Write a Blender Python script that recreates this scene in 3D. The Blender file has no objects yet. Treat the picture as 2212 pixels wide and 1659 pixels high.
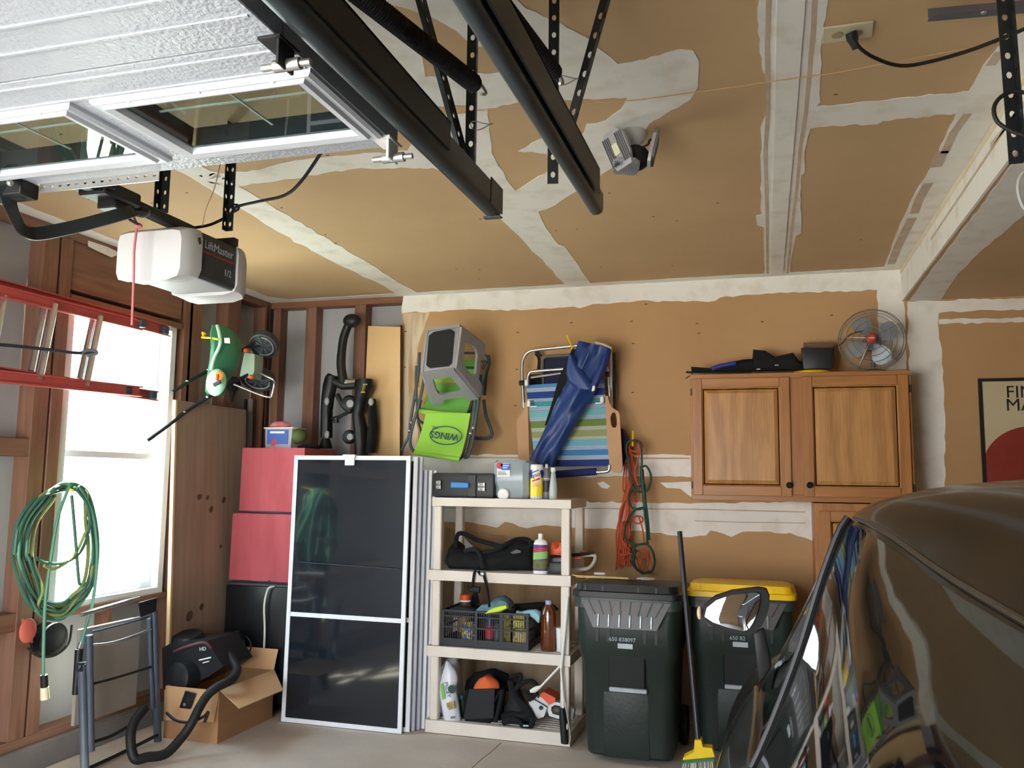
import bpy, bmesh, math, random
from mathutils import Vector as V, Matrix as MX, Euler
random.seed(11)
S = bpy.context.scene
COL = S.collection
# ---------------------------------------------------------------- camera
H, YAW, PIT, ROL, FP = 1.5, 0.2896, 0.11193, 0.01272, 1834.5
def _basis():
    cy, sy, cp, sp, cr, sr = math.cos(YAW), math.sin(YAW), math.cos(PIT), math.sin(PIT), math.cos(ROL), math.sin(ROL)
    f = V((-sy*cp, cy*cp, sp)); r = V((cy, sy, 0)); u = r.cross(f)
    return cr*r+sr*u, -sr*r+cr*u, f
CR, CU, CF = _basis()
cam = bpy.data.objects.new('camera', bpy.data.cameras.new('camera')); COL.objects.link(cam)
cam.data.sensor_width = 36; cam.data.lens = FP*36/2212; cam.data.clip_start = .02
cam.matrix_world = MX(((CR.x, CU.x, -CF.x, 0), (CR.y, CU.y, -CF.y, 0), (CR.z, CU.z, -CF.z, H), (0, 0, 0, 1)))
S.camera = cam
# ---------------------------------------------------------------- world, light, exposure
S.view_settings.view_transform = 'Standard'; S.view_settings.look = 'None'
S.view_settings.gamma = 1; S.view_settings.use_curve_mapping = False
S.view_settings.exposure = 2.85
W = bpy.data.worlds.new('world'); S.world = W; W.use_nodes = True
wn = W.node_tree.nodes; wl = W.node_tree.links
bg = wn['Background']; tc = wn.new('ShaderNodeTexCoord'); sx = wn.new('ShaderNodeSeparateXYZ'); rp = wn.new('ShaderNodeValToRGB')
wl.new(tc.outputs['Generated'], sx.inputs[0]); wl.new(sx.outputs['Z'], rp.inputs[0]); wl.new(rp.outputs[0], bg.inputs[0])
rp.color_ramp.elements[0].position = 0; rp.color_ramp.elements[0].color = (.95, .97, 1, 1)
rp.color_ramp.elements[1].position = .7; rp.color_ramp.elements[1].color = (.62, .78, 1, 1)
bg.inputs[1].default_value = 1.8
sun = bpy.data.objects.new('sun', bpy.data.lights.new('sun', 'SUN')); COL.objects.link(sun)
sun.data.energy = 13; sun.data.angle = .02; sun.data.color = (1, .93, .82)
sun.rotation_euler = Euler((math.radians(-28), math.radians(-22), 0))
for nm, loc, rot, sz in (('opening_portal', (-2.1, -.52, 1.15), (math.radians(90), 0, 0), (2.4, 2.2)), ('window_portal', (-3.72, 4.12, 1.6), (0, math.radians(-90), 0), (1.6, .8))):
    p = bpy.data.objects.new(nm, bpy.data.lights.new(nm, 'AREA')); COL.objects.link(p)
    p.data.shape = 'RECTANGLE'; p.data.size, p.data.size_y = sz; p.location = loc; p.rotation_euler = rot
    p.data.cycles.is_portal = True
# ---------------------------------------------------------------- pixel -> world helpers
def _at(ax, val, x, y):
    d = CF+CR*((x-1106)/FP)-CU*((y-829.5)/FP); o = V((0, 0, H))
    return o+d*((val-o[ax])/d[ax])
def X(x, y, v): return _at(0, v, x, y)
def Y(x, y, v): return _at(1, v, x, y)
def Z(x, y, v): return _at(2, v, x, y)
def cY(v, ox, oy, s, pts): return [Y(ox+a*s, oy+b*s, v) for a, b in pts]     # points measured in an enlarged crop
def spl(pts, n=6, closed=False):
    pts = [V(p) for p in pts]; N = len(pts); out = []
    for i in range(N if closed else N-1):
        g = (lambda k: pts[k % N]) if closed else (lambda k: pts[max(0, min(N-1, k))])
        a, b, c, d = g(i-1), g(i), g(i+1), g(i+2)
        for j in range(n):
            t = j/n
            out.append(.5*((2*b)+(c-a)*t+(2*a-5*b+4*c-d)*t*t+(3*b-a-3*c+d)*t**3))
    if not closed: out.append(pts[-1])
    return out
# ---------------------------------------------------------------- materials
def lin(c):
    return tuple((v/255/12.92 if v/255 <= .04045 else ((v/255+.055)/1.055)**2.4) for v in c)+(1,)
MC = {}
def mat(name, col, rough=.6, metal=0, col2=None, ns=6, stretch=(1, 1, 1), nw=.5, bump=0, bs=80, coat=0, trans=0, emit=0, spec=.5, ior=1.45, detail=5, alpha=1, sharp=None):
    if name in MC: return MC[name]
    m = bpy.data.materials.new(name); m.use_nodes = True; MC[name] = m
    nt = m.node_tree; b = nt.nodes['Principled BSDF']
    b.inputs['Base Color'].default_value = lin(col); b.inputs['Roughness'].default_value = rough
    b.inputs['Metallic'].default_value = metal; b.inputs['Specular IOR Level'].default_value = spec
    b.inputs['Coat Weight'].default_value = coat; b.inputs['Coat Roughness'].default_value = .04
    b.inputs['Transmission Weight'].default_value = trans; b.inputs['IOR'].default_value = ior
    b.inputs['Alpha'].default_value = alpha
    if emit: b.inputs['Emission Color'].default_value = lin(col); b.inputs['Emission Strength'].default_value = emit
    t = nt.nodes.new('ShaderNodeTexCoord')
    if col2:
        mp = nt.nodes.new('ShaderNodeMapping'); mp.inputs['Scale'].default_value = stretch
        nz = nt.nodes.new('ShaderNodeTexNoise'); nz.inputs['Scale'].default_value = ns; nz.inputs['Detail'].default_value = detail
        r = nt.nodes.new('ShaderNodeValToRGB'); lo, hi = sharp or (.5-nw/2, .5+nw/2)
        r.color_ramp.elements[0].position = lo; r.color_ramp.elements[1].position = hi
        r.color_ramp.elements[0].color = lin(col); r.color_ramp.elements[1].color = lin(col2)
        nt.links.new(t.outputs['Object'], mp.inputs[0]); nt.links.new(mp.outputs[0], nz.inputs[0])
        nt.links.new(nz.outputs[0], r.inputs[0]); nt.links.new(r.outputs[0], b.inputs['Base Color'])
    if bump:
        n2 = nt.nodes.new('ShaderNodeTexNoise'); n2.inputs['Scale'].default_value = bs; n2.inputs['Detail'].default_value = 3
        bp = nt.nodes.new('ShaderNodeBump'); bp.inputs['Strength'].default_value = bump; bp.inputs['Distance'].default_value = .01
        nt.links.new(t.outputs['Object'], n2.inputs[0]); nt.links.new(n2.outputs[0], bp.inputs['Height']); nt.links.new(bp.outputs[0], b.inputs['Normal'])
    return m
def wood(name, a, b_, axis=2, rough=.55, ns=3.2):
    st = [9, 9, 9]; st[axis] = .7
    return mat(name, a, rough, col2=b_, ns=ns, stretch=st, nw=.45, bump=.08, bs=60, detail=8)
PAPER = mat('drywall_paper', (203, 171, 131), .75, col2=(192, 160, 120), ns=1.6, nw=.5, bump=.03, bs=25)
def grainy(name, a, b_):
    m = mat(name, a, .36); nt = m.node_tree; b = nt.nodes['Principled BSDF']; t = nt.nodes['Texture Coordinate'] if 'Texture Coordinate' in nt.nodes else nt.nodes.new('ShaderNodeTexCoord')
    mp = nt.nodes.new('ShaderNodeMapping'); mp.inputs['Scale'].default_value = (1, 1, .22)
    w_ = nt.nodes.new('ShaderNodeTexWave'); w_.wave_type = 'RINGS'; w_.rings_direction = 'Z'; w_.inputs['Scale'].default_value = 3.2; w_.inputs['Distortion'].default_value = 11; w_.inputs['Detail'].default_value = 4; w_.inputs['Detail Scale'].default_value = 1.4
    m2 = nt.nodes.new('ShaderNodeMapping'); m2.inputs['Scale'].default_value = (60, 60, 2.5)
    nz = nt.nodes.new('ShaderNodeTexNoise'); nz.inputs['Scale'].default_value = 2.5; nz.inputs['Detail'].default_value = 8
    r = nt.nodes.new('ShaderNodeValToRGB'); r.color_ramp.elements[0].position = .15; r.color_ramp.elements[1].position = .75; r.color_ramp.elements[0].color = lin(b_); r.color_ramp.elements[1].color = lin(a)
    ad = nt.nodes.new('ShaderNodeMath'); ad.operation = 'MULTIPLY_ADD'; ad.inputs[1].default_value = .3; m3 = nt.nodes.new('ShaderNodeMath'); m3.operation = 'MULTIPLY'; m3.inputs[1].default_value = .75
    nt.links.new(t.outputs['Object'], mp.inputs[0]); nt.links.new(mp.outputs[0], w_.inputs[0]); nt.links.new(t.outputs['Object'], m2.inputs[0]); nt.links.new(m2.outputs[0], nz.inputs[0])
    nt.links.new(w_.outputs['Fac'], ad.inputs[0]); nt.links.new(nz.outputs[0], m3.inputs[0]); nt.links.new(m3.outputs[0], ad.inputs[2]); nt.links.new(ad.outputs[0], r.inputs[0]); nt.links.new(r.outputs[0], b.inputs['Base Color'])
    return m
PAPERDIM = mat('drywall_paper_dim', (190, 151, 106), .75, col2=(178, 140, 96), ns=1.6, nw=.5, bump=.03, bs=25)  # same paper as the ceiling, darkened to carry the wall's dimmer light
MUD = mat('joint_compound', (234, 230, 222), .8, col2=(218, 210, 196), ns=7, stretch=(1, 1, 1), sharp=(.5, .72), bump=.12, bs=18)
MUDT = mat('thin_joint_compound', (214, 199, 172), .8, col2=(192, 154, 108), ns=5, stretch=(4, 4, .5), sharp=(.42, .62), bump=.1, bs=18)
STAIN = mat('compound_streak', (186, 160, 134), .8, col2=(206, 190, 170), ns=9, bump=.05, bs=20)
STUD = wood('stud_wood', (140, 102, 82), (114, 80, 64), 2)
STUDH = wood('plate_wood', (142, 104, 84), (114, 80, 64), 1)
SHEATH = mat('sheathing', (176, 177, 179), .85, col2=(160, 161, 164), ns=2, bump=.03)
CONC = mat('concrete_floor', (214, 201, 187), .72, col2=(186, 172, 158), ns=2.2, nw=.6, bump=.12, bs=40, detail=9)
CURB = mat('concrete_curb', (128, 122, 118), .85, col2=(108, 104, 102), ns=5, bump=.15, bs=30)
OAK = wood('oak', (178, 122, 68), (148, 96, 50), 2, .38)
OAKH = wood('oak_rail', (176, 120, 66), (148, 96, 50), 0, .38)
PLY = wood('plywood', (158, 136, 116), (136, 114, 96), 2, .6, 2)
PINE = mat('pale_board', (226, 190, 138), .6, col2=(214, 176, 124), ns=1.5)
BLACK = mat('black_plastic', (22, 22, 24), .45)
BLACKF = mat('black_fabric', (17, 17, 19), .9, bump=.3, bs=200)
DARKM = mat('dark_steel', (46, 50, 52), .42, metal=.55)
TRACKM = mat('track_steel', (86, 96, 102), .36, metal=.6, col2=(60, 64, 66), ns=9, stretch=(3, .4, 3))
STEEL = mat('zinc', (190, 190, 186), .3, metal=.85)
ALU = mat('aluminium', (205, 205, 205), .28, metal=.9)
WHITEP = mat('white_plastic', (228, 228, 226), .4)
DOORM = mat('door_skin', (172, 177, 184), .34, bump=.35, bs=95, spec=.6)
FRAMEW = mat('window_trim', (226, 228, 232), .3)
def clearglass(name, tint, refl=1.0):
    m = bpy.data.materials.new(name); m.use_nodes = True; nt = m.node_tree; nt.nodes.clear()
    o = nt.nodes.new('ShaderNodeOutputMaterial'); mx = nt.nodes.new('ShaderNodeMixShader'); t = nt.nodes.new('ShaderNodeBsdfTransparent'); g = nt.nodes.new('ShaderNodeBsdfGlossy'); f = nt.nodes.new('ShaderNodeFresnel')
    t.inputs[0].default_value = lin(tint); g.inputs['Roughness'].default_value = .015; f.inputs[0].default_value = 1.5
    ge = nt.nodes.new('ShaderNodeNewGeometry'); iv = nt.nodes.new('ShaderNodeMath'); iv.operation = 'SUBTRACT'; iv.inputs[0].default_value = 1; ml = nt.nodes.new('ShaderNodeMath'); ml.operation = 'MULTIPLY'
    nt.links.new(ge.outputs['Backfacing'], iv.inputs[1]); nt.links.new(iv.outputs[0], ml.inputs[0]); nt.links.new(f.outputs[0], ml.inputs[1]); nt.links.new(ml.outputs[0], mx.inputs[0]); nt.links.new(t.outputs[0], mx.inputs[1]); nt.links.new(g.outputs[0], mx.inputs[2]); nt.links.new(mx.outputs[0], o.inputs[0])
    MC[name] = m; return m
GLASS = clearglass('glass', (236, 246, 246))
DGLASS = mat('dark_pane', (26, 31, 38), .09, spec=.6, coat=.4)
CREAM = mat('cream_plastic', (226, 216, 204), .5, col2=(212, 202, 190), ns=4)
GREYP = mat('grey_plastic', (140, 140, 142), .55)
TUBEG = mat('grey_green_tube', (74, 84, 84), .4, metal=.3)
RUBBER = mat('black_rubber', (20, 20, 21), .6)
ORANGE = mat('orange_plastic', (214, 84, 34), .45)
YELLOW = mat('yellow_plastic', (244, 204, 24), .45)
# ---------------------------------------------------------------- mesh builder
class G:
    def __init__(s): s.b = bmesh.new(); s.mi = 0
    def add(s, vs, fs):
        v = [s.b.verts.new(p) for p in vs]
        for f in fs:
            try:
                q = s.b.faces.new([v[i] for i in f]); q.material_index = s.mi
            except ValueError: pass
        return s
    def hexa(s, c, bev=0):
        t = bmesh.new(); v = [t.verts.new(p) for p in c]
        for f in ((0, 3, 2, 1), (4, 5, 6, 7), (0, 1, 5, 4), (1, 2, 6, 5), (2, 3, 7, 6), (3, 0, 4, 7)): t.faces.new([v[i] for i in f])
        if bev: bmesh.ops.bevel(t, geom=t.edges[:], offset=bev, segments=2 if bev > .006 else 1, affect='EDGES', profile=.6, clamp_overlap=True)
        t.verts.index_update()
        s.add([p.co.copy() for p in t.verts], [[p.index for p in f.verts] for f in t.faces]); t.free(); return s
    def box(s, x0, y0, z0, x1, y1, z1, bev=0):
        x0, x1 = sorted((x0, x1)); y0, y1 = sorted((y0, y1)); z0, z1 = sorted((z0, z1))
        return s.hexa([(x0, y0, z0), (x1, y0, z0), (x1, y1, z0), (x0, y1, z0), (x0, y0, z1), (x1, y0, z1), (x1, y1, z1), (x0, y1, z1)], bev)
    def obb(s, c, size, rot=(0, 0, 0), bev=0):
        m = MX.Translation(V(c)) @ Euler(rot).to_matrix().to_4x4(); a, b, d = size[0]/2, size[1]/2, size[2]/2
        return s.hexa([m @ V(p) for p in ((-a, -b, -d), (a, -b, -d), (a, b, -d), (-a, b, -d), (-a, -b, d), (a, -b, d), (a, b, d), (-a, b, d))], bev)
    def bar(s, p, q, w, h, up=(0, 0, 1), bev=0):
        p, q = V(p), V(q); d = (q-p).normalized(); r = d.cross(V(up)); r = r.normalized() if r.length > 1e-4 else V((1, 0, 0)); u = r.cross(d)
        r, u = r*w/2, u*h/2
        return s.hexa([p-r-u, p+r-u, q+r-u, q-r-u, p-r+u, p+r+u, q+r+u, q-r+u], bev)
    def tube(s, pts, r, n=8, closed=False, ribs=None):
        pts = [V(p) for p in pts]; N = len(pts); vs = []; fs = []; up = None
        for i, p in enumerate(pts):
            a = pts[i-1] if (i or closed) else p; b = pts[(i+1) % N] if (i < N-1 or closed) else p
            d = (b-a).normalized() if (b-a).length > 1e-9 else V((0, 0, 1))
            if up is None: up = d.orthogonal().normalized()
            up = (up-d*up.dot(d)); up = up.normalized() if up.length > 1e-6 else d.orthogonal().normalized()
            w = d.cross(up); rr = r[i] if isinstance(r, (list, tuple)) else r
            if ribs and i % 2: rr *= ribs
            for k in range(n):
                t = 2*math.pi*k/n; vs.append(p+(up*math.cos(t)+w*math.sin(t))*rr)
        for i in range(N if closed else N-1):
            j = (i+1) % N
            for k in range(n): fs.append((i*n+k, i*n+(k+1) % n, j*n+(k+1) % n, j*n+k))
        if not closed: fs += [tuple(range(n))[::-1], tuple(range((N-1)*n, N*n))]
        return s.add(vs, fs)
    def lathe(s, prof, base, axis=(0, 0, 1), n=20, sx=1, sy=1):
        ax = V(axis).normalized(); u = ax.orthogonal().normalized() if abs(ax.z) < .99 else V((1, 0, 0)); w = ax.cross(u); base = V(base); vs = []; fs = []
        for r, h in prof:
            for k in range(n):
                t = 2*math.pi*k/n; vs.append(base+ax*h+u*math.cos(t)*r*sx+w*math.sin(t)*r*sy)
        for i in range(len(prof)-1):
            for k in range(n): fs.append((i*n+k, i*n+(k+1) % n, (i+1)*n+(k+1) % n, (i+1)*n+k))
        fs += [tuple(range(n))[::-1], tuple(range((len(prof)-1)*n, len(prof)*n))]
        return s.add(vs, fs)
    def prism(s, pts, vec, holes=None):
        """flat outline (with holes) given thickness by vec"""
        t = bmesh.new(); es = []; vec = V(vec)
        for loop in [pts]+(holes or []):
            v = [t.verts.new(p) for p in loop]; es += [t.edges.new((v[i], v[(i+1) % len(v)])) for i in range(len(v))]
        bmesh.ops.triangle_fill(t, use_beauty=True, use_dissolve=False, edges=es)
        if not t.faces: t.free(); return s
        r = bmesh.ops.extrude_face_region(t, geom=t.faces[:]+[])
        for g in r['geom']:
            if isinstance(g, bmesh.types.BMVert): g.co += vec
        bmesh.ops.recalc_face_normals(t, faces=t.faces[:])
        t.verts.index_update(); s.add([p.co.copy() for p in t.verts], [[p.index for p in f.verts] for f in t.faces]); t.free(); return s
    def rings(s, R, caps=True, closed=False):
        n = len(R[0]); vs = [p for r in R for p in r]; fs = []
        for i in range(len(R)-(0 if closed else 1)):
            j = (i+1) % len(R)
            for k in range(n): fs.append((i*n+k, i*n+(k+1) % n, j*n+(k+1) % n, j*n+k))
        if caps and not closed: fs += [tuple(range(n))[::-1], tuple(range((len(R)-1)*n, len(R)*n))]
        return s.add(vs, fs)
    def grid(s, P, th=None):
        """open sheet from rows of points; th = thickness vector"""
        R, C = len(P), len(P[0]); vs = [V(p) for r in P for p in r]; fs = [(i*C+j, i*C+j+1, (i+1)*C+j+1, (i+1)*C+j) for i in range(R-1) for j in range(C-1)]
        if th is not None:
            th = V(th); n = len(vs); vs += [v+th for v in vs[:n]]; fs += [tuple(n+i for i in f[::-1]) for f in fs[:]]
            e = [(0, j) for j in range(C)]+[(i, C-1) for i in range(1, R)]+[(R-1, j) for j in range(C-2, -1, -1)]+[(i, 0) for i in range(R-2, 0, -1)]
            e = [a*C+b for a, b in e]; fs += [(e[k], e[(k+1) % len(e)], n+e[(k+1) % len(e)], n+e[k]) for k in range(len(e))]
        return s.add(vs, fs)
    def ell(s, c, r, rot=(0, 0, 0), n=16, m=10, jit=0):
        M_ = MX.Translation(V(c)) @ Euler(rot).to_matrix().to_4x4(); R = []
        for i in range(m+1):
            a = math.pi*(.02+.96*i/m)-math.pi/2; ring = []
            for k in range(n):
                t = 2*math.pi*k/n; q = 1+(random.uniform(-jit, jit) if jit else 0)
                ring.append(M_ @ V((r[0]*math.cos(a)*math.cos(t)*q, r[1]*math.cos(a)*math.sin(t)*q, r[2]*math.sin(a)*q)))
            R.append(ring)
        return s.rings(R)
    def bag(s, L, R, depth, n=14, rip=0, nrip=5, vec=(0, -1, 0), both=True):
        """puffy cloth body: left and right edge points per station"""
        vec = V(vec); rs = []
        for i, (a, b) in enumerate(zip(L, R)):
            a, b = V(a), V(b); c = (a+b)/2; h = (b-a)/2; d = depth[i] if isinstance(depth, (list, tuple)) else depth; ring = []
            for k in range(n):
                t = 2*math.pi*k/n; w = 1+rip*math.sin(nrip*t+i*.9)
                ring.append(c+h*math.cos(t)+vec*(d*math.sin(t)*w if math.sin(t) > 0 or both else 0))
            rs.append(ring)
        return s.rings(rs)
    def text(s, body, size, mtx, ext=.0008, align='CENTER', sx=1):
        c = bpy.data.curves.new('t', 'FONT'); c.body = body; c.size = size; c.extrude = ext; c.align_x = align; c.align_y = 'CENTER'; c.resolution_u = 2
        o = bpy.data.objects.new('t', c); me = o.to_mesh(); vs = [mtx @ V((v.co.x*sx, v.co.y, v.co.z)) for v in me.vertices]; fs = [tuple(p.vertices) for p in me.polygons]
        s.add(vs, fs); o.to_mesh_clear(); bpy.data.objects.remove(o); bpy.data.curves.remove(c); return s
def plane_m(o, xdir, updir):
    x = V(xdir).normalized(); z = x.cross(V(updir)).normalized(); y = z.cross(x)
    return MX(((x.x, y.x, z.x, o[0]), (x.y, y.y, z.y, o[1]), (x.z, y.z, z.z, o[2]), (0, 0, 0, 1)))
ORG = {}
def out(g, name, ms, parent=None, sm=38, loc=None):
    """finish a mesh; children are stored relative to their thing"""
    me = bpy.data.meshes.new(name); bm = g.b
    bmesh.ops.recalc_face_normals(bm, faces=bm.faces[:])
    if parent is not None: o0 = ORG[parent.name]
    elif loc is not None: o0 = V(loc)
    else:
        xs = [v.co for v in bm.verts]; o0 = V((sum(p.x for p in xs)/len(xs), sum(p.y for p in xs)/len(xs), min(p.z for p in xs)))
    for v in bm.verts: v.co -= o0
    bm.to_mesh(me); bm.free()
    for m in (ms if isinstance(ms, (list, tuple)) else [ms]): me.materials.append(m)
    if sm:
        me.shade_smooth(); me.set_sharp_from_angle(angle=math.radians(sm))
    o = bpy.data.objects.new(name, me); COL.objects.link(o)
    if parent is not None: o.parent = parent
    else: o.location = o0
    ORG[o.name] = o0
    return o
def root(name, label, cat, loc, group=None):
    o = bpy.data.objects.new(name, None); COL.objects.link(o); o.location = loc; o.empty_display_size = .1
    o['label'] = label; o['category'] = cat; ORG[o.name] = V(loc)
    if group: o['group'] = group
    return o
def tag(o, label, cat, group=None, kind=None):
    o['label'] = label; o['category'] = cat
    if group: o['group'] = group
    if kind: o['kind'] = kind
    return o
def struct(o): o['kind'] = 'structure'; return o
def jag(pts, step=14, amp=2.2, closed=True):
    o = []
    for i, a in enumerate(pts):
        if i == len(pts)-1 and not closed: o.append(a); break
        b = pts[(i+1) % len(pts)]; d = math.hypot(b[0]-a[0], b[1]-a[1]); n = max(1, int(d/step))
        for k in range(n):
            t = k/n; j = amp if k else 0
            o.append((a[0]+(b[0]-a[0])*t+random.uniform(-j, j), a[1]+(b[1]-a[1])*t+random.uniform(-j, j)))
    return o
def quad_ring(o4, i4, vec):
    """panel with an opening: matching outer and inner loops, thickness vec"""
    g = G(); n = len(o4); vec = V(vec)
    R = [[V(p) for p in o4], [V(p) for p in i4], [V(p)+vec for p in i4], [V(p)+vec for p in o4]]
    return g.rings(R, closed=True)
# ================================================================ THE SETTING
XL, YB, ZC, XS, ZS, XR, YF = -3.6, 5.6, 2.82, .825, 2.62, 3.6, -.5
g = G().box(-3.75, YF-.1, -.12, XR+.1, YB+.2, 0)
floor = struct(out(g, 'floor', CONC))
g = G()
for a, b in (((505, 1659), (1090, 1590)),): pass
crk = spl([Z(1083, 1604, 0), Z(1060, 1625, 0), Z(1040, 1640, 0), Z(1010, 1668, 0)], 5)
g.tube([p+V((0, 0, -.001)) for p in crk], .003, 5); out(g, 'crack', mat('crack', (150, 116, 78), .8), floor)
# driveway and ground outside
GND = mat('driveway_concrete', (205, 200, 190), .9, col2=(190, 186, 178), ns=1)
struct(out(G().box(-9, -14, -.3, 9, YF-.1, -.02), 'driveway', GND))
struct(out(G().box(-14, YF-.1, -.4, -3.75, 16, -.1), 'gravel_yard', mat('gravel', (200, 194, 180), .9, col2=(184, 178, 166), ns=3)))  # unseen ground, gravel kept pale and neutral for light bounced indoors
# ceiling
g = G()
ceil = struct(out(g.box(-3.75, YF, ZC, XS, YB+.1, ZC+.02), 'ceiling', PAPER))
g = G().box(-3.9, YF-.2, ZC+.02, XR+.2, YB+.3, ZC+.1); struct(out(g, 'roof_deck', mat('deck', (120, 100, 80), .9)))
# dropped soffit on the right
sof = struct(out(G().box(XS+.012, YF, ZS, XR+.1, YB+.1, ZC+.02), 'soffit', PAPER))
out(G().box(XS, YF, ZS-.002, XS+.0125, YB, ZC), 'joint_compound', MUD, sof)
E3 = mat('bead_edge', (214, 190, 148), .8, col2=(226, 214, 192), ns=8)
out(G().box(XS-.0015, YF, ZC-.03, XS+.001, YB, ZC-.008), 'corner_bead', E3, sof)
out(G().bar((XS-.001, 3.0, ZC-.085), (XS-.001, 4.6, ZC-.09), .002, .012), 'streak', STAIN, sof)
out(G().bar((XS-.001, 2.9, ZC-.10), (XS-.001, 3.4, ZC-.07), .002, .02), 'streak', STAIN, sof)
def mud(zf, pts, parent, holes=None, m=MUD, vec=(0, 0, -.002), amp=2.2, name='joint_compound', raw=None):
    P = [zf(*p) for p in jag(pts, amp=amp)]+(raw or [])
    return out(G().prism(P, vec, [[zf(*p) for p in jag(h, amp=amp)] for h in (holes or [])]), name, m, parent, sm=0)
zc = lambda x, y: Z(x, y, ZC)
yb = lambda x, y: Y(x, y, YB)
zs = lambda x, y: Z(x, y, ZS)
isl1 = [(843, 8), (916, 27), (984, 64), (1024, 100), (1092, 104), (1119, 118), (1151, 149), (1139, 154), (1004, 159), (919, 165), (916, 145), (905, 100), (875, 50)]
isl3 = [(1054, 233), (1115, 221), (1240, 216), (1355, 209), (1341, 236), (1308, 260), (1267, 267), (1254, 297), (1166, 300), (1119, 326), (1179, 331), (1200, 358), (1115, 412), (1102, 398), (1062, 330)]
D = [(600, -120), (1110, -120), (1119, 0), (1135, 17), (1200, 44), (1237, 64), (1274, 84), (1304, 111), (1335, 137), (1395, 128), (1440, 113), (1470, 106), (1497, 108), (1510, 130), (1508, 185), (1490, 215), (1440, 243), (1402, 267), (1360, 330), (1318, 365), (1274, 392), (1200, 442), (1163, 456), (1180, 493), (1206, 527), (1220, 532), (1240, 560), (1277, 614), (1225, 619), (1180, 572), (1140, 530), (1085, 476), (1058, 440), (1000, 385), (935, 362), (780, 362), (600, 390), (500, 402), (455, 395), (430, 378), (560, 366), (640, 345), (800, 330), (880, 325), (900, 300), (860, 240), (760, 130), (640, 0)]
mud(zc, D, ceil, [isl1, isl3])
out(G().prism([zc(*p)+V((0, 0, -.003)) for p in jag([(922, 229), (1012, 226), (1014, 243), (925, 246)])], (0, 0, -.0008)), 'bare_patch', PAPER, ceil, sm=0)
# seams
g = [(385, 340), (470, 372), (560, 428), (700, 510), (800, 570), (905, 634), (868, 642), (800, 603), (700, 555), (600, 500), (520, 450), (440, 400), (370, 360)]
mud(zc, g, ceil)
g = [(1640, -90), (1640, 0), (1636, 40), (1645, 140), (1648, 155), (1660, 165), (1658, 240), (1643, 275), (1645, 380), (1643, 450), (1646, 462), (1633, 466), (1635, 486), (1650, 490), (1650, 596), (1706, 593), (1709, 560), (1719, 510), (1730, 503), (1731, 377), (1738, 373), (1738, 325), (1751, 277), (1834, 269), (1894, 268), (1908, 260), (2065, 244), (2040, 300), (2005, 370), (1977, 415), (1939, 499), (1906, 585), (1945, 583)]
rt = [V((XS-.001, 5.6, ZC)), V((XS-.001, 2.55, ZC))]
g2 = [(2155, 101), (2124, 140), (2093, 197), (1963, 209), (1841, 223), (1762, 230), (1772, 220), (1772, 168), (1775, 91), (1785, 21), (1789, 0), (1796, -90)]
out(G().prism([zc(*p) for p in jag(g[:-1], closed=False)]+rt+[zc(*p) for p in jag(g2, closed=False)], (0, 0, -.002)), 'joint_compound', MUD, ceil, sm=0)
for pts, w in (([(1662, -60), (1657, 100), (1659, 230), (1653, 330), (1657, 470), (1658, 590)], .014), ([(1762, -60), (1757, 60), (1748, 160), (1741, 240), (1730, 310), (1722, 400), (1712, 480), (1701, 590)], .014)):
    P = [zc(*p)+V((0, 0, -.0024)) for p in pts]; gg = G()
    for a, b in zip(P, P[1:]): gg.bar(a, b, w, .0012)
    out(gg, 'streak', STAIN, ceil, sm=0)
gg = G()
P = [zc(*p)+V((0, 0, -.004)) for p in ((1712, -60), (1700, 180), (1694, 300), (1687, 420), (1678, 590))]
for a, b in zip(P, P[1:]): gg.bar(a, b, .075, .006)
out(gg, 'taped_ridge', MUD, ceil, sm=0)
for pts, w in (([(2090, 245), (2060, 285), (2040, 330)], .03), ([(2035, 325), (2020, 360)], .05), ([(2005, 395), (1985, 430), (1975, 460)], .04), ([(1970, 470), (1940, 530), (1925, 570)], .045), ([(2160, 110), (2140, 140)], .03)):
    P = [zc(*p)+V((0, 0, -.0024)) for p in pts]; gg = G()
    for a, b in zip(P, P[1:]): gg.bar(a, b, w, .0012)
    out(gg, 'streak', STAIN, ceil, sm=0)
# edge tape along the left and the back
L0 = [V((XL-.1, y, ZC)) for y in (YB+.05, 1.0)]
edge = [V((XL+.11+random.uniform(-.012, .012), 1.0+.1*i, ZC)) for i in range(45)]+[V((x/10, YB-.085+random.uniform(-.008, .008), ZC)) for x in range(-34, 8)]+[V((XS, YB-.085, ZC)), V((XS, YB+.05, ZC))]
out(G().prism(L0[::-1][:0]+[V((XL-.1, YB+.05, ZC)), V((XL-.1, 1.0, ZC))]+edge, (0, 0, -.0018)), 'joint_compound', MUD, ceil, sm=0)
out(G().prism([X(a, b, XL+.0) for a, b in ((190, 520), (230, 533), (262, 548), (240, 556), (205, 540), (190, 532))], (.004, 0, 0)), 'compound_lump', MUD, ceil, sm=0)
gg = G()
for k in range(46):
    x, y = random.uniform(-3.2, .7), random.uniform(1.9, 5.3); gg.box(x-.006, y-.003, ZC-.0012, x+.006, y+.003, ZC)
o = out(gg, 'screw_heads', mat('screw', (90, 66, 46), .7), ceil); o['kind'] = 'stuff'
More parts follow.
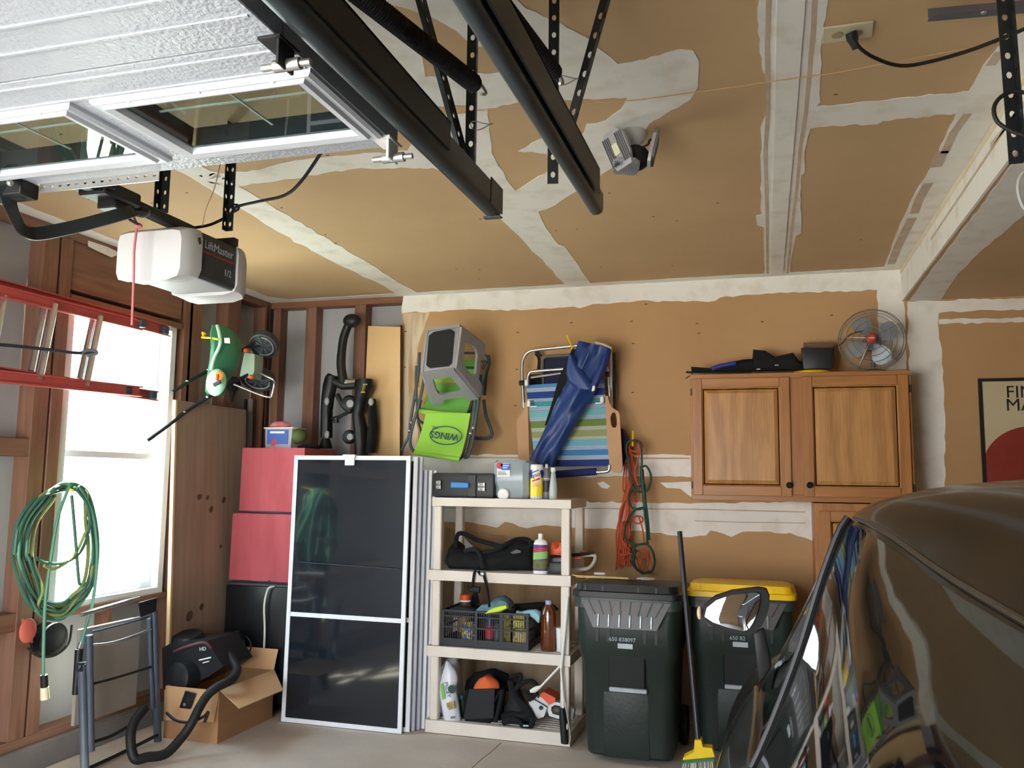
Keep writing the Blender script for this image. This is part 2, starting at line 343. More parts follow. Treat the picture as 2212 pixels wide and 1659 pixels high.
# ---------------- back wall: drywall right of the open studs
XD = Y(871, 700, YB).x
bw = struct(out(G().box(XD, YB, 0, XR+.1, YB+.012, ZC), 'wall_back', PAPERDIM))
vb = (0, -.002, 0)
mud(yb, [(905, 676), (1000, 669), (1066, 671), (1155, 668), (1238, 662), (1252, 666), (1280, 657), (1377, 650), (1449, 651), (1545, 650), (1555, 643), (1600, 638), (1700, 633), (1840, 629), (1895, 627), (1897, 700), (1905, 780), (1915, 1000), (1960, 1000), (1956, 700), (1950, 575), (1500, 600), (872, 636), (868, 679)], bw, vec=vb)
mud(yb, [(868, 677), (930, 673), (905, 740), (897, 830), (905, 985), (862, 985), (866, 800)], bw, m=MUDT, vec=vb, name='thin_compound')
mud(yb, [(862, 985), (960, 984), (1100, 982), (1402, 982), (1500, 984), (1500, 1030), (1388, 1029), (1250, 1030), (1000, 1032), (860, 1032)], bw, vec=vb)
mud(yb, [(862, 1088), (1100, 1088), (1250, 1084), (1393, 1086), (1490, 1088), (1900, 1080), (1900, 1150), (1752, 1167), (1707, 1151), (1603, 1149), (1580, 1160), (1535, 1146), (1525, 1157), (1476, 1160), (1427, 1151), (1330, 1143), (1221, 1141), (1178, 1134), (1139, 1141), (1091, 1127), (1074, 1140), (1004, 1127), (862, 1125)], bw, vec=vb)
for c in ([(1290, 1044), (1303, 1040), (1318, 1050), (1312, 1056), (1300, 1054)], [(1425, 1042), (1500, 1040), (1500, 1078), (1470, 1056), (1440, 1054)]):
    mud(yb, c, bw, vec=vb, amp=1.2, m=MUD if c[0][1] < 1100 else MUDT)
mud(yb, [(940, 1135), (1240, 1180), (1240, 1420), (940, 1420)], bw, vec=(0, -.0012, 0), m=mat('stained_paper', (178, 150, 116), .8, col2=(150, 118, 82), ns=5, stretch=(3, 3, .6)), name='stained_patch')
mud(yb, [(940, 1420), (1500, 1440), (1500, 1560), (940, 1560)], bw, vec=(0, -.0012, 0), m=mat('stained_paper2', (190, 172, 146), .8, col2=(165, 140, 108), ns=5, stretch=(3, 3, .6)), name='stained_patch')
mud(yb, [(1960, 652), (2300, 640), (2300, 668), (2100, 672), (2028, 676), (2026, 700), (2035, 760), (2042, 900), (2040, 1100), (1975, 1100), (1965, 850)], bw, vec=vb)
mud(yb, [(2028, 690), (2300, 684), (2300, 694), (2028, 700)], bw, vec=vb)
for c, w in (([(1000, 988), (1200, 990), (1490, 990)], .012), ([(960, 1097), (1250, 1098), (1500, 1100), (1740, 1106)], .008), ([(1500, 1125), (1600, 1128), (1740, 1130)], .006)):
    P = [yb(*p)+V((0, -.0024, 0)) for p in c]; gg = G()
    for a, b in zip(P, P[1:]): gg.bar(a, b, .0012, w)
    out(gg, 'streak', STAIN, bw, sm=0)
gg = G()
for a, b in ((877, 716), (875, 793), (867, 899), (1119, 718), (1117, 798), (1114, 876), (1365, 694), (1368, 742), (1367, 848), (1506, 699), (1647, 695), (1797, 681), (1235, 697), (1396, 657), (1510, 720)):
    p = yb(a, b); gg.box(p.x-.009, YB-.0045, p.z-.003, p.x+.007, YB, p.z+.003)
o = out(gg, 'screw_heads', mat('screw', (90, 66, 46), .7), bw); o['kind'] = 'stuff'
# soffit underside compound
mud(zs, [(2033, 558), (2204, 330), (2300, 200), (2420, 300), (2204, 471), (2148, 516), (2100, 560), (2060, 605), (2030, 650), (1962, 652)], sof)
# ---------------- stud walls at the corner (each piece of timber a part)
def timber(parent, x0, y0, z0, x1, y1, z1, m=STUD, name='stud'): return out(G().box(x0, y0, z0, x1, y1, z1, .003), name, m, parent)
wl_ = struct(out(G().box(XL-.13, YF, 0, XL-.1, 3.68, ZC).box(XL-.13, 4.56, 0, XL-.1, YB+.13, ZC).box(XL-.13, 3.68, 0, XL-.1, 4.56, .8).box(XL-.13, 3.68, 2.44, XL-.1, 4.56, ZC), 'wall_left', SHEATH))
bs = struct(out(G().box(XL-.1, YB+.1, 0, XR+.1, YB+.13, ZC), 'wall_back_sheathing', SHEATH))
yw = lambda x, y: X(x, y, XL).y
for a, b, yy in ((95, 128, 560), (133, 158, 560), (388, 405, 900), (412, 440, 660), (492, 520, 690), (-140, -70, 700)):
    timber(wl_, XL-.1, yw(a, yy), .18, XL, yw(b, yy), ZC-.04)
timber(wl_, XL-.1, yw(592, 690)-.12, .18, XL, yw(592, 690)-.07, ZC-.04)
timber(wl_, XL-.1, YB-.045, .18, XL, YB, ZC-.04)
timber(wl_, XL-.1, .5, ZC-.05, XL, YB, ZC, STUDH, 'top_plate')
timber(wl_, XL-.1, .5, .13, XL, YB, .18, STUDH, 'sill_plate')
ya, yb2 = yw(160, 560), yw(400, 600)
timber(wl_, XL-.09, ya, 2.50, XL-.01, yb2, ZC-.05, STUDH, 'header')
timber(wl_, XL-.1, ya, 2.44, XL+.0, yb2, 2.475, STUDH, 'header')
timber(wl_, XL-.1, 3.66, .78-.04, XL-.005, yb2, .78-.005, STUDH, 'rough_sill')
timber(wl_, XL-.1, 4.1, .18, XL-.01, 4.14, .735)
for z in (1.50, .65): timber(wl_, XL-.1, 1.8, X(30, 945 if z > 1 else 1325, XL).z-.0, XL-.005, yw(75, 960), X(30, 985 if z > 1 else 1365, XL).z, STUDH, 'blocking')
for a, b, yy in ((590, 606, 700), (660, 683, 700), (765, 790, 700)):
    timber(bs, Y(a, yy, YB).x, YB, .18, Y(b, yy, YB).x, YB+.1, ZC-.05)
timber(bs, XL, YB, .13, XD, YB+.1, .18, wood('plate_wood_x', (140, 94, 66), (112, 72, 50), 0), 'sill_plate')
timber(bs, XL, YB, ZC-.05, XD, YB+.1, ZC, MC['plate_wood_x'], 'top_plate')
struct(out(G().box(XL-.13, .4, 0, XL+.03, YB+.1, .13, .006).box(XL, YB-.03, 0, XD, YB+.1, .13, .006), 'trim_1', CURB))
struct(out(G().box(XR, YF, 0, XR+.1, YB+.1, ZC), 'wall_right', PAPER))  # unseen wall, set further out so the right side goes darker
# front wall: one open bay on the left, the other bay closed
wf = struct(out(G().box(-3.75, YF-.1, 0, -3.05, YF, ZC).box(-3.05, YF-.1, 2.2, -.78, YF, ZC).box(-.78, YF-.1, 0, -.42, YF, ZC).box(-.42, YF-.1, 2.2, 2.0, YF, ZC).box(2.0, YF-.1, 0, XR+.1, YF, ZC), 'wall_front', PAPER))
gg = G()
for k in range(4): gg.box(-.42, YF-.08, .55*k+.004, 2.0, YF-.03, .55*k+.546, .008)
struct(out(gg, 'door_1', DOORM))
# window on the left wall
wy0, wy1, wz0, wz1 = 3.705, 4.535, .80, 2.43
win = root('window_1', 'tall bright white window in the left stud wall', 'window', (XL-.1, (wy0+wy1)/2, wz0)); del win['label'], win['category']; win['kind'] = 'structure'
P_ = lambda y, z, x=XL-.02: V((x, y, z))
o4 = [P_(wy0-.03, wz0-.04), P_(wy1+.03, wz0-.04), P_(wy1+.03, wz1+.02), P_(wy0-.03, wz1+.02)]; i4 = [P_(wy0+.015, wz0+.01), P_(wy1-.015, wz0+.01), P_(wy1-.015, wz1-.015), P_(wy0+.015, wz1-.015)]
out(quad_ring(o4, i4, (-.11, 0, 0)), 'window_frame', FRAMEW, win)
for z0, z1, x in ((wz0+.01, 1.63, XL-.075), (1.6, wz1-.015, XL-.105)):
    o4 = [P_(wy0+.01, z0, x), P_(wy1-.01, z0, x), P_(wy1-.01, z1, x), P_(wy0+.01, z1, x)]; i4 = [P_(wy0+.045, z0+.035, x), P_(wy1-.045, z0+.035, x), P_(wy1-.045, z1-.035, x), P_(wy0+.045, z1-.035, x)]
    sh = out(quad_ring(o4, i4, (-.03, 0, 0)), 'sash', FRAMEW, win)
    out(G().box(x-.018, wy0+.04, z0+.03, x-.014, wy1-.04, z1-.03), 'pane', GLASS, sh)
# ================================================================ OVERHEAD: DOOR, TRACKS, OPENER
DX0, DX1, DZ = -2.97, -.786, 2.25
DYE = 1.704                                   # leading edge of the raised door
door = root('garage_door', 'raised white sectional garage door hanging flat under the ceiling, two windows showing', 'garage door', ((DX0+DX1)/2, DYE-1.94, DZ))
SL = .483
for k in range(4):
    y1 = DYE-SL*k-.002; y0 = y1-SL+.006; g = G()
    if k == 0:                                # section with windows: build as strips round the openings
        wx = [(-1.253, -.824), (-1.815, -1.371), (-2.371, -1.93), (-2.9, -2.48)]; wy = (1.345, 1.598)
        g.box(DX0, y0, DZ, DX1, wy[0], DZ+.045).box(DX0, wy[1], DZ, DX1, y1, DZ+.045)
        ed = [DX0]+[v for w in sorted(wx) for v in w]+[DX1]
        for i in range(0, len(ed), 2): g.box(ed[i], wy[0], DZ, ed[i+1], wy[1], DZ+.045)
    else:
        g.box(DX0, y0, DZ, DX1, y1, DZ+.045, .002)
    sec = out(g, 'door_panel', DOORM, door)
    gg = G()
    ribs = (1.316, 1.248) if k == 0 else tuple(y1-q for q in (.085, .16, .27, .38, .46))
    for yy in ribs: gg.bar((DX0+.01, yy, DZ-.001), (DX1-.01, yy, DZ-.001), .006, .004)
    out(gg, 'pressed_rib', DOORM, sec)
    if k == 0:
        for a, b in wx:
            z = DZ
            def lp(d, zz): return [V((a-d, wy[0]-d*.7, zz)), V((b+d, wy[0]-d*.7, zz)), V((b+d, wy[1]+d, zz)), V((a-d, wy[1]+d, zz))]
            fr = out(G().rings([lp(.035, z), lp(.035, z-.008), lp(.028, z-.014), lp(.016, z-.012), lp(.012, z-.02), lp(-.004, z-.016), lp(-.01, z+.03), lp(.0, z+.03)]), 'window_frame', FRAMEW, door, sm=25) if 0 else None
            g2 = G(); g2.rings([lp(.035, z), lp(.035, z-.008), lp(.028, z-.014), lp(.016, z-.012), lp(.012, z-.02), lp(-.004, z-.016), lp(-.008, z-.002), lp(.0, z-.002)], closed=True)
            fr = out(g2, 'window_frame', mat('door_window_trim', (186, 190, 196), .35), door, sm=25)
            out(G().box(a-.004, wy[0]-.004, z-.006, b+.004, wy[1]+.004, z-.003), 'pane', GLASS, fr)
            out(G().rings([lp(-.001, z-.001), lp(-.001, z+.046), lp(-.006, z+.046), lp(-.006, z-.001)], closed=True), 'edge_mask', mat('edge_mask_black', (30, 31, 34), .6), fr)  # dark ring added to hide the brightly lit panel edge
            g3 = G(); m3 = mat('glazing_bar', (214, 210, 198), .5)
            for q in (.5,): g3.bar((a+(b-a)*q, wy[0]+.01, z+.03), (a+(b-a)*q, wy[1]-.01, z+.03), .005, .003)
            g3.bar((a+.01, (wy[0]+wy[1])/2, z+.033), (b-.01, (wy[0]+wy[1])/2, z+.033), .005, .003)
            out(g3, 'glazing_bar', m3, fr)
            g4 = G()
            for q in (.12, .5, .88):
                for yy in (wy[0]-.012, wy[1]+.02): g4.ell((a+(b-a)*q, yy, z-.013), (.005, .005, .003), n=8, m=4)
            o = out(g4, 'screw_heads', FRAMEW, fr); o['kind'] = 'stuff'
for yy, nm, mm in ((DYE-.03, 'roller_bracket', WHITEP), (1.232, 'hinge', BLACK)):
    x = DX1
    g = G().box(x-.035, yy-.035, DZ-.006, x+.01, yy+.03, DZ, .001).box(x+.0, yy-.03, DZ-.05, x+.006, yy+.02, DZ, .001)
    hb = out(g, nm, mm, door)
    out(G().tube([(x-.045, yy-.0, DZ-.04), (x+.05, yy, DZ-.04)], .0065, 10).tube([(x-.02, yy, DZ-.04), (x+.03, yy, DZ-.04)], .011, 12), 'roller_stem', STEEL, hb)
# perforated reinforcement + arm bracket on the leading edge of the door
def perf(g, p, q, w, up, t=.003, pitch=.05, hole=.009, L2=True, off=.5):
    """perforated steel angle from p to q: holes are cut through the strip"""
    p, q = V(p), V(q); d = (q-p).normalized(); r = d.cross(V(up)).normalized(); u = r.cross(d); Ln = (q-p).length; n = max(1, int(Ln/pitch)); st = Ln/n
    def face(r, u):
        for i in range(n):
            a = p+d*(i*st); c = a+d*st*off+r*(w/2); hw = hole
            sq = [a, a+r*w, a+d*st+r*w, a+d*st]
            oct_ = [c+d*hw*math.cos(t_)*1.15+r*hw*math.sin(t_)*.8 for t_ in [math.radians(-135-90*0+45*k) for k in range(8)]]
            o8 = [a, a+r*w*.5, a+r*w, a+r*w+d*st*.5, a+r*w+d*st, a+d*st+r*w*.5, a+d*st, a+d*st*.5]
            i8 = []
            for o_ in o8:
                v = (o_-c); v = V((v.dot(d)/st, v.dot(r)/w, 0)); v.normalize(); i8.append(c+d*v.x*hw*1.15+r*v.y*hw*.8)
            th = u*t
            R = [[x for x in o8], [x for x in i8], [x+th for x in i8], [x+th for x in o8]]
            g.rings(R, closed=True)
    face(r, u)
    if L2: face(u, -r)
    return g
xa = -1.97
o = out(perf(G(), (-1.80, DYE+.002, DZ+.004), (-1.43, DYE+.002, DZ+.004), .027, (0, -1, 0), pitch=.025, hole=.0045, L2=False), 'perforated_bracket', STEEL, door)
arm_b = out(G().box(-1.93, DYE-.05, DZ-.04, -1.81, DYE+.01, DZ, .004).tube([(-1.92, DYE-.02, DZ-.03), (-1.83, DYE-.02, DZ-.03)], .012, 10), 'arm_bracket', BLACK, door)
# ---- horizontal tracks
def track(x, y1, z, label, y0=-.35, ang_y=None, flip=1, k=1):
    r = root('door_track', label, 'door track', (x, y1, z), 'horizontal door tracks')
    pr = [(0, 0), (.012, -.006), (.02, -.022), (.018, -.04), (.006, -.052), (-.012, -.052), (-.026, -.044), (-.03, -.03), (-.03, .022), (-.027, .022), (-.027, -.029), (-.024, -.041), (-.011, -.049), (.005, -.049), (.015, -.039), (.017, -.022), (.01, -.008), (0, -.003)]
    R = [[V((x+a*flip*k, y, z+b*k)) for a, b in pr] for y in (y0, y1)]
    out(G().rings(R), 'track_channel', TRACKM, r, sm=50)
    if ang_y: out(G().box(x-.031*flip, y0, z-.02, x-.036*flip, ang_y, z+.05).box(x-.036*flip, y0, z+.045, x+.02*flip, ang_y, z+.05), 'stiffener_angle', DARKM, r)
    return r
TX1, TX2 = -.735, -.45
t1 = track(TX1, 2.24, 2.292, 'dark steel door track beside the raised white door, nearer the door', ang_y=1.81, flip=-1)
out(G().box(TX1+.028, 2.14, 2.25, TX1+.032, 2.245, 2.325, .001).box(TX1-.02, 2.225, 2.238, TX1+.032, 2.245, 2.243, .001), 'end_plate', TRACKM, t1)
t2 = track(TX2, 2.315, 2.292, 'dark steel door track hanging right of the other one, rounded edge towards us', ang_y=2.2, flip=-1, k=.8)
# ---- hangers
def hanger(p, q, w, label, up, m=DARKM, L2=True, hole=.008, pitch=.048, grp='perforated steel hangers at the track ends'):
    g = perf(G(), p, q, w, up, pitch=pitch, hole=hole, L2=L2)
    return tag(out(g, 'perforated_hanger', m), label, 'hanger', grp)
ha = Y(1027, 408, 2.07); hanger(ha, V((ha.x, 2.07, ZC)), .030, 'upright perforated steel hanger at the end of the left track', (-1, -.2, 0))
hanger(Y(1024, 385, 2.09), Z(890, -110, ZC), .030, 'slanting perforated steel hanger left of the upright one on the left track', (-1, .2, 0))
hc = Y(1206, 396, 2.12); hanger(hc, V((hc.x, 2.12, ZC)), .029, 'upright perforated steel hanger with an orange sticker on the right track', (-1, -.2, 0))
hanger(Y(1222, 345, 2.14), Z(1338, -70, ZC), .027, 'slanting perforated steel hanger leaning right from the right track', (-1, 0, 0))
tag(out(G().hexa([Y(a, b, c) for c in (2.11, 2.113) for a, b in ((1203, 345), (1224, 345), (1224, 245), (1203, 225))]), 'hanger_sticker', mat('sticker', (150, 142, 138), .7, col2=(196, 84, 56), ns=14, sharp=(.55, .6))), 'faded sticker on the upright hanger of the right track', 'sticker')
# right-hand hanger and rail piece of the other opener
hanger((.600, 2.2, 2.26), (.590, 2.2, ZC-.02), .03, 'perforated steel strap hanging at the right edge beside the ceiling outlet', (-1, 0, .0), grp=None)
rr = tag(out(G().bar(Z(2008, 38, 2.74), Z(2008, 38, 2.74)+(Z(2235, 18, 2.74)-Z(2008, 38, 2.74))*1.6, .035, .004).bar(Z(2008, 38, 2.74)+V((0, .016, .016)), Z(2008, 38, 2.74)+V((0, .016, .016))+(Z(2235, 18, 2.74)-Z(2008, 38, 2.74))*1.6, .004, .035), 'steel_angle', mat('grey_angle', (104, 104, 110), .5, metal=.3)), 'grey steel angle under the ceiling at the top right corner', 'bracket')
out(G().ell(Z(2125, 27, 2.737), (.008, .008, .004), n=8, m=4), 'bolt', STEEL, None)
bpy.data.objects['bolt'].parent = rr; bpy.data.objects['bolt'].location = bpy.data.objects['bolt'].location-rr.location
# ---- extension springs
def spring(p, q, r, label, wire=.0042, turns=62):
    p, q = V(p), V(q); d = (q-p).normalized(); u = d.orthogonal().normalized(); w = d.cross(u); N = turns*9; pts = []
    for i in range(N+1):
        t = 2*math.pi*i/9; rad = r*min(1, .35+min(i, N-i)/18); pts.append(p+(q-p)*(i/N)+(u*math.cos(t)+w*math.sin(t))*rad)
    s = tag(out(G().tube(pts, wire, 5), 'extension_spring', mat('spring_steel', (40, 36, 36), .5, metal=.5)), label, 'spring', 'extension springs above the tracks')
    hk = out(G().tube(spl([q, q+d*.02+V((0, 0, .012)), q+d*.045, q+d*.02-V((0, 0, .012))], 5), .004, 6), 'spring_hook', STEEL, s)
    return s
spring(Z(650, -110, 2.47), Z(1030, 186, 2.47), .020, 'black extension spring running to the left track hanger', turns=75)
spring(Z(1000, -100, 2.5), Z(1203, 163, 2.5), .0175, 'black extension spring with open coils beside the right track hanger', turns=46)
# loops of wire round the hangers
for p, nm in ((Y(1040, 270, 2.05), 'left'), (Y(1226, 172, 2.10), 'right')):
    c = V(p); tag(out(G().tube([c+V((math.cos(t)*.03, math.sin(t)*.02, math.sin(t*2)*.006)) for t in [2*math.pi*k/16 for k in range(16)]], .0014, 5, closed=True), 'safety_wire', STEEL), 'thin wire loop round the %s upright hanger' % nm, 'wire', 'wire loops on the hangers')
# ---- opener
oy0, oy1, oy2, oy3 = 2.36, 2.45, 2.66, 2.74; ox0, ox1 = -2.14, -1.865
opn = root('door_opener', 'dark garage door opener with white light covers hanging from two straps', 'door opener', ((ox0+ox1)/2, 2.55, 2.17))
OPM = mat('opener_case', (52, 56, 58), .5); OPW = mat('light_cover', (196, 197, 198), .4, spec=.4)
out(G().box(ox0+.01, oy1, 2.185, ox1, oy2, 2.345, .01), 'motor_case', OPM, opn)
def lens(y0, y1, bulge, nm):
    R = []
    sec = [(-.5, .30), (-.47, .46), (-.35, .5), (.35, .5), (.47, .46), (.5, .30), (.5, -.30), (.46, -.44), (.3, -.5), (-.3, -.5), (-.46, -.44), (-.5, -.30)]
    cx, cz, w, h = (ox0+ox1)/2-.002, 2.26, ox1-ox0+.02, .185
    for t, s_, dz in ((0, 1, 0), (.35, 1.0, 0), (.7, .97, -.004), (1, .88, -.012)):
        R.append([V((cx+a*w*s_, y1+(y0-y1)*t, cz+dz+b*h*(s_ if b > 0 else 1.0)-(.018 if b > .2 and -.3 < a < .2 and t > .3 else 0))) for a, b in sec])
    o = out(G().rings(R), nm, OPW, opn, sm=50)
    return o
ls = lens(oy0, oy1, .03, 'light_cover'); lens(oy3, oy2, .03, 'light_cover')
gg = G()
for k in range(7): gg.box(ox0+.035+k*.022, oy0+.002, 2.171, ox0+.047+k*.022, oy0+.012, 2.178)
out(gg, 'vent_slots', mat('vent_grey', (150, 152, 156), .6), ls)
out(G().prism([V((ox1+.009, oy0+.060, 2.312)), V((ox1+.009, oy0+.072, 2.318)), V((ox1+.009, oy0+.078, 2.296)), V((ox1+.009, oy0+.070, 2.292))], (.002, 0, 0)), 'vent_hole', BLACK, ls)
out(G().box(ox0+.03, oy1+.004, 2.178, ox1-.01, oy2-.004, 2.187, .003), 'bottom_plate', mat('opener_grey', (150, 152, 158), .4), opn)
mt = plane_m((ox1+.0006, (oy1+oy2)/2-.002, 2.305), (0, 1, 0), (0, 0, 1))
out(G().text('LiftMaster', .041, mt), 'lettering', mat('print_grey', (170, 176, 180), .5), opn, sm=0)
out(G().text('1/2', .034, plane_m((ox1+.0006, oy2-.05, 2.232), (0, 1, 0), (0, 0, 1))), 'lettering', MC['print_grey'], opn, sm=0)
out(G().box(ox1, oy1+.012, 2.274, ox1+.001, oy2-.012, 2.281), 'red_stripe', mat('print_red', (150, 40, 44), .5), opn)
out(G().box(-2.0, oy1+.02, 2.345, -1.93, oy2-.01, 2.36, .002).box(-2.1, oy2-.03, 2.345, -1.86, oy2, 2.375, .002), 'top_bracket', BLACK, opn)
rail = out(G().bar((-1.965, -.35, 2.395), (-1.965, 2.52, 2.375), .038, .032, bev=.004).bar((-1.965, 1.5, 2.385), (-1.965, 2.5, 2.365), .052, .012), 'drive_rail', BLACK, opn)
trl = out(G().box(-2.02, 2.05, 2.355, -1.915, 2.21, 2.40, .006).box(-2.0, 2.11, 2.33, -1.93, 2.2, 2.36, .004).box(-2.03, 2.04, 2.37, -1.90, 2.08, 2.385, .003).ell((-1.95, 2.25, 2.36), (.03, .03, .02), n=8, m=5).ell((-1.99, 2.0, 2.38), (.028, .02, .02), n=8, m=5), 'trolley', BLACK, opn)
out(G().box(-2.10, 1.9, 2.37, -2.05, 2.02, 2.39, .002), 'rail_end_plate', WHITEP, opn)
# curved door arm: from door bracket down and back to the trolley
pa = [Z(12, 400, 2.235), Z(22, 440, 2.20), Z(38, 480, 2.175), Z(55, 500, 2.165), Z(85, 505, 2.175), Z(170, 488, 2.225), Z(265, 462, 2.29), Z(290, 455, 2.32)]
gg = G(); R = []
pp = spl(pa, 5)
for i, p in enumerate(pp):
    d = (pp[min(i+1, len(pp)-1)]-pp[max(i-1, 0)]).normalized(); n_ = V((.75, -.55, .1)).normalized(); u = d.cross(n_).normalized(); a = u*.019; b = n_*.004
    R.append([p-a-b, p+a-b, p+a+b, p-a+b])
armo = out(gg.rings(R), 'door_arm', mat('arm_steel', (54, 60, 64), .45, metal=.5), opn)
for p in (Z(8, 408, 2.23), Z(22, 395, 2.23), Z(31, 418, 2.225)): out(G().ell(p, (.009, .009, .009), n=8, m=5), 'bolt', STEEL, armo)
hanger(X(346, 462, -2.11)+V((0, .0, -.0)), V((-2.11, X(346, 462, -2.11).y, ZC)), .035, 'wide perforated strap holding the opener rail, left of the other strap', (0, -1, 0), grp='opener straps')
p0 = Y(490, 500, 2.64); hanger(p0, V((p0.x, 2.64, ZC)), .026, 'narrow perforated strap holding the opener motor, beside the black cord', (0, -1, 0), grp='opener straps')
tag(out(G().tube(spl([Y(418, 492, 2.6), Y(455, 485, 2.62), Y(495, 465, 2.64), Y(512, 447, 2.64), Y(560, 435, 2.55), Y(615, 422, 2.4), Y(650, 392, 2.3), Y(690, 335, 2.25), Y(705, 310, 2.2)], 6), .0055, 7).tube(spl([Y(495, 462, 2.63), Y(484, 455, 2.63), Y(488, 445, 2.63), Y(512, 442, 2.63), Y(515, 452, 2.63), Y(500, 460, 2.63)], 4, True), .004, 6), 'opener_cable', RUBBER), 'black power cord rising from the opener towards the raised door', 'cord')
tag(out(G().tube(spl([Y(437, 488, 2.5), Y(445, 450, 2.5), Y(462, 410, 2.5), Y(474, 362, 2.5), Y(480, 330, 2.5)], 5), .002, 5), 'thin_wire', mat('pale_wire', (196, 172, 146), .7)), 'thin pale wire rising from the opener cover', 'wire')
rc = root('release_cord', 'red emergency release cord hanging in front of the opener', 'cord', tuple(Y(285, 702, 2.3)))
out(G().tube(spl([Y(285, 462, 2.3), Y(295, 488, 2.3), Y(290, 540, 2.3), Y(289, 600, 2.3), Y(285, 702, 2.3)], 5), .0042, 7), 'cord', mat('red_cord', (196, 110, 120), .7), rc)
out(G().ell(Y(299, 488, 2.3), (.014, .012, .01), n=10, m=6), 'knot', MC['red_cord'], rc)
out(G().tube(spl([Y(274, 455, 2.28), Y(278, 472, 2.28), Y(298, 484, 2.28)], 5), .005, 6), 'release_lever', BLACK, rc)
# twine strung under the ceiling
tag(out(G().tube([Z(700, 247, 2.79), Z(1010, 240, 2.78), Z(1380, 216, 2.775), Z(1800, 158, 2.78), Z(2155, 92, 2.8)], .0022, 5), 'twine', mat('twine', (206, 168, 118), .8)), 'thin tan twine strung across under the ceiling', 'twine')
# ---- ceiling outlet and plug
pl = [Z(1778, 57, ZC), Z(1888, 43, ZC), Z(1884, 76, ZC), Z(1776, 91, ZC)]
oc = pl[0]; ox = (pl[1]-pl[0]).normalized(); oyv = (pl[3]-pl[0]).normalized()
ow, oh = (pl[1]-pl[0]).length, (pl[3]-pl[0]).length
ot = root('ceiling_outlet', 'cream double outlet plate on the ceiling with a black plug in it', 'outlet', tuple(oc))
IV = mat('ivory_plastic', (206, 196, 160), .5)
out(G().hexa([oc, pl[1], pl[2], pl[3], oc+V((0, 0, -.007)), pl[1]+V((0, 0, -.007)), pl[2]+V((0, 0, -.007)), pl[3]+V((0, 0, -.007))], .002), 'cover_plate', IV, ot)
for q in (.3, .68): out(G().lathe([(.017, 0), (.017, .003), (.014, .0035)], oc+ox*ow*q+oyv*oh*.5+V((0, 0, -.007)), (0, 0, -1), 16), 'socket', mat('ivory_socket', (170, 152, 122), .5), ot)
pc = root('outlet_cord', 'black cord plugged into the ceiling outlet, sagging to the right', 'cord', tuple(Z(1850, 70, 2.78)))
out(G().lathe([(.016, 0), (.017, .018), (.011, .035), (.008, .05)], Z(1838, 70, 2.808), (.25, .35, -.9), 12), 'plug_body', RUBBER, pc)
out(G().tube(spl([Z(1843, 78, 2.77), Z(1856, 102, 2.75), Z(1890, 125, 2.74), Z(1945, 142, 2.73), Z(2010, 133, 2.73), Z(2100, 107, 2.74), Z(2200, 68, 2.75), Z(2290, 30, 2.76)], 6), .0055, 8), 'cord', RUBBER, pc)
tag(out(G().tube(spl([Y(2212, 200, 2.15), Y(2185, 198, 2.15), Y(2158, 213, 2.15), Y(2147, 236, 2.15), Y(2156, 264, 2.15), Y(2190, 285, 2.15), Y(2225, 296, 2.15)], 6).copy(), .005, 7), 'black_loop', RUBBER), 'black cord loop beside the strap at the right edge', 'cord')
tag(out(G().tube(spl([Y(2212, 372, 2.15), Y(2202, 386, 2.15), Y(2199, 410, 2.15), Y(2207, 440, 2.15), Y(2222, 460, 2.15)], 6), .004, 7), 'white_loop', mat('grey_wire', (170, 170, 164), .6)), 'grey wire loop at the right edge below the strap', 'wire')
# ---- ceiling LED light: canopy and three finned panels
lc = Z(1368, 284, ZC)
li = root('ceiling_light', 'white three panel utility light with metal fins under the ceiling', 'light', tuple(lc))
out(G().lathe([(.05, 0), (.052, .02), (.04, .04), (.02, .06)], lc, (0, 0, -1), 24), 'canopy', mat('light_white', (190, 188, 182), .5), li)
out(G().ell(lc+V((.01, -.01, -.11)), (.055, .045, .05), jit=.03).tube([lc+V((0, 0, -.05)), lc+V((0, 0, -.1))], .018, 10), 'motor_core', BLACK, li)
FIN = mat('cast_aluminium', (196, 196, 200), .4, metal=.5); LED = mat('led_panel', (226, 228, 196), .5)
def led_panel(c, nrm, up, w, h, led=True):
    c, nrm, up = V(c), V(nrm).normalized(), V(up).normalized(); r = up.cross(nrm).normalized(); up = nrm.cross(r)
    pts = [(-.36, -.5), (.36, -.5), (.5, -.2), (.5, .3), (.3, .5), (-.3, .5), (-.5, .3), (-.5, -.2)]
    pn = out(G().prism([c+r*a*w+up*b*h for a, b in pts], -nrm*.012), 'light_panel', FIN, li)
    g = G()
    for k in range(-5, 6):
        if abs(k) < 2 and led: continue
        g.bar(c+r*(k*w/11.5)+nrm*.004-up*h*.38, c+r*(k*w/11.5)+nrm*.004+up*h*.38, .002, .009, up=nrm)
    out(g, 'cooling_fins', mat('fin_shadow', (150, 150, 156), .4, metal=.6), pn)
    if led: out(G().hexa([c+r*a*.014+up*b*.022+nrm*q for q in (.001, .009) for a, b in ((-1, -1), (1, -1), (1, 1), (-1, 1))], .001), 'led_chip', LED, pn)
cc = Y(1333, 322, 3.02)
led_panel(cc, (-.45, -.85, -.3), (-.22, .1, .95), .10, .145)
c2 = Y(1413, 322, 3.08); led_panel(c2, (.95, .12, -.22), (.35, .1, .85), .11, .13, False)
c3 = Y(1352, 362, 3.06); led_panel(c3, (0, -.3, -.9), (.2, -.9, .1), .10, .09, False)
out(G().tube(spl([Y(1388, 318, 3.05), Y(1400, 312, 3.05), Y(1404, 302, 3.05), Y(1412, 304, 3.05)], 5), .004, 6), 'wire', RUBBER, li)
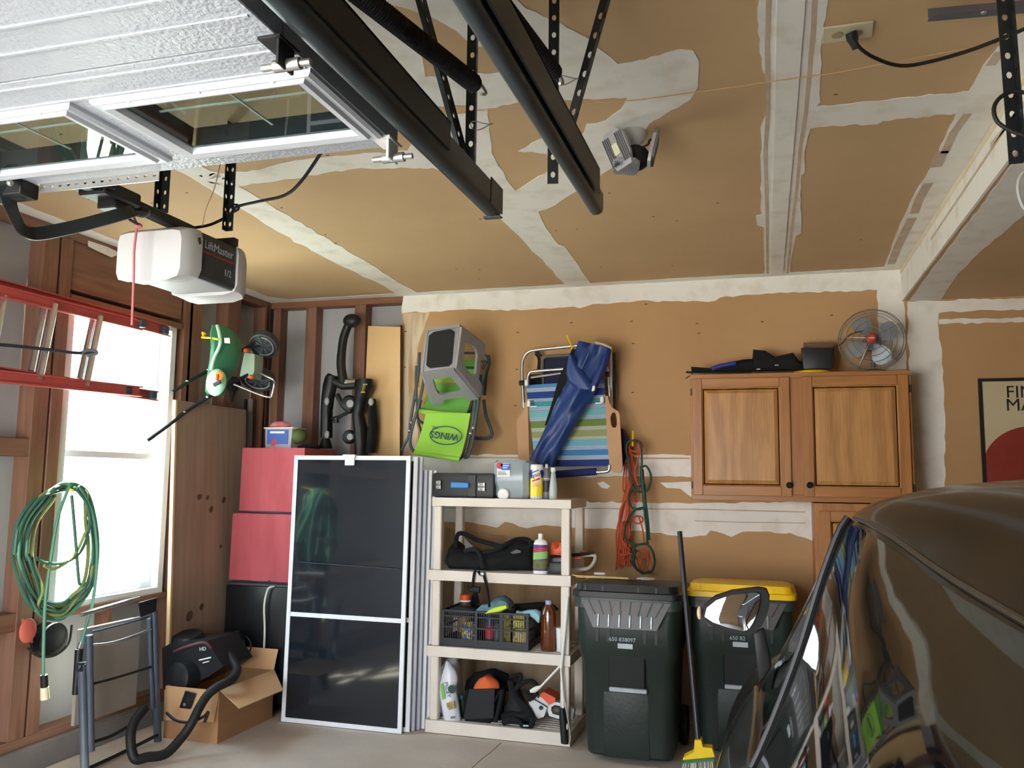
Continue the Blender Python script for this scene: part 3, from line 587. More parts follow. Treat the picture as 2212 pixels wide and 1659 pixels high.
# ================================================================ LEFT WALL AND CORNER
lad = root('extension_ladder', 'red fibreglass extension ladder hanging sideways across the bright window', 'ladder', tuple(X(180, 740, -3.5)))
REDF = mat('red_fibreglass', (192, 86, 82), .45)  # red paled a little, window haze put into the colour
def lrail(a, b, xx, h, w=.03):
    p, q = X(*a, xx), X(*b, xx); return out(G().bar(p, q, w, .012).bar(p+V((0, 0, h/2)), q+V((0, 0, h/2)), w+.012, .008).bar(p-V((0, 0, h/2)), q-V((0, 0, h/2)), w+.012, .008), 'rail', REDF, lad) if 0 else out(G().bar(p, q, .01, h).bar(p+V((.012, 0, h/2)), q+V((.012, 0, h/2)), .032, .007).bar(p+V((.012, 0, -h/2)), q+V((.012, 0, -h/2)), .032, .007), 'rail', REDF, lad)
lrail((-160, 578), (362, 716), -3.52, .062); lrail((-160, 783), (334, 856), -3.42, .05)
lrail((-160, 592), (300, 704), -3.47, .05); lrail((-160, 797), (300, 846), -3.37, .05)
for a, b, xx in (((95, 667), (67, 803), -3.5), ((119, 658), (85, 820), -3.45), ((202, 686), (173, 820), -3.5), ((217, 684), (186, 834), -3.45), ((8, 640), (-20, 790), -3.48), ((-70, 620), (-100, 780), -3.48)):
    p, q = X(*a, xx), X(*b, xx+.08); out(G().tube([p, q], .0165, 10), 'rung', ALU, lad)
for a, xx in (((355, 714), -3.5), ((328, 853), -3.4), ((305, 698), -3.46), ((274, 845), -3.38)):
    p = X(*a, xx); out(G().obb(p, (.04, .05, .05), bev=.006), 'rubber_foot', mat('ladder_cap', (60, 74, 84), .6), lad)
tag(out(G().tube(spl([X(-20, 743, -3.4), X(40, 748, -3.38), X(110, 756, -3.37), X(160, 762, -3.38), X(205, 762, -3.37)], 5), .008, 8), 'strap', mat('navy_strap', (46, 50, 62), .8)), 'black strap stretched across the ladder rungs', 'strap')
tag(out(G().tube(spl([X(174, 764, -3.38), X(188, 757, -3.37), X(205, 758, -3.36), X(208, 764, -3.36), X(190, 768, -3.37)], 5), .009, 8), 'bungee_hook', mat('grey_hook', (120, 124, 130), .5)), 'grey hook end of the black ladder strap on a rung', 'hook')
# coiled green cord on a hook beside the window
XC_ = -3.42
co = root('cord_coil', 'large coil of green and yellow cord hanging on a hook at the left', 'cord', tuple(X(100, 1370, XC_)))
GC1 = mat('green_cord', (66, 108, 90), .5); GC2 = mat('lime_cord', (152, 162, 92), .5); GC3 = mat('teal_cord', (92, 148, 124), .5)  # greens paled a little to carry the window's haze in their colour
for k in range(15):
    m = (GC1, GC3, GC1, GC2, GC1)[k % 5]; j = random.uniform
    lx, rx, by = 24+j(0, 34)+(k % 3)*6, 212-j(0, 22), 1338-j(0, 36); ty = 1043+j(0, 14)
    pts = [(152+j(-8, 8), ty), (185+j(-4, 4), 1062+j(0, 10)), (rx-6, 1120), (rx, 1190), (rx-10, 1258), (rx-42, by-26), (130, by), (85+j(-6, 6), by-12), (lx+22, by-54), (lx+4, by-110), (lx, 1190), (lx+10, 1130), (lx+46, 1080), (118, ty+8)]
    out(G().tube(spl([X(a, b, XC_+j(-.03, .03)) for a, b in pts], 5, True), .0085, 6, closed=True), 'coil_loop', m, co)
for m, pts in ((GC1, [(160, 1052), (188, 1090), (192, 1140), (175, 1190), (140, 1215), (100, 1216), (78, 1205)]), (GC2, [(185, 1150), (160, 1200), (120, 1228), (95, 1222)]), (GC3, [(150, 1050), (125, 1120), (108, 1220), (98, 1300), (94, 1400), (94, 1462)]), (GC3, [(170, 1050), (200, 1110), (210, 1200), (202, 1290), (192, 1330), (176, 1388)]), (GC1, [(155, 1070), (162, 1150), (170, 1250), (174, 1262)])):
    out(G().tube(spl([X(a, b, XC_+.045) for a, b in pts], 6), .008, 7), 'loose_end', m, co)
out(G().tube([X(95, 1458, XC_+.045), X(96, 1484, XC_+.045)], .017, 10), 'plug_sleeve', BLACK, co)
out(G().tube([X(96, 1484, XC_+.045), X(97, 1510, XC_+.045)], [.019, .021], 10), 'plug', mat('cream_plug', (226, 214, 186), .5), co)
out(G().tube([X(176, 1388, XC_+.045), X(171, 1402, XC_+.045)], .014, 10), 'metal_fitting', STEEL, co)
tag(out(G().tube(spl([X(163, 1040, -3.5), X(162, 1050, -3.42), X(158, 1060, -3.38), X(152, 1058, -3.36)], 4), .006, 7), 'wall_hook', YELLOW), 'yellow hook holding the green cord coil', 'hook')
tag(out(G().tube([X(171, 1402, -3.37), X(163, 1500, -3.37)], [.02, .016], 10), 'black_wand', BLACK), 'black wand hanging below the silver end of the green cord', 'nozzle')
# red and black cord reel under the coil
rl = root('cord_reel', 'red and black cord reel on the left wall under the green coil', 'cord reel', tuple(X(90, 1410, -3.5)))
out(G().lathe([(.07, 0), (.085, .005), (.085, .02), (.04, .025), (.04, .06), (.085, .065), (.085, .08), (.06, .085)], X(92, 1380, -3.57), (1, 0, 0), 20), 'spool', BLACK, rl)
out(G().hexa([X(a, b, c) for c in (-3.58, -3.52) for a, b in ((46, 1335), (70, 1345), (72, 1390), (52, 1385))], .006).ell(X(60, 1362, -3.5), (.02, .05, .06)), 'red_frame', mat('faded_red', (200, 96, 82), .6), rl)
out(G().tube(spl([X(60, 1400, -3.5), X(85, 1418, -3.48), X(120, 1415, -3.47), X(148, 1390, -3.47), X(155, 1350, -3.48)], 5), .006, 6), 'cable', BLACK, rl)
# grey folding frame (hand cart) standing at the wall
FXP = -3.33
STL = mat('slate_tube', (84, 92, 106), .4, metal=.35)
fr = root('folding_cart', 'slate grey folding metal frame with arched crossbars leaning under the window', 'hand cart', tuple(X(250, 1630, FXP)))
for pts, r in (([(192, 1372), (194, 1500), (196, 1622)], .02), ([(177, 1434), (180, 1560), (183, 1662)], .02), ([(332, 1318), (335, 1450), (341, 1602)], .021), ([(322, 1336), (325, 1430), (330, 1530)], .013)):
    out(G().tube([X(a, b, FXP if pts[0][0] != 177 else FXP+.12) for a, b in pts], r, 10), 'upright', STL, fr)
for pts, r, m in (([(199, 1394), (240, 1389), (285, 1375), (326, 1359)], .008, ALU), ([(199, 1365), (260, 1350), (322, 1333)], .006, STL), ([(205, 1476), (250, 1464), (326, 1441)], .007, BLACK), ([(197, 1604), (240, 1590), (286, 1564)], .009, BLACK), ([(187, 1662), (260, 1628), (340, 1588)], .010, BLACK), ([(176, 1328), (230, 1312), (300, 1292)], .012, ALU)):
    out(G().tube(spl([X(a, b, FXP+.01) for a, b in pts], 5), r, 8), 'crossbar', m, fr)
out(G().hexa([X(a, b, c) for c in (FXP-.02, FXP+.03) for a, b in ((298, 1302), (340, 1290), (337, 1320), (303, 1334))], .008), 'corner_bracket', BLACK, fr)
out(G().obb(X(176, 1440, FXP+.12), (.03, .03, .04)), 'end_cap', BLACK, fr)
out(G().box(FXP-.1, X(200, 1380, FXP).y, .22, FXP-.08, X(330, 1340, FXP).y, .70), 'back_panel', mat('grey_panel', (150, 142, 136), .7), fr)
# plywood sheet
ya_, yb_ = X(384, 900, -3.5).y, X(534, 900, -3.5).y
pw = tag(out(G().hexa([V((-3.46, ya_, .0)), V((-3.44, ya_, .0)), V((-3.44, yb_, .0)), V((-3.46, yb_, .0)), V((-3.53, ya_, X(388, 866, -3.53).z)), V((-3.51, ya_, X(388, 866, -3.53).z)), V((-3.51, yb_, X(388, 866, -3.53).z)), V((-3.53, yb_, X(388, 866, -3.53).z))], .001), 'plywood_sheet', PLY), 'tall plywood sheet leaning on the left wall beside the window', 'plywood')
out(G().hexa([V((x, y, z)) for z, dx in ((0, 0), (X(388, 866, -3.53).z, -.07)) for x, y in ((-3.462+dx, ya_-.018), (-3.438+dx, ya_-.018), (-3.438+dx, ya_-.001), (-3.462+dx, ya_-.001))]), 'edge_strip', PINE, pw)
gg = G()
for a, b, r in ((428, 1072, 9), (445, 1075, 6), (452, 1100, 8), (480, 1080, 8), (470, 1180, 5), (398, 1330, 12), (425, 1310, 8)):
    p = X(a, b, -3.5); f = (p.z/1.9)*.07; c = V((-3.4395-f, p.y, p.z)); gg.lathe([(r*.0024, 0), (r*.0024, .0012)], c, (1, 0, .037), 10, sy=1, sx=1.3)
o = out(gg, 'knots', mat('knot', (84, 64, 52), .7), pw); o['kind'] = 'stuff'
# grey pipe in the corner
tag(out(G().tube([Y(541, 862, 5.4), Y(534, 1100, 5.4), Y(531, 1300, 5.4)], .02, 12), 'grey_pipe', mat('pvc_grey', (132, 136, 142), .5)), 'grey plastic pipe standing in the corner behind the red boxes', 'pipe')
tag(out(G().tube([Y(531, 862, 5.42), Y(524, 1100, 5.42)], .01, 8), 'dark_rod', BLACK), 'thin black rod standing left of the grey corner pipe', 'rod')
# broadcast spreader hung upside down in the corner
sp = root('lawn_spreader', 'green lawn spreader with two wheels and long black handles hung in the corner', 'spreader', tuple(Y(540, 850, 5.1)))
GH = mat('hopper_green', (52, 112, 84), .45, col2=(60, 124, 92), ns=2); GL = mat('pale_green', (168, 220, 190), .35)
hs = []
for yy, xa_, xb_, d in ((704, 462, 498, .06), (725, 461, 511, .10), (750, 466, 513, .12), (780, 462, 508, .11), (800, 456, 500, .09), (822, 451, 486, .07), (845, 447, 484, .06), (852, 448, 478, .03)):
    a, b = Y(xa_, yy, 4.55), Y(xb_, yy+4, 4.62); c = (a+b)/2; h = (b-a)/2
    hs.append([c+h*math.cos(t)*(1 if abs(math.cos(t)) > .5 else 1)+V((0, -d*math.sin(t), 0)) for t in [2*math.pi*k/14+.3 for k in range(14)]])
out(G().rings(hs), 'hopper', GH, sp)
out(G().tube(spl([Y(469, 703, 4.47), Y(474, 722, 4.45), Y(475, 745, 4.45), Y(462, 775, 4.45), Y(456, 800, 4.45)], 5), .010, 8), 'hopper_rim', GL, sp)
out(G().ell(Y(467, 826, 4.47), (.068, .04, .085), rot=(0, .1, 0)), 'spreader_shroud', GL, sp)
out(G().ell(Y(473, 812, 4.425), (.035, .02, .028)), 'orange_plate', mat('bright_orange', (250, 170, 60), .5), sp)
out(G().bar(Y(469, 822, 4.40), Y(470, 808, 4.40), .012, .012), 'red_pointer', mat('pointer_red', (206, 50, 30), .5), sp)
out(G().bar(Y(462, 832, 4.40), Y(476, 824, 4.40), .012, .02), 'lever', BLACK, sp)
out(G().hexa([Y(a, b, c) for c in (4.44, 4.45) for a, b in ((484, 730), (496, 730), (497, 742), (485, 741))]), 'sticker', mat('pale_sticker', (206, 188, 180), .6), sp)
WH = mat('wheel_grey', (58, 62, 68), .5); WR = mat('rim_glint', (146, 148, 150), .4)
def wheel(c, ax, R_, nm='wheel'):
    w = out(G().lathe([(R_*.30, -.02), (R_*.86, -.012), (R_*.9, -.03), (R_, -.026), (R_, .026), (R_*.9, .03), (R_*.86, .012), (R_*.30, .02)], c, ax, 26), nm, WH, sp)
    ax = V(ax).normalized(); u = ax.orthogonal().normalized(); v_ = ax.cross(u); g = G()
    for k in range(8):
        t = 2*math.pi*k/8; g.bar(V(c)+ax*.018+(u*math.cos(t)+v_*math.sin(t))*.02, V(c)+ax*.018+(u*math.cos(t)+v_*math.sin(t))*R_*.85, .012, .01, up=ax)
    out(g, 'spokes', mat('spoke_grey', (84, 88, 92), .5), w)
    out(G().tube([V(c)+ax*.026+(u*math.cos(t)+v_*math.sin(t))*R_*.72 for t in [2*math.pi*k/24 for k in range(15)]], .005, 6), 'rim_highlight', WR, w)  # pale arc modelled as a highlight on the rim
wheel(Y(571, 744, 5.0), (.12, -.72, -.66), .098); wheel(Y(558, 818, 5.05), (.10, -.5, -.86), .112)
out(G().tube([Y(541, 752, 4.95), Y(571, 744, 5.0)], .01, 8), 'axle', DARKM, sp); out(G().tube([Y(541, 815, 4.98), Y(558, 818, 5.05)], .01, 8), 'axle', DARKM, sp)
out(G().hexa([Y(a, b, c) for c in (4.85, 4.97) for a, b in ((528, 762), (550, 765), (549, 800), (545, 818), (518, 812), (522, 790))][:4]+[Y(a, b, 4.97) for a, b in ((528, 762), (550, 765), (549, 800), (522, 790))], .008) if 0 else G().prism([Y(a, b, 4.85) for a, b in ((528, 762), (550, 765), (549, 800), (545, 818), (518, 812), (522, 790))], (0, .1, 0)), 'gearbox', mat('pale_gearbox', (136, 152, 132), .5), sp)
for a, b in ((532, 757), (543, 814)): out(G().ell(Y(a, b, 4.83), (.022, .02, .016)), 'orange_cap', ORANGE, sp)
for pts in ([(550, 740), (500, 771), (452, 800), (407, 825), (371, 848)], [(555, 800), (500, 828), (450, 858), (400, 890), (365, 918), (318, 952)]):
    PP = []
    for i, (a, b) in enumerate(pts): PP.append(Y(a, b, 4.9-.62*i/(len(pts)-1)))
    out(G().tube(spl(PP, 4), .0115, 8), 'handle_tube', BLACK, sp)
    for q in (1, 2): out(G().ell(PP[q+1]+V((0, -.012, 0)), (.012, .008, .01), n=8, m=5), 'bolt', STEEL, sp)
out(G().tube(spl([Y(548, 798, 4.9), Y(570, 810, 4.9), Y(590, 820, 4.92), Y(592, 830, 4.94), Y(588, 850, 4.94), Y(583, 858, 4.94), Y(560, 852, 4.92), Y(525, 838, 4.88), Y(505, 830, 4.86)], 4), .006, 8), 'wire_stand', STEEL, sp)
tag(out(G().tube(spl([Y(444, 722, 4.6), Y(437, 718, 4.6), Y(440, 726, 4.58), Y(437, 729, 4.55), Y(455, 730, 4.5), Y(472, 733, 4.42)], 4), .006, 7), 'wall_hook', YELLOW), 'yellow hook holding the green spreader', 'hook')
tag(out(G().ell(Y(503, 830, 4.95), (.05, .05, .05), jit=.12).tube([Y(503, 845, 4.95), Y(500, 870, 4.95)], [.02, .008], 8), 'dark_bundle', BLACKF), 'dark cloth bundle hanging behind the spreader handles', 'cloth')
# black fridge with red covered boxes on it
FX0, FX1, FY0, FY1 = -3.43, -2.93, 4.95, 5.42
fz = Y(550, 1262, FY0).z
fd = root('mini_fridge', 'black mini fridge standing in the corner under the red boxes', 'fridge', ((FX0+FX1)/2, (FY0+FY1)/2, 0))
FB = mat('fridge_black', (16, 18, 21), .35)
out(G().box(FX0, FY0+.05, .02, FX1, FY1, fz, .008), 'body', FB, fd); out(G().box(FX0+.003, FY0, .06, FX1-.003, FY0+.045, fz-.012, .012), 'door', FB, fd)
out(G().box(FX0+.01, FY0-.001, fz-.012, FX1-.01, FY1, fz+.006, .003), 'top', mat('fridge_top', (60, 62, 66), .4), fd)
gg = G()
for x in (FX0+.04, FX1-.04):
    for y in (FY0+.08, FY1-.04): gg.lathe([(.02, 0), (.02, .022)], (x, y, 0), n=10)
o = out(gg, 'feet', BLACK, fd); o['kind'] = 'stuff'
tag(out(G().tube(spl([Y(606, 1266, 5.0), Y(585, 1268, 4.93), Y(577, 1278, 4.925), Y(571, 1310, 4.92), Y(572, 1360, 4.92), Y(570, 1414, 4.92)], 6), .007, 8).tube([Y(570, 1410, 4.92), Y(568, 1416, 4.92), Y(567, 1426, 4.92)], [.008, .02, .022], 10), 'power_lead', mat('white_cord_m', (206, 204, 192), .5)), 'white cord with plug hanging down the front of the black fridge', 'cord')
RC = mat('red_cloth', (180, 86, 94), .85, col2=(160, 68, 76), ns=4, stretch=(3, 3, .6), bump=.2, bs=30)  # red washed towards pink, window glare put into the colour
def clothbox(x0, x1, y0, y1, z0, z1, label, sag):
    r = root('covered_box', label, 'box', ((x0+x1)/2, (y0+y1)/2, z0))
    g = G(); n = 40; R = []
    for j in range(7):
        z = z1-(z1-z0)*j/6*.97; ring = []
        per = []
        for i in range(10): per.append((x0+(x1-x0)*i/10, y0, 0, -1))
        for i in range(10): per.append((x1, y0+(y1-y0)*i/10, 1, 0))
        for i in range(10): per.append((x1-(x1-x0)*i/10, y1, 0, 1))
        for i in range(10): per.append((x0, y1-(y1-y0)*i/10, -1, 0))
        for i, (a, b, nx, ny) in enumerate(per):
            w = sag*1.6*(.25+j/8)*(math.sin(i*1.7+x0*9)+.6*math.sin(i*2.9+1))*.5
            ins = .006 if i % 10 == 0 else 0
            ring.append(V((a+nx*w, b+ny*w, z+(0 if j else -.0))))
        R.append(ring)
    top = [[V((p.x*.985+(x0+x1)/2*.015, p.y*.985+(y0+y1)/2*.015, z1+.008)) for p in R[0]]]
    o = out(G().rings(top+R), 'cloth_cover', RC, r, sm=60)
    out(G().box(x0+.01, y0+.01, z0, x1-.01, y1-.01, z0+.02), 'base', mat('navy_base', (30, 32, 48), .6), r)
    return r
z2 = Y(550, 1112, 4.96).z
clothbox(-3.41, -2.925, 4.965, 5.40, fz+.007, z2, 'lower red cloth covered box standing on the black fridge', .012)
z3 = Y(575, 970, 4.96).z
clothbox(-3.36, -2.89, 4.965, 5.38, z2+.012, z3, 'upper red cloth covered box, under the clear tub', .006)
# clear tub with things on the top box
tb = root('plastic_tub', 'small clear plastic tub with a blue and red sticker on the upper red box', 'tub', tuple(Y(597, 964, 5.1)))
ty = 5.1; a0, a1 = Y(573, 925, ty), Y(630, 964, ty); zb_ = z3+.009
CT = mat('clear_tub', (206, 206, 216), .25, alpha=.55)
out(G().rings([[V((x, y, z)) for x, y in ((a0.x+i, ty), (a1.x-i, ty), (a1.x-i, ty+.16), (a0.x+i, ty+.16))] for z, i in ((zb_, .008), (a0.z, 0))]), 'tub', CT, tb)
out(G().box(a0.x-.01, ty-.008, a0.z-.004, a1.x+.01, ty+.17, a0.z+.006, .003), 'rim', mat('tub_rim', (236, 226, 226), .4), tb)
out(G().box(a0.x+.02, ty-.006, zb_+.03, a1.x-.03, ty-.004, a0.z-.012), 'sticker', mat('tub_sticker', (60, 96, 176), .5), tb)
out(G().lathe([(.028, 0), (.028, .001)], (a0.x+.075, ty-.006, zb_+.04), (0, -1, 0), 16, sx=1, sy=.6), 'red_mark', mat('tub_red', (206, 60, 74), .5), tb)
out(G().box(a0.x+.045, ty-.009, a0.z-.036, a1.x-.055, ty-.007, a0.z-.022), 'white_mark', WHITEP, tb)
tag(out(G().ell(Y(606, 920, ty+.08)+V((0, 0, .002)), (.075, .06, .03), jit=.05), 'pink_cloth', mat('pink_cloth', (222, 170, 180), .8, col2=(206, 60, 66), ns=9)), 'pink and red cloth piled on the clear tub', 'cloth')
tag(out(G().ell(Y(640, 942, ty+.07), (.075, .07, .055), jit=.04), 'green_bundle', mat('olive_cloth', (92, 110, 62), .8)), 'olive green bundle beside the clear tub', 'bundle')
tag(out(G().ell(Y(668, 966, 5.2), (.08, .08, .022), jit=.06), 'dark_pouch', BLACKF), 'dark pouch lying at the right end of the upper red box', 'pouch')
# cardboard box, vacuum and hose
KB = mat('cardboard', (172, 128, 88), .8, col2=(160, 118, 80), ns=3, stretch=(1, 1, 6)); KBL = mat('cardboard_inside', (196, 154, 112), .8)
bx0, bx1, by0, by1 = -3.345, -2.985, 4.30, 4.86; bz = Y(473, 1492, by0).z
cb = root('cardboard_box', 'open cardboard box on the floor with one flap hanging out', 'box', ((bx0+bx1)/2, (by0+by1)/2, 0))
g = G()
o8 = [V((x, y, bz)) for x, y in ((bx0, by0), (bx1, by0), (bx1, by1), (bx0, by1))]; i8 = [V((x, y, bz)) for x, y in ((bx0+.006, by0+.006), (bx1-.006, by0+.006), (bx1-.006, by1-.006), (bx0+.006, by1-.006))]
dn = V((0, 0, -bz)); g.rings([[p+dn for p in o8], o8, i8, [p+dn+V((0, 0, .01)) for p in i8]])
out(g, 'box_walls', KB, cb)
def flap(pts, th=(0, 0, -.005)): return out(G().hexa([V(p) for p in pts]+[V(p)-V(th) for p in pts], .001), 'flap', KBL, cb)
f1 = X(612, 1492, -2.76); f2 = X(517, 1532, -2.74)
flap([(bx1, by0, bz), f2, f1, (bx1, by1, bz)])
flap([(bx0, by0-.005, bz), (bx0+.004, by0-.012, .1), (bx1-.02, by0-.012, .12), (bx1, by0-.005, bz)], (0, -.004, 0))
flap([(bx0, by1, bz), (bx0, by1+.04, bz+.12), (bx1, by1+.04, bz+.12), (bx1, by1, bz)], (0, .004, 0))
out(G().hexa([Y(a, b, c) for c in (by0-.028, by0-.017) for a, b in ((400, 1492), (423, 1498), (411, 1532), (387, 1529))], .002), 'black_label', BLACK, cb)
out(G().tube([Y(398, 1521, by0-.026), Y(399, 1523, by0-.032)], .008, 8), 'rivet', STEEL, cb)
vc = root('shop_vacuum', 'black shop vacuum head resting on the cardboard box', 'vacuum', ((bx0+bx1)/2-.03, 4.5, bz))
VB = mat('vacuum_black', (30, 31, 34), .4)
vx = lambda a, b, y=4.42: Y(a, b, y)
out(G().prism([vx(350, 1400), vx(372, 1388), vx(448, 1384), (vx(462, 1408)), vx(482, 1440), vx(450, 1462), vx(400, 1486), vx(352, 1490)], (0, .3, 0)), 'motor_housing', VB, vc)
out(G().lathe([(.09, 0), (.092, .05), (.085, .1), (.05, .115)], vx(406, 1462, 4.42)+V((0, .02, 0)), (-.15, -1, .1), 22), 'filter_cap', VB, vc)
out(G().lathe([(.1, 0), (.1, .06), (.085, .09)], vx(408, 1400, 4.55), (0, -.2, 1), 20), 'lid', BLACK, vc)
out(G().tube(spl([vx(376, 1408, 4.4), vx(400, 1398, 4.37), vx(440, 1388, 4.38), vx(456, 1400, 4.4)], 5), .009, 8), 'handle', mat('dull_red', (86, 54, 52), .5), vc)
out(G().text('HD', .03, plane_m(vx(438, 1402, 4.41), (1, .1, .15), (0, 0, 1)), .001), 'lettering', WHITEP, vc, sm=0)
out(G().bar(vx(430, 1426, 4.412), vx(456, 1420, 4.412), .002, .008).bar(vx(438, 1432, 4.412), vx(452, 1428, 4.412), .002, .006), 'white_marks', WHITEP, vc)
HO = [Y(470, 1395, 4.62), Y(490, 1408, 4.58), Y(505, 1430, 4.5), Y(512, 1448, 4.42), Y(500, 1468, 4.3), Y(470, 1484, 4.22), Y(448, 1502, 4.17), Y(430, 1530, 4.12), Y(415, 1560, 4.08), Y(395, 1590, 4.04), X(360, 1612, -3.05), X(320, 1622, -3.1), X(292, 1616, -3.14), X(282, 1595, -3.18), X(290, 1560, -3.2), X(312, 1530, -3.22)]
HO[10].z = HO[11].z = .045; HO[12].z = .05
tag(out(G().tube(spl(HO, 12), .026, 12, ribs=.93), 'vacuum_hose', RUBBER), 'black ribbed vacuum hose curving from the box down to the floor', 'hose')
cbl = root('cable_tangle', 'tangle of thin black cable loops above the open cardboard box', 'cable', tuple(Y(500, 1440, 4.7)))
for k in range(5):
    j = lambda q: random.uniform(-q, q)
    c = (505+j(18), 1400+j(10)); r = 22+j(6)
    out(G().tube(spl([Y(c[0]+math.cos(t)*r*1.2, c[1]+math.sin(t)*r, 4.75+j(.05)) for t in [k*1.1+2*math.pi*i/9 for i in range(8)]]+[Y(470+k*9, 1440, 4.7)], 4), .0045, 6), 'cable_loop', RUBBER, cbl)
tag(out(G().tube(spl([Y(360, 1540, 4.16), Y(380, 1556, 4.13), Y(410, 1560, 4.12), Y(440, 1548, 4.13), Y(450, 1538, 4.13), Y(442, 1560, 4.13)], 5), .008, 7), 'black_hose_clip', BLACK), 'black curled cable end hooked in front of the cardboard box', 'cable')
# ================================================================ BACK WALL HANGING THINGS
tag(out(G().hexa([Y(a, b, c) for c in (5.52, 5.535) for a, b in ((768, 1300), (862, 1300), (865, 706), (795, 704))], .001), 'tan_board', PINE), 'tall pale tan board leaning against the studs beside the bike rack', 'board')
tag(out(G().hexa([Y(a, b, c) for c in (5.54, 5.56) for a, b in ((855, 1300), (863, 1300), (869, 702), (864, 702))], .001), 'dark_strip', wood('edge_strip_wood', (110, 66, 48), (88, 52, 38))), 'narrow dark wood strip along the right edge of the tan board', 'strip')
# trunk-mount bike rack
bk = root('bike_rack', 'black trunk mount bike rack hanging on the open studs', 'bike rack', tuple(Y(755, 975, 5.45)))
q = lambda a, b, y=5.42: Y(660+a*.205, 660+b*.205, y)
out(G().tube(spl([q(480, 165), q(440, 230), q(400, 350), q(380, 500), q(375, 640), q(395, 770), q(410, 830)], 5), [.03]*8+[.031]*8+[.033]*15, 12), 'curved_arm', BLACK, bk)
out(G().ell(q(490, 160), (.068, .05, .05)), 'hook_end', BLACK, bk)
out(G().bag([q(215, 750), q(190, 830), q(175, 960), q(165, 1100), q(165, 1250), q(165, 1390)], [q(340, 745), q(330, 850), q(300, 960), q(280, 1100), q(278, 1250), q(275, 1395)], .045, rip=.06), 'left_arm', BLACK, bk)
out(G().bag([q(190, 1400), q(150, 1480), q(148, 1505)], [q(245, 1400), q(275, 1480), q(278, 1505)], .04), 'foot_pad', RUBBER, bk)
out(G().bag([q(545, 780), q(530, 860), q(520, 1000), q(500, 1150), q(510, 1300), q(520, 1450), q(530, 1620)], [q(700, 775), q(715, 860), q(650, 1000), q(615, 1150), q(650, 1300), q(655, 1450), q(650, 1620)], .055, rip=.05), 'right_arm', BLACK, bk)
out(G().bag([q(680, 990), q(670, 1100), q(670, 1250), q(650, 1400), q(640, 1550)], [q(725, 980), q(745, 1100), q(755, 1250), q(745, 1400), q(725, 1550)], .045, rip=.05), 'outer_strap', BLACKF, bk)
out(G().tube([q(230, 760), q(400, 840), q(540, 830)], .035, 12).tube([q(330, 940), q(400, 1060), q(480, 1120)], .018, 10).tube([q(280, 1195), q(360, 1170), q(470, 1115)], .013, 8).tube([q(320, 1180), q(322, 1235)], .02, 8), 'cross_tube', BLACK, bk)
out(G().tube([q(435, 815), q(540, 820)], .034, 16).tube([q(330, 800), q(345, 830)], .02, 10), 'chrome_tube', mat('chrome', (220, 220, 220), .15, metal=1), bk)
for a, b, r in ((470, 1035, .06), (470, 1385, .05)): k_ = out(G().lathe([(r, 0), (r, .02), (r*.8, .035), (r*.4, .04)], q(a, b, 5.44), (0, -1, 0), 20), 'clamp_knob', BLACK, bk); out(G().lathe([(r*.5, 0), (r*.45, .012)], q(a+5, b, 5.40), (0, -1, 0), 16), 'knob_cap', mat('knob_grey', (150, 150, 150), .35), k_)
for a, b in ((225, 1010), (225, 1360), (690, 1015)): out(G().ell(q(a, b, 5.375), (.02, .012, .028)), 'buckle', mat('knob_grey', (150, 150, 150), .35), bk)
out(G().bar(q(628, 830, 5.36), q(605, 915, 5.36), .03, .002, up=(1, 0, 0)).bar(q(606, 832, 5.358), q(650, 830, 5.358), .003, .006).bar(q(584, 915, 5.358), q(628, 913, 5.358), .003, .006), 'yellow_mark', mat('mark_yellow', (206, 196, 50), .5), bk)
# green folding chairs, upside down
LG = mat('lime_fabric', (158, 214, 76), .75, col2=(146, 204, 70), ns=5, bump=.1, bs=300); LG2 = mat('green_fabric', (116, 186, 84), .8, col2=(104, 172, 76), ns=5)
w = lambda a, b, y=5.4: Y(860+a*.1928, 690+b*.1929, y)
def cloth(parent, tl, tr, bl, br, sagv, m, name, y=5.4, th=.003, nu=10, nv=8, wav=0):
    P = []
    for i in range(nv+1):
        t = i/nv; a = V(tl).lerp(V(bl), t); b = V(tr).lerp(V(br), t); row = []
        for j in range(nu+1):
            s_ = j/nu; p = a.lerp(b, s_); p = p+V((0, -1, 0))*sagv*math.sin(math.pi*t)*(1 if wav == 0 else 1)+V((0, wav*math.sin(s_*9+t*4), 0)); row.append(p)
        P.append(row)
    return out(G().grid(P, (0, th, 0)), name, m, parent, sm=60)
ch = root('folding_chair', 'lime green folding chair with a dark blue oval logo, hanging upside down in front', 'folding chair', tuple(w(480, 1560)), 'lime green folding chairs on the wall')
cloth(ch, w(310, 1050, 5.30), w(810, 1050, 5.30), w(170, 1500, 5.22), w(690, 1572, 5.22), -.02, LG, 'back_fabric')
out(G().tube([w(180, 1500, 5.22), w(430, 1530, 5.22), w(690, 1566, 5.22)], .014, 8), 'fabric_hem', LG, ch)
INK = mat('ink_blue', (34, 62, 112), .7)
cth = V((0, -.0, 0))
def wp(a, b):   # a point on the sloping fabric
    t = (b-1050)/500; return w(a, b, 5.295-.08*t-.0)
el = [wp(533+178*math.cos(t)+10*math.sin(t), 1300+102*math.sin(t)) for t in [2*math.pi*k/36 for k in range(36)]]
out(G().tube([p+V((0, -.001, 0)) for p in el], .0028, 5, closed=True), 'oval_logo', INK, ch)
c0 = wp(525, 1302); xd = (wp(400, 1285)-wp(660, 1318)); ud = (wp(530, 1500)-wp(545, 1100))
out(G().text('WINGS', .066, plane_m(c0+V((0, -.012, 0)), xd, ud), .002, sx=.95), 'lettering', INK, ch, sm=0)
out(G().text('etc.', .038, plane_m(wp(412, 1215)+V((0, -.008, 0)), xd, ud), .001), 'lettering', INK, ch, sm=0)
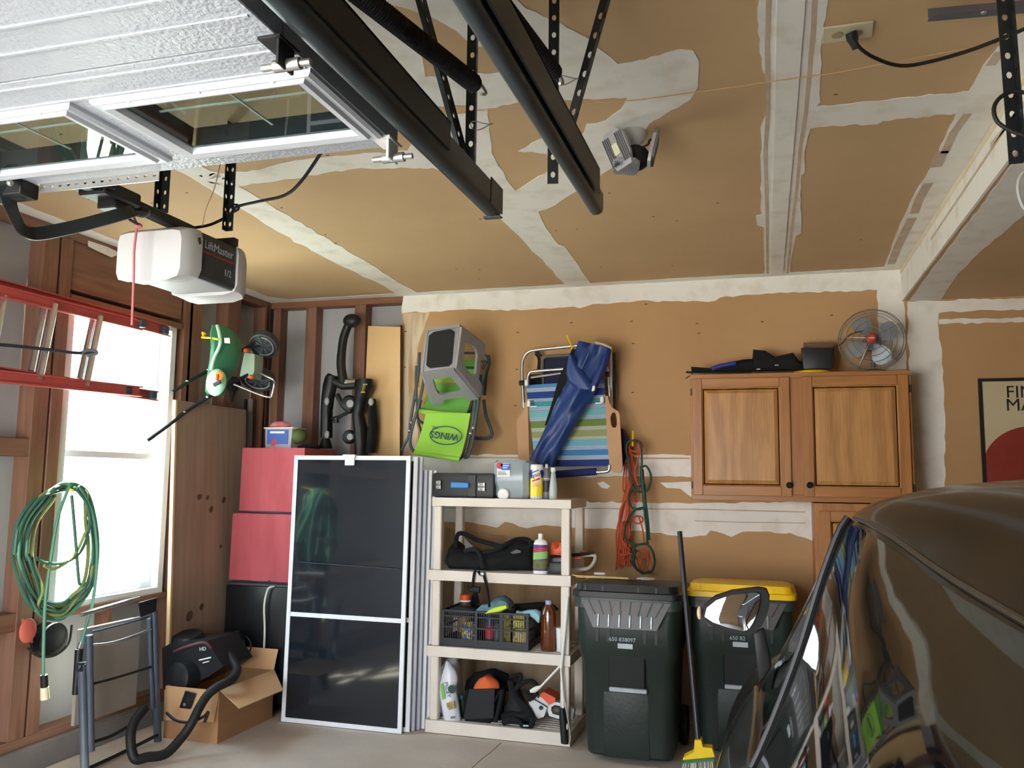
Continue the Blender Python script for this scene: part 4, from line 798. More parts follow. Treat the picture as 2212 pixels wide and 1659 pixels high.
for pts, r in (([(292, 640), (255, 850), (165, 1190), (140, 1290), (135, 1390), (155, 1450), (190, 1490)], .011), ([(930, 620), (870, 900), (830, 1200), (800, 1300), (755, 1480), (690, 1560)], .011), ([(965, 590), (905, 890), (860, 1200), (840, 1330), (790, 1520), (740, 1545)], .011), ([(240, 370), (232, 520), (225, 620), (130, 1190)], .011), ([(205, 520), (200, 700), (205, 900)], .010), ([(130, 1190), (120, 1300), (85, 1380), (38, 1465)], .009), ([(690, 375), (860, 378), (930, 385), (975, 400), (1000, 460)], .009)):
    out(G().tube(spl([w(a, b, 5.30) for a, b in pts], 4), r, 8), 'frame_tube', TUBEG, ch)
for a, b in ((145, 1155), (125, 1245), (845, 1215), (815, 1275)): out(G().ell(w(a, b, 5.285), (.012, .012, .014), n=8, m=5), 'rivet', STEEL, ch)
c2_ = root('folding_chair', 'lime green folding chair hanging upside down behind, seen through the grey stool', 'folding chair', tuple(w(520, 1080, 5.45)), 'lime green folding chairs on the wall')
cloth(c2_, w(330, 800, 5.42), w(830, 800, 5.42), w(250, 1030, 5.34), w(755, 1075, 5.34), -.02, LG2, 'seat_fabric')
out(G().tube([w(246, 1030, 5.335), w(500, 1058, 5.335), w(752, 1072, 5.335)], .019, 10), 'fabric_hem', LG, c2_)
cloth(c2_, w(380, 600, 5.44), w(930, 640, 5.44), w(400, 700, 5.41), w(900, 720, 5.41), 0, LG, 'fabric_fold'); cloth(c2_, w(400, 715, 5.45), w(760, 740, 5.45), w(450, 830, 5.43), w(740, 800, 5.43), 0, LG2, 'seat_fabric')
cloth(c2_, w(560, 455, 5.47), w(870, 455, 5.47), w(560, 640, 5.45), w(880, 650, 5.45), 0, LG2, 'back_fabric')
for pts, r in (([(210, 900), (215, 1080), (240, 1140), (295, 1165)], .010), ([(220, 1130), (270, 1290)], .008), ([(960, 900), (985, 1080), (1030, 1200), (1050, 1270), (1035, 1315), (980, 1335), (860, 1330)], .012), ([(1010, 400), (1020, 500), (985, 620), (965, 850)], .012), ([(945, 560), (990, 470), (1010, 400)], .010), ([(560, 545), (700, 540), (860, 545)], .009), ([(850, 900), (830, 1000), (750, 1080)], .010), ([(260, 900), (240, 980), (250, 1010)], .009), ([(915, 470), (1000, 470)], .008)):
    out(G().tube(spl([w(a, b, 5.46) for a, b in pts], 4), r, 8), 'frame_tube', TUBEG, c2_)
out(G().bar(w(230, 570, 5.44), w(232, 760, 5.44), .012, .004), 'yellow_edge', mat('edge_lime', (190, 200, 40), .6), c2_)
tag(out(G().tube([w(755, 190, 5.5), w(740, 215, 5.35), w(705, 240, 5.2)], .006, 7), 'wall_hook', YELLOW), 'yellow wall hook behind the grey step stool', 'hook')
# grey step stool with black tread, its top facing the room
st = root('step_stool', 'grey plastic step stool with a black tread pad hanging over the green chairs', 'stool', tuple(w(600, 900, 5.2)))
SG = mat('stool_grey', (142, 140, 142), .6, bump=.15, bs=120)
T = [w(335, 125, 4.98), w(690, 84, 4.98), w(628, 540, 4.98), w(278, 590, 4.98)]
B = [w(470, 230, 5.26), w(955, 285, 5.26), w(905, 870, 5.26), w(395, 945, 5.26)]
out(G().hexa(T+[p+V((0, .02, 0)) for p in T], .009), 'top', SG, st)
pad = [(345, 185), (400, 140), (590, 108), (636, 140), (605, 490), (570, 525), (360, 548), (316, 515)]
out(G().prism([w(a, b, 4.978) for a, b in pad], (0, -.003, 0)), 'tread_pad', mat('tread', (34, 33, 33), .9, bump=.4, bs=400), st)
def side(a, b, c, d, ins=(.16, .16, .22, .18)):
    # a,b on the top edge; c,d at the feet
    f = lambda u, v_: (a.lerp(b, u)).lerp(d.lerp(c, u), v_)
    n = ((b-a).cross(d-a)).normalized()*.018
    o_ = [f(0, 0), f(1, 0), f(1, 1), f(.78, 1.0), f(.72, .86), f(.28, .86), f(.22, 1.0), f(0, 1)]
    i_ = [f(.24, .20), f(.76, .20), f(.80, .55), f(.77, .66), f(.68, .72), f(.32, .72), f(.23, .66), f(.20, .55)]
    return quad_ring(o_, i_, n)
for k in range(4):
    a, b = T[k], T[(k+1) % 4]; out(side(a, b, B[(k+1) % 4], B[k]), 'side_panel', SG, st)
for k in range(4):
    c = B[k]; t_ = T[k]; cen = (B[0]+B[1]+B[2]+B[3])/4
    p0, p1 = t_.lerp(c, .05)+(cen-c)*.03, c+(cen-c)*.08
    out(G().tube([p0, t_.lerp(c, .4)+(cen-c)*.04, t_.lerp(c, .75)+(cen-c)*.06, p1], [.014, .018, .026, .028], 10), 'leg', SG, st)
# striped beach chair
e = lambda a, b, y=5.44: Y(1100+a*.199, 710+b*.199, y)
bc = root('beach_chair', 'folded beach chair with blue and green stripes and wooden arms on the wall', 'beach chair', tuple(e(640, 1560)))
bands = [(0, .045, (72, 134, 186)), (.045, .095, 0), (.095, .175, (32, 62, 130)), (.175, .215, 0), (.215, .275, (66, 152, 166)), (.275, .325, 0), (.325, .41, (116, 180, 186)), (.41, .455, 0), (.455, .535, (110, 132, 60)), (.535, .58, 1), (.58, .655, (146, 152, 104)), (.655, .69, 1), (.69, .765, (112, 174, 192)), (.765, .81, 0), (.81, .875, (62, 124, 178)), (.875, .925, 0), (.925, 1.0, (30, 50, 112))]
TL, TR, BL, BR = e(180, 612, 5.42), e(1032, 556, 5.42), e(285, 1500, 5.36), e(1092, 1490, 5.36)
cols = {}; g = G(); ms = []
def stripe(t0, t1, c):
    if c not in cols: cols[c] = len(ms); ms.append(mat('stripe_%d_%d_%d' % c, c, .8))
    g.mi = cols[c]; P = [[TL.lerp(BL, t).lerp(TR.lerp(BR, t), j/8)+V((0, .012*math.sin(math.pi*j/8), 0)) for j in range(9)] for t in (t0, t1)]
    g.grid(P, (0, .003, 0))
for t0, t1, c in bands:
    if isinstance(c, int):
        n = 4; wcol = (196, 204, 210) if c == 0 else (196, 198, 180)
        for k in range(n*2): stripe(t0+(t1-t0)*k/(n*2), t0+(t1-t0)*(k+1)/(n*2), wcol if k % 2 == 0 else ((96, 132, 172) if c == 0 else (140, 160, 150)))
    else: stripe(t0, t1, c)
out(g, 'striped_fabric', ms, bc, sm=0)
cloth(bc, e(1035, 560, 5.43), e(1040, 560, 5.5), e(1036, 720, 5.43), e(1040, 720, 5.5), 0, mat('stripe_32_62_130', (32, 62, 130)), 'fabric_side')
for pts, r, y in (([(158, 860), (150, 700), (142, 560), (140, 400), (160, 310), (205, 255), (290, 230), (500, 208), (740, 185), (1000, 172), (1080, 200), (1100, 280), (1110, 860)], .011, 5.46), ([(198, 620), (200, 540), (215, 490), (260, 465), (560, 440), (980, 405), (1060, 430), (1080, 600), (1098, 820)], .010, 5.44)):
    out(G().tube(spl([e(a, b, y) for a, b in pts], 4), r, 10), 'frame_tube', ALU, bc)
out(G().tube([e(235, 530, 5.43), e(560, 484, 5.43)], .008, 8), 'frame_tube', ALU, bc)
for pts in ([(1100, 860), (1130, 1000), (1120, 600), (1130, 300)],): out(G().tube([e(a, b, 5.5) for a, b in ((1135, 260), (1145, 500), (1130, 860))], .013, 8), 'frame_tube', DARKM, bc)
WA = mat('arm_wood', (190, 146, 104), .55, col2=(178, 134, 92), ns=4)
out(G().prism([e(a, b, 5.38) for a, b in ((165, 805), (200, 803), (208, 1000), (218, 1420), (160, 1432), (100, 1415), (88, 1300), (76, 1000), (90, 965), (140, 930), (158, 900))], (0, .016, 0)), 'wooden_arm', WA, bc)
slot = [(1118, 915), (1142, 908), (1160, 925), (1168, 1000), (1168, 1050), (1150, 1078), (1120, 1070), (1104, 1040), (1098, 960)]
out(G().prism([e(a, b, 5.36) for a, b in ((1036, 730), (1068, 728), (1085, 800), (1110, 850), (1150, 880), (1180, 890), (1200, 930), (1208, 1100), (1230, 1500), (1220, 1545), (1190, 1565), (1140, 1562), (1110, 1545), (1090, 1500), (1070, 1300), (1048, 900))], (0, .016, 0), [[e(a, b, 5.36) for a, b in slot]]), 'wooden_arm', WA, bc)
for a, b in ((190, 590), (215, 812), (1008, 772)): out(G().obb(e(a, b, 5.35), (.024, .03, .045), bev=.006), 'white_joint', WHITEP, bc)
for a0_, b0_, a1_, b1_ in ((225, 845, 300, 842), (935, 808, 1000, 806)): out(G().tube([e(a0_, b0_, 5.345), e(a1_, b1_, 5.345)], .004, 6), 'tie_rod', ALU, bc)
out(G().tube([e(112, 590, 5.4), e(172, 588, 5.4)], .017, 8).tube([e(1045, 495, 5.42), e(1085, 492, 5.42)], .017, 8), 'frame_joint', DARKM, bc)
out(G().tube(spl([e(1086, 1480, 5.36), e(1088, 1510, 5.36), e(1070, 1545, 5.36), e(1000, 1555, 5.36), e(940, 1558, 5.36), e(700, 1570, 5.36), e(480, 1585, 5.36)], 4), .011, 10), 'bottom_tube', ALU, bc)
out(G().tube([e(945, 1550, 5.36), e(700, 1568, 5.36), e(480, 1585, 5.36)], .024, 12), 'foam_grip', mat('navy_foam', (30, 36, 92), .8), bc)
# dark blue folding chair behind
nc = root('folding_chair', 'navy folding chair with grey tubes hanging behind the striped beach chair', 'folding chair', tuple(e(600, 600, 5.52)))
NV = mat('navy_fabric', (34, 38, 66), .85)
out(G().tube(spl([e(368, 600, 5.5), e(362, 450, 5.5), e(362, 350, 5.5), e(385, 310, 5.5), e(440, 298, 5.5), e(640, 285, 5.5), e(900, 270, 5.5)], 4), .009, 8), 'frame_tube', mat('dull_tube', (116, 116, 118), .4, metal=.5), nc)
out(G().tube(spl([e(320, 440, 5.52), e(325, 330, 5.52), e(290, 250, 5.52)], 4), .011, 8).tube([e(340, 310, 5.52), e(295, 262, 5.51)], .018, 8), 'frame_tube', BLACK, nc)
cloth(nc, e(380, 320, 5.53), e(1000, 290, 5.53), e(380, 610, 5.51), e(1000, 570, 5.51), .01, NV, 'seat_fabric'); cloth(nc, e(220, 500, 5.54), e(700, 470, 5.54), e(215, 620, 5.54), e(700, 600, 5.54), 0, BLACKF, 'seat_fabric')
tag(out(G().bag([e(1190, 1080, 5.5), e(1200, 1200, 5.5), e(1200, 1350, 5.5), e(1215, 1500, 5.5)], [e(1240, 1090, 5.5), e(1320, 1230, 5.5), e(1290, 1350, 5.5), e(1235, 1500, 5.5)], .03), 'navy_cloth', mat('navy_nylon', (26, 34, 84), .6)), 'navy cloth peeking out behind the right wooden chair arm', 'cloth')
tag(out(G().tube([e(628, 75, 5.46), e(660, 150, 5.42), e(684, 218, 5.40)], .0065, 7), 'wall_hook', YELLOW), 'yellow hook above the striped beach chair', 'hook')
# blue umbrella bag
ub = root('umbrella_bag', 'shiny blue umbrella bag hanging diagonally across the striped beach chair', 'bag', tuple(e(400, 1500, 5.3)))
UB = mat('blue_nylon', (40, 68, 128), .42, col2=(28, 50, 104), ns=3); UB2 = mat('blue_nylon_dark', (30, 46, 104), .5)
Lp = [(752, 135), (725, 215), (690, 330), (640, 470), (622, 600), (560, 720), (490, 860), (430, 1000), (370, 1130), (300, 1270), (235, 1390), (210, 1460)]
Rp = [(1112, 222), (1095, 300), (1060, 400), (1020, 500), (975, 600), (930, 700), (830, 860), (760, 980), (700, 1080), (620, 1220), (545, 1350), (490, 1500)]
rs = []
NN = 44
for i, (a, b) in enumerate(zip(Lp, Rp)):
    a, b = e(*a, 5.30), e(*b, 5.30); c = (a+b)/2; h = (b-a)/2; ring = []
    for k in range(NN):
        t = 2*math.pi*k/NN; f_ = 1+.3*math.sin(3*t+.7*i)+.24*math.sin(5*t-1.1*i)+.12*math.sin(9*t+1.4*i)
        ring.append(c+h*math.cos(t)+V((0, -1, 0))*(.055*math.sin(t)*f_ if math.sin(t) > 0 else .02*math.sin(t)))
    rs.append(ring)
out(G().rings(rs), 'bag_body', UB, ub, sm=70)
hood = [(650, 275), (700, 300), (760, 390), (860, 520), (900, 590), (960, 560), (1000, 600), (925, 700), (820, 690), (700, 640), (615, 480), (630, 350)]
g = G(); 
Ls = [(648, 275), (622, 400), (615, 480), (640, 560), (700, 640)]; Rs = [(700, 300), (770, 410), (850, 520), (905, 600), (940, 680)]
out(G().bag([e(a, b, 5.245) for a, b in Ls], [e(a, b, 5.245) for a, b in Rs], .03, rip=.15, n=20), 'hood_flap', UB, ub, sm=70)
out(G().bag([e(a, b, 5.25) for a, b in ((1000, 300), (960, 420), (900, 560), (880, 620))], [e(a, b, 5.25) for a, b in ((1110, 240), (1070, 400), (1000, 560), (950, 640))], .03, rip=.15, n=20), 'hood_flap', UB2, ub, sm=70)
out(G().bar(e(865, 258, 5.225), e(786, 440, 5.225), .012, .002), 'reflective_strip', mat('strip_grey', (150, 152, 160), .4), ub)
out(G().hexa([e(a, b, c) for c in (5.20, 5.215) for a, b in ((905, 618), (935, 618), (930, 672), (892, 685))], .004), 'white_toggle', WHITEP, ub)
out(G().tube(spl([e(930, 150, 5.28), e(1000, 165, 5.28), (e(1060, 190, 5.28)), e(1110, 215, 5.28)], 4), .008, 8), 'piped_edge', mat('cream_edge', (196, 184, 150), .6), ub)
out(G().prism([e(a, b, 5.31) for a, b in ((685, 215), (730, 225), (700, 420), (600, 620), (500, 800), (412, 1045), (384, 1050), (470, 780), (530, 560), (600, 400))], (0, .006, 0)), 'shoulder_strap', BLACKF, ub)
# extension cords on a hook
h2 = lambda a, b, y: Y(1320+a*.2048, 920+b*.2048, y)
tag(out(G().tube([h2(232, 55, 5.47), h2(230, 130, 5.44), h2(228, 215, 5.42)], .0065, 7), 'wall_hook', YELLOW), 'yellow hook holding the orange and green extension cords', 'hook')
oc_ = root('cord_bundle', 'orange extension cord braided into long loops on the wall', 'cord', tuple(h2(140, 1530, 5.48)))
OR = mat('orange_cord_m', (190, 82, 48), .6)
for k in range(10):
    j = lambda s_: random.uniform(-s_, s_)
    x0 = 190+j(20); lx = 40+k*16+j(12); yb0 = 1500+j(40)
    pts = [(x0+30, 160+j(20)), (x0+j(12), 230+j(20)), (180+j(40)+k*4, 480+j(30)), (150+j(30)+k*6, 700+j(40)), (100+k*12+j(16), 900+j(30)), (70+k*14+j(14), 1120+j(30)), (lx+10, 1330+j(20)), (lx, yb0)]
    out(G().tube(spl([h2(a, b, 5.50+j(.02)) for a, b in pts], 5), .0055, 6), 'cord_strand', OR, oc_)
for cx, cy, rx, ry in ((250, 240, 60, 70), (255, 210, 75, 60), (140, 1320, 55, 45), (180, 1380, 45, 40), (285, 990, 50, 40), (310, 1360, 60, 45), (260, 700, 40, 110), (340, 1420, 55, 110), (150, 1120, 45, 120)):
    out(G().tube(spl([h2(cx+rx*math.cos(t), cy+ry*math.sin(t), 5.47+.01*math.sin(3*t)) for t in [2*math.pi*i/8 for i in range(8)]], 4, True), .0055, 6, closed=True), 'cord_loop', OR, oc_)
for pts in ([(300, 200), (290, 330), (250, 500), (300, 650)], [(200, 260), (230, 480), (290, 640)], [(150, 380), (125, 620), (135, 700)], [(290, 960), (330, 1080), (350, 1250)], [(395, 1320), (420, 1430), (450, 1520)], [(330, 1400), (310, 1500), (320, 1530)]):
    out(G().tube(spl([h2(a, b, 5.485) for a, b in pts], 5), .0055, 6), 'cord_strand', OR, oc_)
gcx = root('cord_bundle', 'dark green extension cord in chained loops beside the orange one', 'cord', tuple(h2(360, 1560, 5.46)))
GR = mat('dark_green_cord', (22, 66, 52), .55)
for pts, cl in (([(250, 150), (310, 200), (325, 380), (330, 600), (350, 800), (370, 1000), (390, 1210)], 0), ([(260, 150), (180, 170), (160, 260), (185, 380), (200, 520), (230, 650), (290, 695), (340, 690)], 0), ([(310, 440), (370, 425), (415, 500), (420, 580), (390, 670), (340, 700)], 0), ([(330, 620), (300, 640), (210, 680), (185, 770), (220, 860), (300, 880), (350, 860)], 0), ([(340, 860), (250, 890), (180, 980), (145, 1100), (155, 1190), (220, 1245), (320, 1250), (400, 1230)], 0), ([(300, 1250), (245, 1290), (225, 1380), (245, 1480), (320, 1545), (420, 1540), (460, 1450), (440, 1330), (380, 1250)], 1), ([(335, 460), (350, 700), (385, 950), (405, 1200)], 0), ([(350, 620), (365, 820), (375, 1020), (380, 1230)], 0), ([(320, 420), (315, 560), (335, 720), (352, 900), (375, 1100)], 0), ([(260, 1300), (240, 1420), (270, 1500), (340, 1560), (400, 1530)], 0)):
    out(G().tube(spl([h2(a, b, 5.43+random.uniform(-.012, .012)) for a, b in pts], 6, bool(cl)), .0068, 7, closed=bool(cl)), 'cord_loop', GR, gcx)
# ================================================================ SCREENS LEANING
def screen(x0, x1, z1, y0, y1, label, mid=.65, pane=DGLASS, m=None, wf_=.026):
    r = root('window_screen', label, 'window screen', ((x0+x1)/2, y0, 0), 'white framed screens leaning in a row')
    m = m or FRAMEW; f = lambda x, z: V((x, y0+(y1-y0)*z/z1, z)); th = V((0, .014, 0))
    out(quad_ring([f(x0, .004), f(x1, .004), f(x1, z1), f(x0, z1)], [f(x0+wf_, .004+wf_), f(x1-wf_, .004+wf_), f(x1-wf_, z1-wf_), f(x0+wf_, z1-wf_)], th), 'frame', m, r)
    out(G().hexa([f(x0+wf_*.8, mid-.014), f(x1-wf_*.8, mid-.014), f(x1-wf_*.8, mid-.014)+th, f(x0+wf_*.8, mid-.014)+th, f(x0+wf_*.8, mid+.012), f(x1-wf_*.8, mid+.012), f(x1-wf_*.8, mid+.012)+th, f(x0+wf_*.8, mid+.012)+th]), 'crossbar', m, r)
    t2_ = V((0, .004, 0)); a = V((0, .006, 0)); w_ = wf_*.9
    out(G().hexa([f(x0+w_, w_)+a, f(x1-w_, w_)+a, f(x1-w_, w_)+a+t2_, f(x0+w_, w_)+a+t2_, f(x0+w_, z1-w_)+a, f(x1-w_, z1-w_)+a, f(x1-w_, z1-w_)+a+t2_, f(x0+w_, z1-w_)+a+t2_]), 'screen_pane', pane, r)
    return r
s0 = screen(-2.885, -2.083, 1.635, 4.80, 4.83, 'front screen of the leaning row, white frame round a dark glossy pane')
f = lambda x, z, d=0: V((x, 4.80+.03*z/1.635-d, z))
out(G().box(-2.52, 4.815, 1.575, -2.455, 4.828, 1.632, .002).box(-2.535, 4.812, 1.622, -2.45, 4.84, 1.642, .002), 'latch_plate', WHITEP, s0)
out(G().tube([(-2.80, 4.802, .97), (-2.13, 4.802, .955)], .0016, 5), 'scratch_line', mat('scratch', (70, 78, 88), .5), s0)
names = ['second', 'third', 'fourth', 'fifth', 'sixth']
GF = mat('silver_frame', (176, 180, 188), .35, metal=.3)
for k in range(5):
    screen(-2.86+.03*k, -2.052+.019*k, 1.63 if k < 2 else 1.55, 4.845+.032*k, 4.872+.032*k, '%s screen of the leaning row counted from the front, only its right edge showing' % names[k], m=FRAMEW if k in (0, 3, 4) else GF, mid=.65 if k != 4 else .86)
# ================================================================ SHELF UNIT
SX0, SX1, SY0, SY1 = -1.955, -1.088, 4.885, 5.33
sh = root('shelf_unit', 'cream plastic four tier shelf unit standing against the drywall', 'shelf', ((SX0+SX1)/2, (SY0+SY1)/2, 0))
TZ = [(1.335, 1.385), (.89, .95), (.443, .503), (0.004, .075)]
for i, (z0, z1) in enumerate(TZ):
    e_ = .012 if i else 0
    g = G(); o4 = [V((SX0-e_*1.0, SY0, z1)), V((SX1, SY0, z1)), V((SX1, SY1, z1)), V((SX0-e_, SY1, z1))]; i4 = [p+V(d) for p, d in zip(o4, ((.03, .03, 0), (-.03, .03, 0), (-.03, -.03, 0), (.03, -.03, 0)))]
    g.rings([o4, i4, [p+V((0, 0, z0-z1)) for p in i4], [p+V((0, 0, z0-z1)) for p in o4]], closed=True)
    t = out(g, 'shelf', CREAM, sh)
    g = G()
    for k in range(9): y = SY0+.05+k*(SY1-SY0-.1)/8; g.box(SX0+.02, y-.011, z1-.012, SX1-.02, y+.011, z1-.003)
    for k in range(7): x = SX0+.06+k*(SX1-SX0-.12)/6; g.box(x-.011, SY0+.02, z1-.02, x+.011, SY1-.02, z1-.005)
    o = out(g, 'shelf_grid', CREAM, t); o['kind'] = 'stuff'
for x, y in ((SX0+.034, SY0+.034), (SX1-.034, SY0+.034), (SX0+.034, SY1-.034), (SX1-.034, SY1-.034)):
    for z0, z1 in ((.075, .443), (.503, .89), (.95, 1.335)): out(G().box(x-.026, y-.026, z0, x+.026, y+.026, z1, .006), 'post', CREAM, sh)
# ================================================================ ON THE SHELVES
s4 = lambda a, b, y=4.95: Y(900+a*.217, 960+b*.217, y)
ZT = 1.386
tc_ = root('tool_case', 'black tool case with blue handle and two latches on the top shelf', 'tool case', tuple(V((s4(450, 500).x, 5.03, ZT))))
TC = mat('case_black', (44, 45, 47), .5)
a, b = s4(152, 280, 4.93), s4(762, 520, 4.93); zt = s4(300, 283, 4.93).z
out(G().box(a.x, 4.935, ZT, b.x, 5.16, zt, .018), 'case_shell', TC, tc_)
out(G().box(s4(525, 0).x, 4.922, ZT+.006, s4(612, 0).x, 4.94, zt-.01, .004), 'case_rib', mat('case_rib', (58, 58, 60), .55), tc_)
out(G().bar(s4(342, 402, 4.91), s4(522, 408, 4.91), .018, .036, bev=.005), 'handle', mat('handle_blue', (58, 128, 196), .45), tc_)
for x0, x1 in ((190, 242), (610, 680)):
    for y0, y1 in ((358, 402), (404, 446)): out(G().hexa([s4(p, q_+(8 if x0 > 500 else 0)+12*(x0 > 500), c) for c in (4.915, 4.935) for p, q_ in ((x0, y1), (x1, y1), (x1, y0), (x0, y0))], .003), 'latch', STEEL, tc_)
wj = root('water_jug', 'clear rectangular water jug with white cap and blue label lying on the top shelf', 'jug', tuple(V((s4(930, 500).x, 5.03, ZT))))
JG = mat('jug_clear', (176, 190, 196), .22, alpha=.72, spec=.6)
xs0, xs1 = s4(762, 300, 4.95).x, s4(1110, 300, 4.95).x; jt = s4(900, 152, 4.95).z; jm = s4(900, 370, 4.95).z
def rr_(x0, x1, y0, y1, z, r=.03):
    return [V((x0+r, y0, z)), V((x1-r, y0, z)), V((x1, y0+r, z)), V((x1, y1-r, z)), V((x1-r, y1, z)), V((x0+r, y1, z)), V((x0, y1-r, z)), V((x0, y0+r, z))]
out(G().rings([rr_(xs0+.02, xs1-.01, 4.955, 5.19, ZT+.001), rr_(xs0+.012, xs1, 4.945, 5.2, ZT+.02), rr_(xs0+.012, xs1, 4.945, 5.2, jm-.03), rr_(xs0, xs1, 4.935, 5.2, jm), rr_(xs0, xs1, 4.935, 5.2, jt-.02), rr_(xs0+.015, xs1-.015, 4.95, 5.19, jt)]), 'jug_body', JG, wj)
out(G().lathe([(.035, 0), (.036, .02), (.03, .026)], s4(872, 497, 4.945), (0, -1, 0), 22), 'cap', WHITEP, wj)
L_ = out(G().hexa([s4(p, q_, c) for c in (4.929, 4.932) for p, q_ in ((800, 322), (928, 322), (928, 190), (800, 190))]), 'label', WHITEP, wj)
out(G().hexa([s4(p, q_, c) for c in (4.926, 4.928) for p, q_ in ((842, 256), (926, 256), (926, 194), (836, 194))]), 'blue_field', mat('label_blue', (44, 104, 200), .5), L_)
out(G().lathe([(.02, 0), (.02, .002)], s4(826, 212, 4.928), (0, -1, 0), 18), 'red_dot', mat('label_red', (206, 44, 60), .5), L_)
g = G()
for k, (y_, w_) in enumerate(((212, 60), (232, 44))): g.bar(s4(858, y_, 4.925), s4(858+w_, y_, 4.925), .001, .005)
out(g, 'white_print', WHITEP, L_)
g = G()
for k in range(4): g.bar(s4(808, 272+k*10, 4.928), s4(880+k*8, 272+k*10, 4.928), .001, .003)
out(g, 'small_print', mat('print_dark', (110, 112, 124), .6), L_)
# wipes canister
wc_ = root('wipes_canister', 'wipes canister, yellow below and blue above with a white cap, on the top shelf', 'canister', tuple(V((s4(1190, 500).x, 4.97, ZT))))
cz = V((s4(1192, 500, 4.97).x, 4.975, ZT)); R0 = .0385*1.0; hh = s4(1190, 200, 4.97).z-ZT
def band(r, h0, h1, m, nm, par): return out(G().lathe([(r, h0), (r, h1)], cz, n=28), nm, m, par)
out(G().lathe([(R0*.96, 0), (R0, .008), (R0, hh*.12)], cz, n=28), 'base', WHITEP, wc_); band(R0+.0004, hh*.08, hh*.62, mat('wipe_yellow', (246, 224, 52), .4), 'yellow_label', wc_); band(R0+.0004, hh*.62, hh*.84, mat('wipe_blue', (44, 52, 150), .4), 'blue_label', wc_)
out(G().lathe([(R0*1.02, hh*.84), (R0*1.03, hh*.97), (R0*.9, hh), (R0*.3, hh*.995)], cz, n=28), 'cap', WHITEP, wc_)
def curved(cz, r, x0, x1, z0, z1, m, nm, par, slant=0, n=8):
    g = G(); P = []
    for i in range(2):
        P.append([V((cz.x+r*math.sin(x0+(x1-x0)*j/n), cz.y-r*math.cos(x0+(x1-x0)*j/n), cz.z+(z0, z1)[i]+slant*j/n)) for j in range(n+1)])
    return out(g.grid(P, (0, -.0006, 0)), nm, m, par)
curved(cz, R0+.001, -.35, .95, hh*.36, hh*.62, mat('label_cream', (240, 230, 190), .5), 'cream_panel', wc_, slant=.018)
curved(cz, R0+.002, -.45, .8, hh*.60, hh*.74, WHITEP, 'white_swoosh', wc_, slant=.022)
curved(cz, R0+.003, -.45, .75, hh*.49, hh*.535, mat('label_red', (206, 44, 60), .5), 'red_band', wc_, slant=.016)
curved(cz, R0+.002, -.5, .3, hh*.78, hh*.82, WHITEP, 'white_swoosh', wc_, slant=.010)
out(G().text('Lysol', .036, plane_m(cz+V((.002, -R0-.0045, hh*.69)), (1, 0, .3), (0, 0, 1)), .0012), 'lettering', mat('wipe_navy', (36, 36, 84), .4), wc_, sm=0)
g = G()
for k in range(4): g.bar(cz+V((-.012, -R0-.002, hh*(.47-.035*k))), cz+V((.022, -R0-.001, hh*(.48-.035*k))), .001, .003)
out(g, 'red_print', mat('print_red2', (206, 120, 120), .6), wc_)
c1 = V((s4(1292, 500, 5.0).x, 5.0, ZT)); sb = root('dark_bottle', 'slim grey bottle with dark label and pointed white tip on the top shelf', 'bottle', tuple(c1))
h_ = s4(1290, 195, 5.0).z-ZT
out(G().lathe([(.024, 0), (.026, .01), (.026, h_*.62), (.022, h_*.72), (.013, h_*.82), (.009, h_*.88)], c1, n=20), 'bottle', mat('bottle_grey', (120, 120, 124), .35), sb)
out(G().lathe([(.0265, h_*.2), (.0265, h_*.52)], c1, n=20), 'label', mat('label_dark', (52, 54, 56), .5), sb); out(G().lathe([(.0266, h_*.56), (.0266, h_*.6)], c1, n=20), 'print', mat('print_light', (190, 184, 190), .5), sb)
out(G().lathe([(.009, h_*.87), (.009, h_*.97), (.005, h_)], c1, n=14), 'tip', WHITEP, sb)
c1 = V((s4(1360, 500, 4.96).x, 4.96, ZT)); sb = root('clear_bottle', 'small clear bottle with a narrow neck at the right end of the top shelf row', 'bottle', tuple(c1))
h_ = s4(1360, 232, 4.96).z-ZT
out(G().lathe([(.023, 0), (.025, .008), (.025, h_*.3), (.020, h_*.55), (.013, h_*.8), (.011, h_*.86)], c1, n=20), 'bottle', mat('bottle_clear', (206, 212, 214), .2, alpha=.7), sb); out(G().lathe([(.012, h_*.86), (.017, h_*.9), (.016, h_)], c1, n=16), 'cap', mat('cap_clear', (220, 224, 224), .3, alpha=.85), sb)
